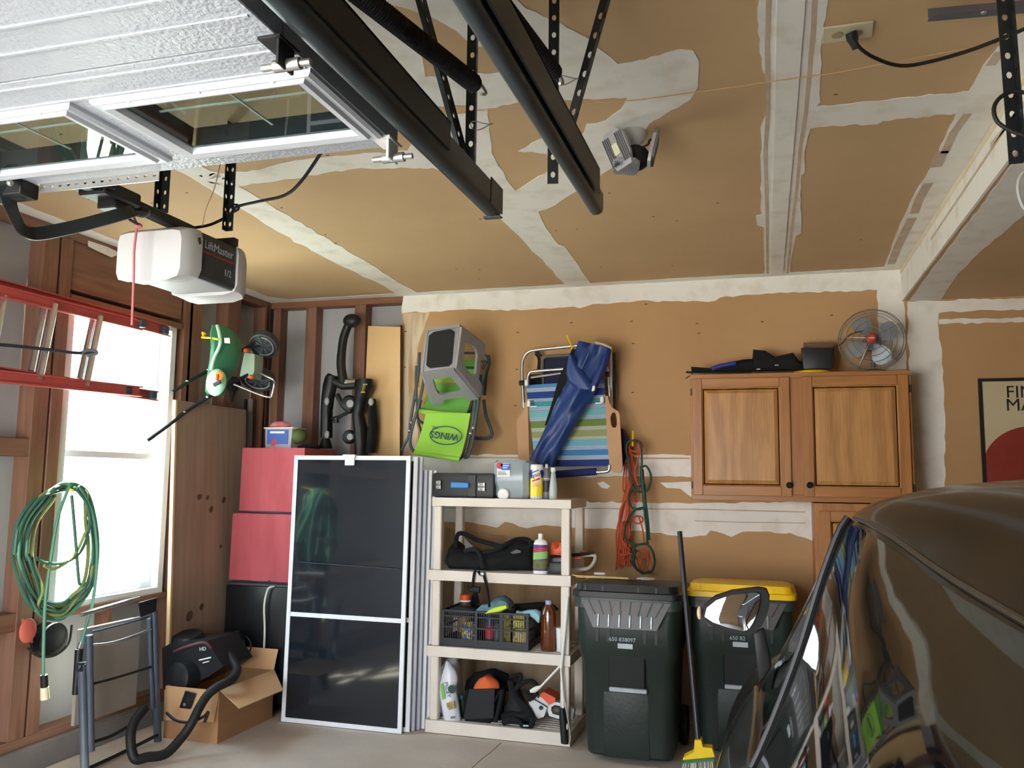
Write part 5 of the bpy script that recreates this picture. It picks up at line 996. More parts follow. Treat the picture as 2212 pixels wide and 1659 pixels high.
# second shelf: black bag, bottle, hedge trimmer, charger
Z2 = .951
bb = root('black_bag', 'limp black bag with open handles and dangling straps on the second shelf', 'bag', tuple(V((s4(740, 1240, 5.0).x, 5.0, Z2))))
top = [(325, 1120), (350, 1010), (400, 960), (470, 1020), (560, 1040), (640, 1060), (760, 1040), (860, 1010), (980, 960), (1080, 945), (1160, 960), (1180, 1060)]
bot = [(330, 1230), (345, 1238), (400, 1240), (470, 1243), (560, 1246), (640, 1250), (760, 1255), (860, 1250), (980, 1255), (1080, 1255), (1160, 1258), (1180, 1240)]
out(G().bag([s4(a, b, 5.08) for a, b in top], [s4(a, b, 5.02) for a, b in bot], [.05, .1, .13, .13, .12, .12, .13, .12, .12, .11, .09, .04], n=18, rip=.14), 'bag_body', BLACKF, bb, sm=60)
out(G().tube(spl([s4(390, 1020, 4.94), s4(400, 920, 4.98), (s4(430, 885, 5.0)), s4(500, 900, 5.02), s4(600, 950, 5.02), s4(740, 990, 5.0), s4(860, 1020, 4.96)], 5), .014, 8).tube(spl([s4(640, 1080, 4.9), s4(760, 1060, 4.9), s4(880, 1000, 4.93), s4(1000, 945, 5.0), s4(1110, 950, 5.02), s4(1150, 1010, 5.0)], 5), .013, 8).tube(spl([s4(480, 1060, 4.9), s4(580, 1045, 4.88), s4(640, 1110, 4.88), s4(660, 1230, 4.87)], 5), .013, 8), 'handles', BLACKF, bb)
for pts in ([(470, 925), (500, 960), (560, 1010), (540, 1050), (490, 1075)], [(930, 1080), (990, 1045), (1040, 1060), (1030, 1080), (960, 1088)]): out(G().prism([s4(a, b, 4.925 if pts[0][0] < 600 else 4.93) for a, b in pts], (0, .004, 0)), 'grey_lining', mat('lining', (96, 96, 94), .8), bb)
for pts in ([(590, 1230), (572, 1290), (560, 1380), (540, 1430), (500, 1410)], [(660, 1270), (690, 1380), (720, 1560), (725, 1620)], [(610, 1260), (640, 1300), (680, 1290)]):
    PP = [s4(a, b, 4.868) for a, b in pts]; g = G()
    for p_, q_ in zip(PP, PP[1:]): g.bar(p_, q_, .003, .02 if 0 else .022, up=(1, 0, .0)) if 0 else g.tube([p_, q_], .009, 6)
    out(g, 'strap', BLACKF, bb)
out(G().ell(s4(655, 1290, 4.86), (.014, .006, .012)), 'buckle', STEEL, bb)
wb = root('white_bottle', 'white bottle with purple and green label on the second shelf', 'bottle', tuple(V((s4(1230, 1280, 4.935).x, 4.935, Z2))))
cb_ = V((s4(1232, 1280, 4.93).x, 4.93, Z2)); hb = s4(1235, 885, 4.93).z-Z2
def oval(cb_, w, d, z, n=24): return [cb_+V((w*math.cos(2*math.pi*k/n), d*math.sin(2*math.pi*k/n), z)) for k in range(n)]
out(G().rings([oval(cb_, .040, .022, 0), oval(cb_, .043, .024, .008), oval(cb_, .043, .024, hb*.74), oval(cb_, .034, .02, hb*.82), oval(cb_, .015, .013, hb*.86)]), 'bottle', WHITEP, wb)
out(G().lathe([(.0145, hb*.86), (.0145, hb*.99), (.012, hb)], cb_, n=18), 'cap', WHITEP, wb)
def ovl(z0, z1, m, nm, a0=-1.25, a1=1.45, sl=0, k=1.02):
    P = [[cb_+V((.043*k*math.sin(a0+(a1-a0)*j/8), -.024*k*math.cos(a0+(a1-a0)*j/8)-.0006, z+sl*j/8)) for j in range(9)] for z in (hb*z0, hb*z1)]
    return out(G().grid(P, (0, -.0006, 0)), nm, m, wb)
ovl(.08, .72, mat('label_purple', (84, 50, 130), .5), 'purple_label'); ovl(.34, .52, mat('label_green', (130, 186, 100), .5), 'green_band', sl=.012, k=1.05); ovl(.12, .34, mat('label_olive', (120, 110, 60), .6, col2=(70, 90, 50), ns=40), 'picture', k=1.05); ovl(.53, .62, mat('label_redtext', (186, 40, 60), .5), 'red_band', a0=-1.1, a1=1.2, sl=.012, k=1.08)
hk_ = root('hedge_trimmer', 'orange hedge trimmer with pale loop handle on the second shelf behind the post', 'trimmer', tuple(V((s4(1500, 1150, 5.1).x, 5.1, Z2))))
out(G().hexa([s4(a, b, c) for c in (5.0, 5.1) for a, b in ((1320, 1110), (1470, 1110), (1480, 975), (1340, 970))], .02).tube([s4(1400, 1100, 5.05), s4(1390, 985, 5.0)], .02, 10), 'motor_housing', ORANGE, hk_)
out(G().tube(spl([s4(1520, 1110, 5.08), s4(1640, 1105, 5.06), s4(1740, 1100, 5.05), s4(1778, 1115, 5.05), s4(1760, 1180, 5.05), s4(1700, 1235, 5.06), s4(1580, 1245, 5.08)], 6), .011, 8), 'loop_handle', mat('pale_handle', (176, 178, 160), .5), hk_)
out(G().tube([s4(1330, 1115, 5.0), s4(1560, 1100, 5.04), s4(1770, 1085, 5.05)], .010, 8), 'handle_top', BLACK, hk_)
out(G().hexa([s4(a, b, c) for c in (5.02, 5.08) for a, b in ((1560, 1145), (1640, 1140), (1650, 1120), (1570, 1122))], .004).ell(s4(1650, 1065, 5.08), (.02, .02, .006)), 'trigger', ORANGE, hk_)
chg = root('battery_charger', 'black battery charger on the second shelf right of the white bottle', 'charger', tuple(V((s4(1390, 1300, 4.92).x, 4.92, Z2))))
out(G().hexa([s4(a, b, c) for c in (4.90, 4.99) for a, b in ((1305, 1285), (1475, 1292), (1475, 1180), (1320, 1175))], .01), 'charger_base', BLACK, chg)
out(G().hexa([s4(a, b, c) for c in (4.93, 5.0) for a, b in ((1340, 1190), (1475, 1190), (1475, 1120), (1350, 1125))], .012), 'battery', mat('battery_grey', (50, 50, 52), .4), chg)
for k in range(3): tag(out(G().tube([(-1.93+.02*k, 5.16+.03*k, Z2+.006), (-1.40, 5.12+.035*k, Z2+.006)], .004, 6), 'orange_rod', ORANGE), ('front', 'middle', 'rear')[k]+' one of three thin orange rods lying behind the black bag', 'rod', 'orange rods on the second shelf')
# third shelf: crate with gloves and bottles, amber jug, white cup
Z3 = .504
s6 = lambda a, b, y=4.94: Y(920+a*.1537, 1280+b*.1537, y)
cr_ = root('black_crate', 'black plastic grid crate of cleaning things on the third shelf', 'crate', tuple(V((s6(830, 780).x, 5.05, Z3))))
cx0, cx1, cy0, cy1, czt = s6(235, 700, 4.93).x, s6(1425, 700, 4.93).x, 4.93, 5.24, s6(800, 265, 4.93).z
CB = mat('crate_black', (30, 32, 36), .5)
g = G()
for z, h_ in ((Z3+.022, .042), (Z3+.11, .008), (Z3+.175, .008), (czt-.006, .012)):
    for y in (cy0, cy1): g.box(cx0, y-.005, z-h_/2, cx1, y+.005, z+h_/2)
    for x in (cx0, cx1): g.box(x-.005, cy0, z-h_/2, x+.005, cy1, z+h_/2)
g.box(cx0, cy0, Z3+.001, cx1, cy1, Z3+.008)
out(g, 'crate_rails', CB, cr_)
g = G()
for q_ in (0, .4, .7, 1): x = cx0+(cx1-cx0)*q_; g.box(x-.009, cy0-.006, Z3, x+.009, cy0+.006, czt).box(x-.009, cy1-.006, Z3, x+.009, cy1+.006, czt)
for y in (cy0, (cy0+cy1)/2, cy1): g.box(cx1-.006, y-.008, Z3, cx1+.006, y+.008, czt)
out(g, 'crate_posts', CB, cr_)
g = G()
for k in range(38):
    x = cx0+(cx1-cx0)*(k+.5)/38; g.box(x-.0018, cy0+.004, Z3+.04, x+.0018, cy0+.007, czt-.01)
for k in range(18):
    y = cy0+(cy1-cy0)*(k+.5)/18; g.box(cx1-.004, y-.0022, Z3+.04, cx1-.001, y+.0022, czt-.01)
o = out(g, 'crate_grid', CB, cr_); o['kind'] = 'stuff'
def lump(pts_l, pts_r, d, m, nm, label, cat, y=5.0, rip=.2, grp=None): return tag(out(G().bag([s6(a, b, y) for a, b in pts_l], [s6(a, b, y) for a, b in pts_r], d, n=18, rip=rip), nm, m, sm=60), label, cat, grp)
BG = mat('blue_grey_cloth', (120, 152, 170), .8, col2=(70, 96, 116), ns=6)
lump([(720, 240), (800, 160), (900, 150), (1000, 60), (1100, 40), (1180, 90), (1210, 180)], [(730, 280), (800, 290), (900, 290), (1000, 290), (1100, 250), (1180, 230), (1220, 240)], .06, BG, 'work_glove', 'blue grey work glove lying highest on the black crate', 'glove', y=5.02)
lump([(850, 270), (950, 210), (1050, 185), (1140, 170)], [(870, 300), (960, 300), (1060, 270), (1160, 220)], .03, mat('neon_yellow', (206, 230, 60), .7), 'neon_cloth', 'neon yellow cloth under the blue grey glove in the crate', 'cloth', y=4.95)
lump([(1280, 250), (1340, 265), (1440, 240), (1540, 232), (1610, 260), (1620, 330)], [(1290, 300), (1350, 300), (1440, 320), (1530, 380), (1580, 430), (1600, 420)], .03, mat('pale_blue_cloth', (148, 190, 200), .8), 'pale_cloth', 'pale blue cloth hanging over the right end of the crate', 'cloth', y=4.98)
lump([(1230, 160), (1400, 150), (1560, 135), (1700, 135), (1800, 180), (1830, 240)], [(1240, 260), (1400, 280), (1560, 270), (1700, 290), (1790, 280), (1830, 260)], .06, BLACKF, 'black_cloth', 'black cloth piled behind the right end of the crate', 'cloth', y=5.14)
lump([(360, 210), (450, 180), (560, 190), (700, 240)], [(380, 330), (470, 350), (600, 340), (710, 290)], .06, mat('slate_cloth', (54, 66, 80), .8), 'slate_cloth', 'dark slate cloth at the left end of the crate', 'cloth', y=5.03)
lump([(1090, 260), (1200, 200), (1270, 200)], [(1100, 300), (1200, 310), (1280, 290)], .05, BLACKF, 'black_glove', 'black glove in the middle of the crate', 'glove', y=5.02)
def can(px_, y, r, z0, h_, m, m2, nm, label, cat, capc=None, grp=None):
    c = V((s6(px_, 600, y).x, y, z0)); t = root(nm, label, cat, tuple(c), grp)
    out(G().lathe([(r*.95, 0), (r, .01), (r, h_*.8), (r*.7, h_*.92), (r*.6, h_)], c, n=18), 'bottle', m, t)
    if m2: out(G().lathe([(r+.0006, h_*.2), (r+.0006, h_*.6)], c, n=18), 'label', m2, t)
    if capc: out(G().lathe([(r*.75, h_), (r*.78, h_+.028), (r*.7, h_+.032)], c, n=16), 'cap', capc, t)
    return t
can(545, 5.1, .045, Z3+.009, czt-Z3+.03, mat('brown_bottle', (92, 66, 40), .4), mat('label_tan', (150, 120, 70), .5), 'orange_cap_bottle', 'brown bottle with a flat orange and white cap at the left of the crate', 'bottle', ORANGE)
out(G().lathe([(.036, 0), (.036, .01)], V((s6(545, 600, 5.1).x, 5.1, czt+.028)), n=16), 'white_ring', WHITEP, None); o = bpy.data.objects['white_ring']; pr_ = bpy.data.objects['orange_cap_bottle']; o.parent = pr_; o.location = o.location-pr_.location
BY = mat('blue_yellow_print', (50, 100, 180), .5, col2=(226, 190, 60), ns=60, sharp=(.48, .54)); YB2 = mat('yellow_print', (206, 196, 70), .5, col2=(90, 80, 40), ns=50, sharp=(.55, .62)); TY = mat('tan_print', (206, 180, 110), .5, col2=(60, 50, 40), ns=40, sharp=(.55, .62))
can(610, 4.985, .048, Z3+.009, .13, BY, None, 'blue_tin', 'blue and yellow tin inside the left of the crate', 'tin')
can(900, 5.0, .03, Z3+.009, .19, mat('navy_bottle', (36, 56, 110), .4), mat('label_red', (206, 44, 60), .5), 'navy_bottle', 'navy bottle with red label in the middle of the crate', 'bottle')
can(1010, 4.99, .026, Z3+.009, .13, mat('slate_bottle', (70, 80, 86), .3), None, 'slate_bottle', 'slate grey bottle in the middle of the crate', 'bottle')
can(1130, 5.02, .028, Z3+.009, .20, YB2, None, 'olive_bottle', 'olive green bottle right of the middle of the crate', 'bottle')
tag(out(G().box(s6(1235, 0, 4.97).x, 4.965, Z3+.01, s6(1410, 0, 4.97).x, 5.0, Z3+.115), 'tan_packet', TY), 'tan printed packet low at the right of the crate', 'packet')
tag(out(G().box(s6(1240, 0, 5.02).x, 5.01, Z3+.01, s6(1400, 0, 5.02).x, 5.05, Z3+.2), 'yellow_packet', YB2), 'yellow printed packet behind the tan one in the crate', 'packet')
c = V((s6(1720, 800, 4.99).x, 4.99, Z3)); aj = root('amber_jug', 'amber brown bottle with pale cap at the right end of the third shelf', 'bottle', tuple(c))
out(G().rings([oval(c, .04, .035, 0), oval(c, .046, .038, .01), oval(c, .046, .038, .2), oval(c, .040, .034, .235), oval(c, .02, .02, .265)]), 'bottle', mat('amber', (96, 44, 14), .08, spec=.9, coat=.6), aj)
out(G().lathe([(.019, .262), (.02, .285), (.016, .29)], c, n=16), 'cap', mat('lilac_cap', (176, 170, 206), .4), aj)
out(G().bar(c+V((-.01, -.0385, .12)), c+V((-.01, -.0385, .19)), .002, .02, up=(0, 1, 0)), 'bright_label', mat('amber_label', (206, 120, 30), .5), aj)
c = V((s6(1895, 800, 4.98).x, 4.99, Z3)); tag(out(G().lathe([(.024, 0), (.026, .003), (.032, .135), (.03, .135), (.022, .01)], c, n=20), 'white_cup', WHITEP), 'white plastic cup behind the right front post on the third shelf', 'cup')
sbm = root('spray_bottle', 'dark spray bottle behind the left of the crate', 'bottle', tuple(s6(640, 150, 5.2)))
cc_ = V((s6(640, 200, 5.2).x, 5.27, Z3)); sbm.location = cc_; ORG[sbm.name] = cc_
out(G().lathe([(.035, 0), (.036, .01), (.036, .2), (.014, .27)], cc_, n=16), 'bottle', mat('dark_navy', (24, 34, 54), .4), sbm); out(G().hexa([cc_+V(p) for p in ((-.04, -.012, .28), (.03, -.012, .27), (.03, .012, .27), (-.04, .012, .28), (-.045, -.012, .31), (.035, -.012, .31), (.035, .012, .31), (-.045, .012, .31))], .004).tube([cc_+V((0, 0, .25)), cc_+V((0, 0, .28))], .013, 10), 'trigger', BLACK, sbm)
# bottom shelf
Z4 = .076
s7 = lambda a, b, y=4.95: Y(930+a*.1492, 1420+b*.1491, y)
wbg = root('white_bag', 'white plastic bag with green panel and round dark logo on the bottom shelf', 'bag', tuple(V((s7(310, 900).x, 4.94, Z4))))
WB = mat('white_film', (222, 224, 232), .35, spec=.6)
out(G().bag([s7(a, b, 4.95) for a, b in ((230, 40), (190, 180), (135, 370), (130, 500), (160, 680), (195, 900), (210, 930))], [s7(a, b, 4.95) for a, b in ((275, 60), (370, 200), (400, 330), (370, 430), (400, 620), (430, 820), (440, 925))], [.012, .035, .04, .045, .05, .045, .03], n=18, rip=.1), 'bag_body', WB, wbg, sm=60)
def dec(pts, m, nm, par, y=4.897, th=.0015): return out(G().prism([s7(a, b, y) for a, b in pts], (0, th, 0)), nm, m, par, sm=0)
dec([(140, 385), (178, 380), (215, 600), (165, 615)], mat('panel_green', (120, 186, 84), .5), 'green_panel', wbg)
out(G().lathe([(.024, 0), (.024, .001)], s7(308, 462, 4.897), (0, -1, 0), 20, sx=.7 if 0 else 1), 'round_logo', mat('logo_green', (24, 66, 54), .5), wbg)
dec([(230, 665), (340, 625), (352, 740), (270, 765), (240, 730)], mat('picture_green', (106, 116, 66), .6, col2=(186, 156, 90), ns=30), 'picture', wbg); dec([(288, 860), (352, 850), (355, 885), (292, 892)], mat('code_grey', (110, 110, 120), .5), 'barcode', wbg)
out(G().text('MILBY', .034, plane_m(s7(238, 470, 4.896), s7(262, 575)-s7(222, 380), (1, 0, .1)), .0008), 'lettering', mat('print_dark', (110, 112, 124), .6), wbg, sm=0)
g2b = root('garden_bag', 'white and green garden product bag behind the front white one', 'bag', tuple(V((s7(420, 900, 5.1).x, 5.1, Z4))))
out(G().bag([s7(a, b, 5.1) for a, b in ((250, 0), (150, 150), (140, 500), (150, 920))], [s7(a, b, 5.1) for a, b in ((380, 0), (420, 150), (470, 500), (490, 900))], [.02, .06, .07, .06], n=18, rip=.1), 'bag_body', WB, g2b, sm=60)
out(G().prism([s7(a, b, 5.02) for a, b in ((405, 620), (475, 600), (482, 880), (430, 890))], (0, .02, 0)), 'green_panel', mat('deep_green', (44, 92, 44), .5), g2b); out(G().prism([s7(a, b, 5.02) for a, b in ((390, 560), (465, 555), (465, 610), (400, 620))], (0, .02, 0)), 'blue_panel', mat('soft_blue', (90, 140, 176), .5), g2b)
tbg = root('tool_bag', 'black tool bag with an orange cloth on top on the bottom shelf', 'tool bag', tuple(V((s7(760, 950).x, 5.03, Z4))))
out(G().bag([s7(a, b, 5.05) for a, b in ((520, 440), (500, 560), (490, 740), (470, 900), (470, 925))], [s7(a, b, 5.05) for a, b in ((1090, 440), (1080, 560), (1060, 740), (1020, 930), (1000, 960))], .11, n=24, rip=.05), 'bag_body', BLACKF, tbg, sm=60)
out(G().bag([s7(a, b, 5.2) for a, b in ((800, 185), (640, 220), (520, 330), (490, 480))], [s7(a, b, 5.2) for a, b in ((930, 185), (1120, 240), (1180, 340), (1150, 480))], .06, n=20, rip=.1), 'bag_flap', BLACKF, tbg, sm=60)
out(G().prism([s7(a, b, 4.935) for a, b in ((560, 465), (930, 455), (910, 880), (480, 900))], (0, .012, 0)), 'front_pocket', mat('pocket', (34, 35, 38), .8), tbg)
out(G().bag([s7(a, b, 4.99) for a, b in ((800, 262), (700, 310), (650, 380), (620, 440))], [s7(a, b, 4.99) for a, b in ((850, 262), (950, 320), (995, 380), (1000, 445))], .045, n=18, rip=.14), 'orange_cloth', mat('orange_cloth_m', (214, 100, 48), .8), tbg, sm=60)
out(G().tube([s7(1040, 470, 4.95), s7(1000, 700, 4.93), s7(940, 930, 4.93)], .012, 8).tube([s7(1000, 500, 4.97), s7(900, 680, 4.94)], .008, 8), 'strap', BLACKF, tbg)
hs_ = root('harness', 'tangle of black straps and buckles in the middle of the bottom shelf', 'harness', tuple(V((s7(1250, 950).x, 4.95, Z4))))
for pts, r, y in (([(1150, 300), (1200, 270), (1300, 245), (1310, 300), (1270, 360), (1200, 400)], .011, 5.0), ([(1160, 330), (1180, 450), (1260, 600), (1400, 750), (1480, 900)], .022, 4.97), ([(1220, 470), (1290, 400), (1380, 350), (1470, 345), (1530, 400), (1540, 470), (1450, 520), (1340, 500)], .014, 4.97), ([(1490, 880), (1460, 980), (1400, 1040), (1350, 1040), (1340, 1000), (1280, 930), (1150, 900), (1050, 960)], .016, 4.92), ([(1380, 540), (1450, 560), (1430, 620), (1550, 520)], .011, 4.95), ([(1050, 880), (1200, 840), (1350, 860), (1450, 840)], .03, 4.98)):
    out(G().tube(spl([s7(a, b, y) for a, b in pts], 5), r, 8), 'strap', BLACKF, hs_)
out(G().bag([s7(a, b, 5.03) for a, b in ((1150, 420), (1130, 600), (1060, 780), (1050, 930))], [s7(a, b, 5.03) for a, b in ((1280, 450), (1370, 640), (1470, 800), (1480, 940))], .06, n=18, rip=.1), 'padded_back', mat('pocket', (34, 35, 38), .8), hs_, sm=60)
out(G().hexa([s7(a, b, c) for c in (4.895, 4.905) for a, b in ((1340, 1005), (1420, 1005), (1420, 980), (1340, 978))], .002), 'pale_tag', mat('pale_tag', (160, 186, 180), .5), hs_)
cs = root('chainsaw', 'white and orange chainsaw lying on the right of the bottom shelf', 'chainsaw', tuple(V((s7(1700, 880, 5.0).x, 5.02, Z4))))
CW = mat('saw_white', (212, 214, 214), .4); CO = mat('saw_orange', (222, 84, 40), .4)
out(G().prism([s7(a, b, 4.99) for a, b in ((1420, 620), (1500, 560), (1700, 700), (1640, 860), (1560, 890), (1440, 780))], (0, .11, 0)), 'engine_cover', CW, cs)
out(G().prism([s7(a, b, 4.985) for a, b in ((1470, 590), (1540, 540), (1720, 650), (1700, 700))], (0, .1, 0)), 'top_cover', CW, cs)
out(G().prism([s7(a, b, 4.975) for a, b in ((1570, 540), (1640, 500), (1810, 590), (1800, 650), (1720, 690), (1690, 660))], (0, .12, 0)), 'air_filter_cover', CO, cs)
out(quad_ring([s7(a, b, 4.98) for a, b in ((1700, 700), (1780, 640), (1960, 680), (2080, 760), (2060, 900), (1860, 890), (1720, 850), (1695, 780))], [s7(a, b, 4.98) for a, b in ((1750, 720), (1800, 690), (1930, 720), (2020, 780), (2010, 860), (1880, 850), (1770, 820), (1745, 770))], (0, .05, 0)), 'rear_handle', CW, cs)
out(G().ell(s7(1830, 775, 5.0), (.04, .02, .035)), 'rear_guard', mat('guard_dark', (60, 56, 50), .5), cs)
out(G().bar(s7(1490, 600, 4.975), s7(1690, 720, 4.975), .006, .005).lathe([(.012, 0), (.012, .004)], s7(1600, 730, 4.985), (0, -1, 0), 14).lathe([(.006, 0), (.006, .004)], s7(1562, 572, 4.98), (0, -1, 0), 12), 'seams', BLACK, cs)
wcd = root('white_plug_cord', 'white cord with a plug looped from the top of the right front post', 'cord', tuple(s7(1900, 110, 4.865)))
WC2 = mat('bright_white', (230, 230, 226), .45)
out(G().tube([s7(1900, 90, 4.86), s7(1880, 120, 4.858), s7(1740, 270, 4.85), s7(1590, 430, 4.845)], .006, 8).tube([s7(1592, 428, 4.845), s7(1540, 450, 4.845), s7(1500, 475, 4.845), s7(1445, 492, 4.845)], [.008, .015, .015, .009], 10), 'plug_end', WC2, wcd)
out(G().tube(spl([Y(1226, 1290, 4.865), Y(1222, 1340, 4.86), s7(1912, -50, 4.86), s7(1895, 150, 4.858), s7(1905, 350, 4.858), s7(1915, 560, 4.858), s7(1920, 740, 4.858)], 5), [.008]*31, 8), 'cord', WC2, wcd)
out(G().tube(spl([s7(1895, 150, 4.85), s7(1930, 560, 4.85), s7(1975, 800, 4.85), s7(2005, 1000, 4.85), s7(2022, 1180, 4.85), s7(2005, 1245, 4.85), s7(1990, 1260, 4.85)], 5), .0035, 6), 'thin_cord', mat('cream_cord', (190, 184, 160), .5), wcd)
out(G().ell(s7(1968, 1005, 4.845), (.010, .008, .022)), 'cord_switch', WC2, wcd)
tag(out(G().bag([s7(1870, 730, 4.85), s7(1862, 900, 4.85), s7(1888, 1240, 4.85)], [s7(1945, 740, 4.85), s7(1985, 950, 4.85), s7(2000, 1255, 4.85)], [.02, .022, .018], n=14), 'hand_tool', BLACK), 'slim black tool hanging on the white cord at the bottom right of the shelf', 'tool')
# ================================================================ WALL CABINET, THINGS ON IT, POSTER
KX0, KX1, KY, KZ0, KZ1 = -.432, .812, 5.29, 1.392, 2.155
kb = root('wall_cabinet', 'oak wall cabinet with two raised panel doors and black knobs', 'cabinet', ((KX0+KX1)/2, 5.45, KZ0))
out(G().box(KX0, KY+.02, KZ0, KX1, 5.585, KZ1), 'cabinet_body', OAK, kb)
def pan(x0, x1, z0, z1, par, y=KY):
    f = .058
    d = out(G().box(x0+.01, y-.002, z0+.01, x1-.01, y+.002, z1-.01), 'door', OAK, par)
    for a, b in ((x0, x0+f), (x1-f, x1)): out(G().box(a, y-.016, z0, b, y+.002, z1, .003), 'door_stile', OAK, d)
    for a, b in ((z0, z0+f), (z1-f, z1)): out(G().box(x0+f, y-.016, a, x1-f, y+.002, b, .003), 'door_rail', OAKH, d)
    def L(i, yy): return [V((x0+f+i, yy, z0+f+i)), V((x1-f-i, yy, z0+f+i)), V((x1-f-i, yy, z1-f-i)), V((x0+f+i, yy, z1-f-i))]
    out(G().rings([L(-.004, y+.004), L(-.002, y-.008), L(.006, y-.002), L(.012, y-.002), L(.034, y-.013), L(.036, y-.013)]), 'raised_panel', grainy('oak_panel', (188, 138, 84), (148, 100, 54)), d, sm=20)
    return d
dl0, dl1 = Y(1514, 1068, KY).x-.012, Y(1712, 1068, KY).x
dz0, dz1 = Y(1610, 1071, KY).z, Y(1600, 817, KY).z
for a, b in ((KZ1-.035, KZ1), (KZ0, KZ0+.04)): out(G().box(KX0, KY, a, KX1, KY+.02, b, .002), 'face_rail', OAKH, kb)
for a, b in ((KX0, KX0+.04), (KX1-.04, KX1), (Y(1705, 900, KY).x, Y(1738, 900, KY).x)): out(G().box(a, KY, KZ0+.04, b, KY+.02, KZ1-.035, .002), 'face_stile', OAK, kb)
da = pan(KX0+.012, Y(1707, 900, KY).x, dz0, dz1, kb, KY-.004); db = pan(Y(1733, 900, KY).x, KX1-.016, dz0, dz1, kb, KY-.004)
for d_, px_ in ((da, 1705), (db, 1749)):
    out(G().lathe([(.008, 0), (.008, .012), (.015, .018), (.018, .026), (.012, .032)], Y(px_, 1048, KY-.02), (0, -1, 0), 18), 'knob', mat('knob_black', (14, 14, 15), .2), d_)
for x, z in ((KX0+.003, dz0+.06), (KX0+.003, dz1-.08), (KX1-.012, dz1-.08), (KX1-.012, dz0+.06)): out(G().box(x, KY-.012, z-.022, x+.012, KY+.001, z+.022, .002), 'hinge', mat('hinge_bronze', (60, 46, 36), .5, metal=.5), kb)
kl = root('lower_cabinet', 'small oak cabinet below the wall cabinet, behind the car roof', 'cabinet', (Y(1830, 1092, 5.3).x+.05, 5.45, .75))
lx0 = Y(1758, 1092, 5.3).x
out(G().box(lx0, 5.3, .75, .79, 5.585, KZ0-.006, .002), 'cabinet_body', OAK, kl); pan(lx0+.03, .77, .8, KZ0-.05, kl, 5.298)
# things on top of the cabinet
ZK = KZ1+.001
m5 = lambda a, b, y=5.4: Y(1480+a*.226, 660+b*.226, y)
pg = root('sports_bag', 'black crumpled bag with blue ribbed hose lying on the wall cabinet', 'bag', tuple(V((m5(700, 600).x, 5.42, ZK))))
out(G().bag([m5(a, b, 5.42) for a, b in ((640, 560), (650, 420), (760, 430), (860, 490), (940, 470), (1030, 450), (1080, 520), (1150, 560))], [m5(a, b, 5.38) for a, b in ((620, 630), (700, 632), (780, 630), (860, 630), (950, 628), (1030, 625), (1090, 622), (1150, 618))], [.05, .07, .07, .06, .06, .06, .05, .03], n=18, rip=.15), 'bag_body', BLACKF, pg, sm=60)
out(G().bag([m5(a, b, 5.36) for a, b in ((60, 585), (250, 600), (400, 560), (640, 520))], [m5(a, b, 5.36) for a, b in ((65, 638), (250, 636), (400, 632), (640, 632))], .03, n=14, rip=.1), 'strap_pile', BLACKF, pg)
out(G().tube(spl([m5(250, 610, 5.33), m5(330, 580, 5.33), m5(420, 562, 5.33), m5(490, 550, 5.33)], 7), .016, 10, ribs=.85), 'blue_hose', mat('hose_blue', (34, 44, 120), .5), pg)
out(G().tube(spl([m5(490, 550, 5.34), m5(560, 535, 5.36), m5(660, 530, 5.38)], 5), .014, 8), 'black_tube', BLACK, pg)
out(G().tube([m5(10, 635, 5.34), m5(60, 640, 5.34), m5(640, 636, 5.33)], .006, 6), 'strap', BLACKF, pg)
for a, b in ((700, 608), (875, 570)): out(G().obb(m5(a, b, 5.31), (.022, .004, .006)), 'clip', STEEL, pg)
tag(out(G().hexa([m5(a, b, c) for c in (5.35, 5.47) for a, b in ((1130, 612), (1410, 604), (1412, 405), (1105, 402))], .012), 'black_box', BLACK), 'black box standing on the wall cabinet left of the fan', 'box')
tag(out(G().hexa([m5(a, b, c) for c in (5.48, 5.55) for a, b in ((1130, 600), (1400, 600), (1430, 352), (1130, 355))], .004), 'wire_basket', mat('basket_brown', (112, 84, 60), .7)), 'dull brown basket behind the black box on the wall cabinet', 'basket')
tag(out(G().lathe([(.11, 0), (.115, .006), (.105, .014), (.03, .02)], V((m5(1210, 618, 5.36).x, 5.40, ZK)), n=30), 'yellow_disc', YELLOW), 'yellow plastic disc lying on the edge of the wall cabinet', 'disc')
# desk fan
fc = Y(1883, 735, 5.36); fn = root('desk_fan', 'old desk fan with grey blades, wire cage and red hub on the wall cabinet', 'fan', (fc.x, 5.42, ZK))
RF = .186; ax = V((-.12, -1, .03)).normalized(); u_ = V((1, 0, 0)); u_ = (u_-ax*u_.dot(ax)).normalized(); v_ = ax.cross(u_)
CG = mat('cage_wire', (120, 118, 112), .35, metal=.7)
circ = lambda r, d: [fc+ax*d+(u_*math.cos(t)+v_*math.sin(t))*r for t in [2*math.pi*k/40 for k in range(40)]]
for r, d in ((RF, 0), (RF*.93, .035), (RF*.75, .05), (RF*.55, .058), (RF*.36, .06), (RF*.93, -.03), (RF*.6, -.05)): out(G().tube(circ(r, d), .0022 if r < RF else .003, 6, closed=True), 'cage_ring', CG, fn)
g = G()
for k in range(5):
    t = 2*math.pi*k/5+.5; dr = u_*math.cos(t)+v_*math.sin(t); g.tube([fc+ax*.062+dr*.03, fc+ax*.058+dr*RF*.6, fc+ax*.035+dr*RF*.93, fc+dr*RF, fc-ax*.03+dr*RF*.93, fc-ax*.055+dr*RF*.4], .002, 5)
out(g, 'cage_spokes', CG, fn)
FBm = mat('blade_grey', (150, 156, 162), .35, metal=.3)
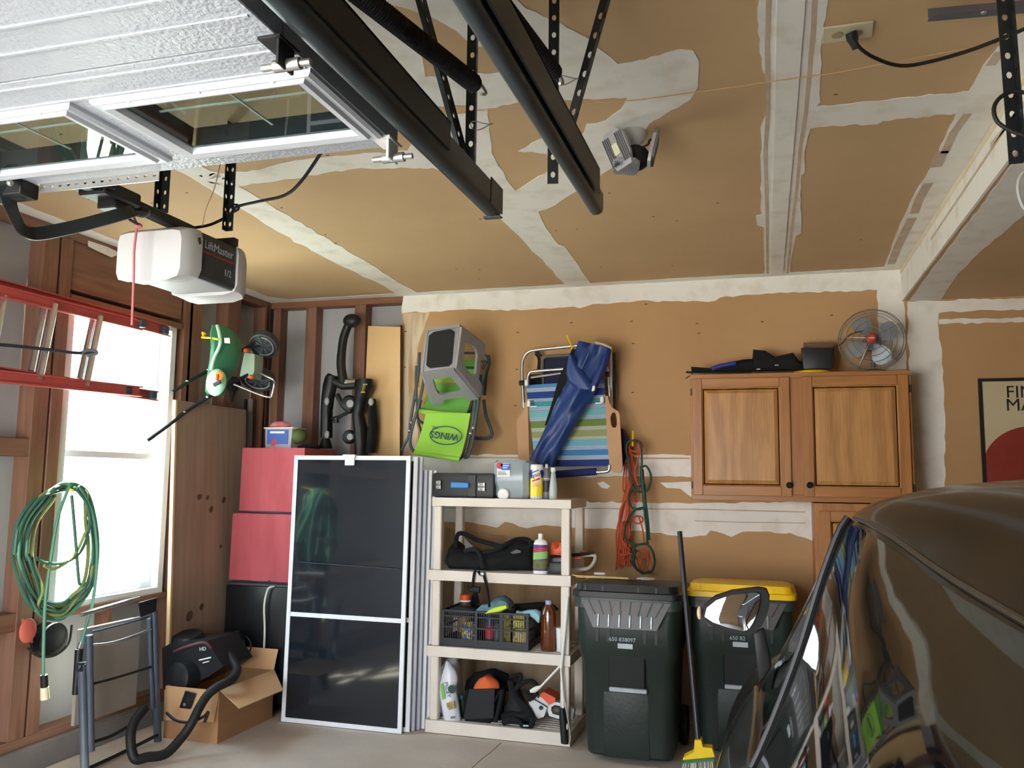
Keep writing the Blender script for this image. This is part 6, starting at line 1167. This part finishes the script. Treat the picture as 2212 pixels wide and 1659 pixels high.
for k in range(4):
    t0 = math.radians(118+90*k); P = []
    for i in range(7):
        r = .025+(RF*.84-.025)*i/6; hw = (.16, .40, .52, .54, .50, .40, .22)[i]
        P.append([fc+ax*(.018*s_)+(u_*math.cos(t0+hw*s_)+v_*math.sin(t0+hw*s_))*r for s_ in (-1, -.5, 0, .5, 1)])
    out(G().grid(P, ax*-.0015), 'blade', FBm, fn)
out(G().lathe([(.03, 0), (.028, .02), (.016, .03)], fc+ax*.045, ax, 20), 'hub', mat('hub_red', (176, 62, 44), .4), fn)
out(G().bar(fc+ax*.077-u_*.016, fc+ax*.077+u_*.016, .002, .005, up=(0, 0, 1)), 'hub_print', mat('hub_print_m', (220, 190, 160), .5), fn)
out(G().lathe([(.05, 0), (.055, .04), (.04, .09)], fc-ax*.03, -ax, 18), 'motor', mat('fan_grey', (90, 88, 84), .5), fn)
out(G().lathe([(.085, 0), (.08, .012), (.03, .02), (.014, .03), (.012, fc.z-ZK-.05)], V((fc.x+.01, 5.42, ZK)), n=20), 'stand', mat('fan_grey', (90, 88, 84), .5), fn)
tag(out(G().tube(spl([m5(1410, 395, 5.42), m5(1490, 370, 5.4), m5(1550, 300, 5.36), m5(1620, 262, 5.34), m5(1700, 245, 5.33)], 6), .0035, 6), 'fan_cord', RUBBER), 'thin black cord running from the black box up to the fan', 'cord')
tag(out(G().tube([Y(1482, 817, 5.5), Y(1500, 805, 5.32)], .003, 5), 'black_tip', BLACK), 'thin black tip poking out left of the wall cabinet top', 'stick')
# framed poster
pt = root('framed_poster', 'black framed poster with a red circle and dark lettering at the right edge', 'poster', tuple(Y(2160, 1040, 5.58)))
p0, p1 = Y(2113, 818, 5.575), Y(2134, 1045, 5.575); pxa, pz1 = p0.x, p0.z; pz0 = 1.36; pxb = pxa+.62
o4 = [V((pxa, 5.572, pz0)), V((pxb, 5.572, pz0)), V((pxb, 5.572, pz1)), V((pxa, 5.572, pz1))]; i4 = [V((pxa+.018, 5.572, pz0+.018)), V((pxb-.018, 5.572, pz0+.018)), V((pxb-.018, 5.572, pz1-.018)), V((pxa+.018, 5.572, pz1-.018))]
out(quad_ring(o4, i4, (0, .02, 0)), 'frame', BLACK, pt)
out(G().box(pxa+.017, 5.58, pz0+.017, pxb-.017, 5.588, pz1-.017), 'poster_sheet', mat('poster_cream', (206, 192, 158), .25, col2=(196, 182, 148), ns=4), pt)
pc_ = Y(2232, 1020, 5.579); out(G().lathe([(.265, 0), (.265, .0012)], (pc_.x, 5.5798, pc_.z), (0, -1, 0), 48), 'red_circle', mat('poster_red', (150, 58, 44), .4, col2=(130, 46, 36), ns=6), pt) if 0 else out(G().prism([V((max(pxa+.019, min(pxb-.019, pc_.x+.265*math.cos(t))), 5.5798, max(pz0+.019, pc_.z+.265*math.sin(t)))) for t in [2*math.pi*k/64 for k in range(64)]], (0, -.0012, 0)), 'red_circle', mat('poster_red', (150, 58, 44), .4, col2=(130, 46, 36), ns=6), pt)
m_ = mat('poster_ink', (40, 32, 30), .5)
for tx, py_ in (('FIN', 848), ('MA', 876)): out(G().text(tx, .102, plane_m(Y(2172, py_, 5.578), (1, 0, 0), (0, 0, 1)), .0008, align='LEFT'), 'lettering', m_, pt, sm=0)
# ================================================================ BINS AND BROOM
BG2 = mat('bin_green', (27, 38, 34), .45, col2=(34, 45, 40), ns=3, bump=.1, bs=60)
def rrect(x0, x1, y0, y1, z, r=.05, n=4):
    P = []
    for cx, cy, a in ((x0+r, y0+r, 180), (x1-r, y0+r, 270), (x1-r, y1-r, 0), (x0+r, y1-r, 90)):
        for k in range(n+1): t = math.radians(a+90*k/n); P.append(V((cx+r*math.cos(t), cy+r*math.sin(t), z)))
    return P
def wbin(cx, yf, zt, hw, label, lidm, dep=.56, txt='650 838097'):
    r = root('wheeled_bin', label, 'trash bin', (cx, yf+dep/2, 0), 'wheeled bins by the back wall')
    S_ = [(0.0, .84, .10, .06), (.02, .86, .08, .06), (.60, .93, .035, .06), (.66, .99, .01, .06), (.82, 1.0, 0, .06), (.90, 1.0, 0, .05), (.96, 1.0, 0, .05), (1.0, 1.0, 0, .04)]
    out(G().rings([rrect(cx-hw*w_, cx+hw*w_, yf+f_, yf+dep-f_*.3, .03+(zt-.09-.03)*t, rr) for t, w_, f_, rr in S_]), 'bin_body', BG2, r)
    # recessed waist: side bulges
    zr = zt-.09
    out(G().rings([rrect(cx-hw*1.05, cx+hw*1.05, yf-.02, yf+dep+.01, z, .05) for z in (zr-.055, zr)]), 'rim', mat('bin_rim', (50, 60, 56), .4), r)
    # ribbed front apron
    g = G(); xs = [-.78, .78, .60, -.60]; A = V((cx-hw*.88, yf-.021, zr-.014)); B_ = V((cx+hw*.88, yf-.021, zr-.014)); C_ = V((cx+hw*.62, yf-.055, zr-.15)); D_ = V((cx-hw*.62, yf-.055, zr-.15))
    ap = out(g.hexa([D_+V((0, .04, 0)), C_+V((0, .04, 0)), C_, D_, A+V((0, .04, 0)), B_+V((0, .04, 0)), B_, A]), 'front_apron', mat('apron_sheen', (98, 94, 90), .3, col2=(76, 76, 76), ns=8), r)  # apron coloured lighter than the bin for the light it reflects
    for k in range(6):
        x = cx-hw*.52+hw*1.04*k/5; out(G().bar((x, yf-.055, zr-.145), (x, yf-.038, zr-.08), .010, .016, up=(0, -1, 0), bev=.003), 'rib_glint', mat('rib_shine', (190, 205, 215), .15, metal=.6), ap)  # bright bars paint a shine into the apron slots
    for k in range(8): x = cx-hw*.74+hw*1.48*k/7; out(G().bar((x, yf-.022, zr-.014), (cx+(x-cx)*.8, yf-.04, zr-.085), .006, .008, up=(0, -1, 0)), 'rib_edge', mat('apron_dark', (60, 60, 58), .4), ap)
    for k in (-.58, -.36, .36, .58): out(G().hexa([V((cx+hw*k+a, yf+.01+c, z)) for c in (-.012, .02) for a, z in ((-.004, zr-.23), (.008, zr-.23), (.014, zr-.15), (-.010, zr-.15))]), 'fin', mat('fin_dark', (20, 26, 24), .5), r)
    # grab bar recess: a dark box painted as its shade
    gz = zt*.52
    out(G().box(cx-hw*.36, yf+.018, gz-.11, cx+hw*.36, yf+.05, gz+.10, .006), 'grab_recess_shade', mat('recess_shade', (14, 19, 17), .7), r)
    out(G().hexa([V((cx+a*hw, yf+b+.014, z)) for z, s_ in ((.03, 0), (gz-.12, .0)) for a, b in ((-.5, .058 if z < .1 else .035), (.42, .058 if z < .1 else .035), (.42, .1), (-.5, .1))], .01), 'lower_panel', BG2, r)
    out(G().box(cx-hw*.34, yf+.004, gz-.115, cx+hw*.40, yf+.03, gz-.092, .004), 'grab_bar', mat('bar_grey', (176, 182, 188), .5, col2=(150, 158, 164), ns=20), r)
    mt_ = mat('stamp_white', (176, 186, 190), .6)
    out(G().text(txt, .03, plane_m((cx-.02, yf-.002, gz+.158), (1, 0, 0), (0, 0, 1)), .001), 'lettering', mt_, r, sm=0)
    out(G().box(cx-.045, yf-.0, gz+.112, cx+.035, yf+.03, gz+.138), 'stamp_plate', mt_, r)
    # lid: stepped, ribbed
    z0 = zr+.004; lid = out(G().rings([rrect(cx-hw*1.08, cx+hw*1.08, yf-.035, yf+dep+.015, z0, .05), rrect(cx-hw*1.08, cx+hw*1.08, yf-.035, yf+dep+.015, z0+.028, .05), rrect(cx-hw*1.03, cx+hw*1.03, yf-.02, yf+dep, z0+.032, .05), [V((p.x, p.y, p.z-(p.y-yf)/dep*.035)) for p in rrect(cx-hw*1.0, cx+hw*1.0, yf-.01, yf+dep, z0+.068, .05)], [V((p.x, p.y, p.z-(p.y-yf)/dep*.045)) for p in rrect(cx-hw*.86, cx+hw*.86, yf+.08, yf+dep-.06, zt, .06)]]), 'lid', lidm, r)
    for k in (-.8, -.45, .25, .6): out(G().box(cx+hw*k-.004, yf-.02, z0+.03, cx+hw*k+.004, yf-.008, z0+.06), 'lid_rib', lidm, lid)
    out(G().tube([(cx-hw*.9, yf+dep+.04, z0), (cx+hw*.9, yf+dep+.04, z0)], .016, 10).bar((cx-hw*.7, yf+dep, z0), (cx-hw*.7, yf+dep+.04, z0), .03, .03).bar((cx+hw*.7, yf+dep, z0), (cx+hw*.7, yf+dep+.04, z0), .03, .03), 'rear_handle', BLACK, r)
    for s_ in (-1, 1): out(G().lathe([(.02, -.025), (.105, -.02), (.11, 0), (.105, .02), (.02, .025)], (cx+s_*hw*.93, yf+dep-.02, .11), (1, 0, 0), 24), 'wheel', RUBBER, r)
    return r
bx = (Y(1234, 1300, 4.60).x+Y(1472, 1300, 4.60).x)/2; bhw = (Y(1466, 1300, 4.60).x-Y(1240, 1300, 4.60).x)/2
wbin(bx, 4.62, Y(1330, 1253, 4.66).z, bhw*.97, 'dark green wheeled bin with a black lid, papers lying on it', BLACK)
x2 = (Y(1490, 1290, 4.86).x+Y(1712, 1290, 4.86).x)/2
wbin(x2, 4.9, Y(1600, 1248, 5.1).z, bhw*.97, 'dark green wheeled bin with a yellow lid behind the car mirror', mat('lid_yellow', (240, 196, 20), .42), txt='650 82')
zl = Y(1330, 1253, 4.66).z
for k, (pts, z, m, lb) in enumerate((([(1236, 1236), (1340, 1244), (1348, 1252), (1238, 1246)], zl+.012, mat('manila', (222, 190, 110), .6), 'topmost yellow envelope lying on the black bin lid'), ([(1244, 1243), (1345, 1248), (1385, 1246), (1338, 1262), (1250, 1252)], zl+.006, mat('manila2', (206, 178, 112), .6), 'lower tan envelope lying on the black bin lid'), ([(1300, 1250), (1350, 1250), (1340, 1268), (1320, 1264)], zl+.003, WHITEP, 'white paper under the envelopes on the black bin lid'))):
    P = [Z(a, b, z) for a, b in pts]; P = [V((p.x, min(max(p.y, 4.74), 5.10), p.z-(min(max(p.y, 4.74), 5.10)-4.62)*.08)) for p in P]
    tag(out(G().prism(P, (0, 0, .004)), 'envelope', m, sm=0), lb, 'envelope', None)
tag(out(G().tube([V((Y(a, 1234, 4.95).x, 4.95, zl-.002)) for a in (1284, 1296, 1307)], [.008, .009, .008], 8), 'white_pen', WHITEP), 'white pen with blue end lying on the yellow envelope', 'pen')
tag(out(G().ell(V((Y(1395, 1244, 5.0).x, 5.0, zl-.024)), (.055, .05, .008)), 'white_plate', WHITEP), 'white rounded lid lying on the black bin lid right of the papers', 'lid')
out(G().tube([(bx+bhw*.99, 4.9, zr_ if 0 else zl-.09), (bx+bhw*1.0, 5.0, zl-.09)], .004, 5), 'drop', BLACK, None) if 0 else None
bm_ = root('broom', 'broom with a thin black handle and yellow head standing between the bins', 'broom', tuple(V((Y(1505, 1650, 4.4).x, 4.42, 0))))
ht, hb_ = Y(1468, 1148, 4.62), Y(1508, 1600, 4.42)
out(G().tube([ht, hb_], .0135, 10), 'handle', mat('broom_black', (40, 42, 48), .35), bm_)
br = lambda a, b, y=4.42: Y(1200+a*.3248, 1120+b*.3248, y)
out(G().prism([br(925, 1475, 4.39), br(968, 1475, 4.39), br(980, 1522, 4.39), br(1040, 1527, 4.39), br(1060, 1590, 4.39), br(845, 1612, 4.39), br(850, 1590, 4.39), br(920, 1555, 4.39)], (0, .06, 0)), 'head', YELLOW, bm_)
g = G()
for k in range(60):
    t = random.random(); a = br(850+200*t, 1600, 4.40+random.random()*.04); b_2 = V((br(825+250*t, 1700).x, a.y+random.uniform(-.02, .02), .004)); g.tube([a, b_2], .0022, 4)
o = out(g, 'bristles', mat('bristle', (200, 206, 190), .6), bm_); o['kind'] = 'stuff'
out(G().bar(br(846, 1612, 4.39), br(1058, 1592, 4.39), .07, .008, up=(0, 0, 1)), 'green_band', mat('band_green', (40, 120, 80), .5), bm_)
tag(out(G().box(bx+bhw*1.16, 5.2, 0, bx+bhw*1.26, 5.22, .8), 'dark_board', mat('dark_board_m', (60, 40, 32), .7)), 'dark brown board standing between the two wheeled bins', 'board')
# ================================================================ CAR
PNT = mat('car_paint', (20, 14, 11), .2, coat=.3, spec=.2); CGL = mat('car_glass', (10, 11, 12), .03, spec=.35, coat=.35); CHR = mat('car_trim', (96, 88, 80), .25, metal=.8)
XC = .78
# stations: y -> outline (x, z) from the roof centre line down the left side
ST = {
 -.30: [(.78, .95), (.6, .95), (.4, .94), (.25, .92), (.2, .90), (.15, .86), (.12, .82), (.08, .78), (.05, .72), (.05, .6), (.06, .45), (.1, .34), (.3, .28)],
 -.18: [(.78, 1.25), (.6, 1.24), (.45, 1.22), (.34, 1.17), (.26, 1.10), (.17, 1.02), (.09, .95), (.0, .86), (-.03, .76), (-.04, .62), (-.02, .45), (.03, .32), (.3, .24)],
 .10: [(.78, 1.43), (.62, 1.425), (.48, 1.405), (.38, 1.36), (.30, 1.28), (.21, 1.17), (.12, 1.05), (.03, .92), (-.06, .80), (-.08, .64), (-.07, .45), (-.03, .30), (.3, .2)],
 .60: [(.78, 1.488), (.62, 1.482), (.49, 1.46), (.40, 1.415), (.32, 1.345), (.235, 1.25), (.15, 1.135), (.02, .965), (-.09, .82), (-.12, .66), (-.11, .45), (-.06, .28), (.3, .18)],
 1.20: [(.78, 1.512), (.60, 1.507), (.42, 1.49), (.33, 1.455), (.25, 1.395), (.17, 1.305), (.095, 1.20), (-.01, 1.0), (-.11, .82), (-.15, .66), (-.14, .45), (-.09, .28), (.3, .18)],
 1.70: [(.78, 1.52), (.55, 1.515), (.36, 1.502), (.245, 1.484), (.165, 1.45), (.115, 1.35), (.055, 1.17), (-.03, .965), (-.115, .82), (-.155, .66), (-.145, .45), (-.09, .28), (.3, .18)],
 2.00: [(.78, 1.44), (.55, 1.43), (.34, 1.40), (.22, 1.365), (.135, 1.325), (.10, 1.26), (.045, 1.13), (-.025, .96), (-.115, .82), (-.155, .66), (-.145, .45), (-.09, .28), (.3, .18)],
 2.35: [(.78, 1.27), (.55, 1.255), (.32, 1.22), (.17, 1.185), (.085, 1.16), (.065, 1.12), (.03, 1.05), (-.025, .945), (-.115, .82), (-.155, .66), (-.145, .45), (-.09, .28), (.3, .18)],
 2.70: [(.78, 1.06), (.55, 1.055), (.30, 1.04), (.14, 1.02), (.05, 1.0), (.035, .985), (.01, .965), (-.03, .93), (-.105, .81), (-.15, .66), (-.14, .45), (-.09, .28), (.3, .18)],
 3.10: [(.78, .98), (.55, .975), (.32, .965), (.16, .95), (.06, .935), (.03, .92), (.0, .90), (-.04, .87), (-.10, .79), (-.14, .66), (-.13, .45), (-.08, .28), (.3, .18)],
 3.60: [(.78, .89), (.55, .885), (.34, .875), (.20, .86), (.10, .84), (.06, .825), (.02, .80), (-.02, .77), (-.06, .71), (-.08, .62), (-.08, .45), (-.04, .28), (.3, .18)],
 3.95: [(.78, .76), (.58, .755), (.40, .745), (.28, .73), (.21, .71), (.17, .69), (.14, .66), (.11, .63), (.08, .58), (.06, .52), (.06, .42), (.10, .28), (.35, .2)],
 4.10: [(.78, .62), (.60, .62), (.46, .61), (.36, .60), (.30, .58), (.27, .56), (.25, .54), (.23, .52), (.21, .49), (.20, .45), (.20, .38), (.24, .28), (.4, .22)],
}
ys_ = sorted(ST)
def cm(a, b, c, d, t): return .5*((2*b)+(c-a)*t+(2*a-5*b+4*c-d)*t*t+(3*b-a-3*c+d)*t**3)
def prof(y):
    i = max(0, min(len(ys_)-2, sum(1 for v in ys_ if v <= y)-1)); t = (y-ys_[i])/(ys_[i+1]-ys_[i])
    A = [ST[ys_[max(0, i-1)]], ST[ys_[i]], ST[ys_[i+1]], ST[ys_[min(len(ys_)-1, i+2)]]]
    return [(cm(*(q[k][0] for q in A), t), cm(*(q[k][1] for q in A), t)) for k in range(13)]
def cs_(y, u, side=1, off=0):
    p = prof(y); i = int(max(0, min(11, math.floor(u)))); t = u-i; q = [p[max(0, i-1)], p[i], p[i+1], p[min(12, i+2)]]
    x, z = cm(*(a[0] for a in q), t), cm(*(a[1] for a in q), t)
    if off:
        dx, dz = q[2][0]-q[1][0], q[2][1]-q[1][1]; n = math.hypot(dx, dz) or 1; x += dz/n*off; z += -dx/n*off
    return V((XC-(XC-x)*side, y, z))
car = root('car', 'dark brown glossy car parked at the right, seen from its left rear', 'car', (XC, 1.9, 0))
g = G(); R = []
NY = 72
for i in range(NY+1):
    y = ys_[0]+(ys_[-1]-ys_[0])*i/NY; y = max(ys_[0], min(ys_[-1], y)); us = [k*.4 for k in range(31)]
    L_ = [cs_(y, u) for u in us]; Rr = [cs_(y, u, -1) for u in us][::-1]
    R.append(L_+Rr[:-1])
out(g.rings(R), 'body', PNT, car, sm=60)
def patch(y0, y1, u0, u1, m, nm, side=1, off=.004, ny=14, nu=10, u0e=None, u1e=None):
    P = []
    for j in range(ny+1):
        y = y0+(y1-y0)*j/ny; a = u0 if u0e is None else u0+(u0e-u0)*j/ny; b = u1 if u1e is None else u1+(u1e-u1)*j/ny
        P.append([cs_(y, a+(b-a)*k/nu, side, off) for k in range(nu+1)])
    return out(G().grid(P), nm, m, car, sm=60)
for sd in (1, -1):
    patch(1.80, 2.42, 4.3, 7.0, CGL, 'side_window', sd, u0e=5.4); patch(.45, 1.66, 4.35, 7.0, CGL, 'side_window', sd)
    for (y0, y1, u0, u1) in ((1.78, 2.5, 4.2, 5.5), (.45, 1.66, 4.3, 4.2)):
        out(G().tube([cs_(y0+(y1-y0)*j/16, u0+(u1-u0)*j/16, sd, .004) for j in range(17)], .005, 8), 'window_trim', CHR, car)
    out(G().tube([cs_(.45+(2.5-.45)*j/24, 7.05, sd, .006) for j in range(25)], .008, 8), 'belt_trim', CHR, car)
    out(G().tube([cs_(1.74, 4.1+3.0*j/12, sd, .004) for j in range(13)], .007, 8), 'pillar_trim', BLACK, car)
    out(G().tube([cs_(1.74-.0*j, 7.1+4.0*j/12, sd, .001) for j in range(13)], .003, 6), 'door_seam', BLACK, car)
    for yw_, nm in ((.45, 'wheel'), (3.25, 'wheel')):
        wl2 = out(G().lathe([(.08, -.1), (.2, -.11), (.30, -.105), (.32, -.08), (.32, .08), (.30, .1), (.08, .1)], (XC-sd*.80, yw_, .322), (1, 0, 0), 30), 'wheel', RUBBER, car)
        out(G().lathe([(.2, 0), (.19, .012), (.05, .02)], (XC-sd*(.80+.11), yw_, .322), (-sd, 0, 0), 24), 'hub_cap', STEEL, wl2)
patch(2.02, 2.68, 0, 3.6, CGL, 'windscreen', 1); patch(2.02, 2.68, 0, 3.6, CGL, 'windscreen', -1)
patch(-.2, .12, 0, 3.4, CGL, 'rear_window', 1); patch(-.2, .12, 0, 3.4, CGL, 'rear_window', -1)
out(G().tube([cs_(1.02+.4*j/12, 3.4-1.3*j/12, 1, .0) for j in range(13)], .002, 6), 'roof_seam', BLACK, car)
# wing mirror
mr = lambda a, b, y: Y(1480+a*.397, 1000+b*.397, y)
MO = [(92, 840), (105, 775), (160, 730), (250, 700), (400, 682), (440, 690), (456, 730), (450, 800), (420, 880), (385, 925), (330, 938), (230, 915), (140, 885)]
MI = [(106, 838), (118, 790), (170, 748), (255, 718), (385, 704), (404, 712), (408, 750), (395, 810), (368, 870), (345, 905), (318, 915), (230, 896), (150, 868)]
mirh = G(); c0 = mr(300, 810, 2.35); rs = []
for d, s_ in ((0, 1), (.02, 1.03), (.06, .98), (.10, .78), (.125, .4)): rs.append([c0+(mr(a, b, 2.35)-c0)*s_+V((0, d, 0)) for a, b in MO])
mh = out(mirh.rings(rs), 'mirror_housing', mat('mirror_black', (8, 8, 9), .45, spec=.3), car)
mc_ = V((0, 0, 0))
for a, b in MI: mc_ += mr(a, b, 2.345)/len(MI)
mrs = []
for s_ in (1, .8, .6, .4, .2, .02): mrs.append([mc_+(mr(a, b, 2.345)-mc_)*s_+V((0, -.0034*(1-s_*s_)-.045*((mr(a, b, 2.345)-mc_).x*s_), 0)) for a, b in MI])
mrs = [[p+V((0, .012, 0)) for p in mrs[0]]]+mrs
out(G().rings(mrs), 'mirror_glass', mat('mirror', (200, 205, 210), .01, metal=1), mh)
out(G().hexa([mr(370, 925, 2.36), mr(430, 890, 2.36), Y(1668, 1440, 2.36), Y(1640, 1478, 2.36), mr(370, 925, 2.43), mr(430, 890, 2.43), Y(1668, 1440, 2.43), Y(1640, 1478, 2.43)], .008), 'mirror_stalk', mat('mirror_black', (8, 8, 9), .45, spec=.3), mh)
out(G().ell(mr(80, 815, 2.38), (.008, .02, .018)), 'turn_signal', mat('signal', (206, 180, 160), .3), mh)
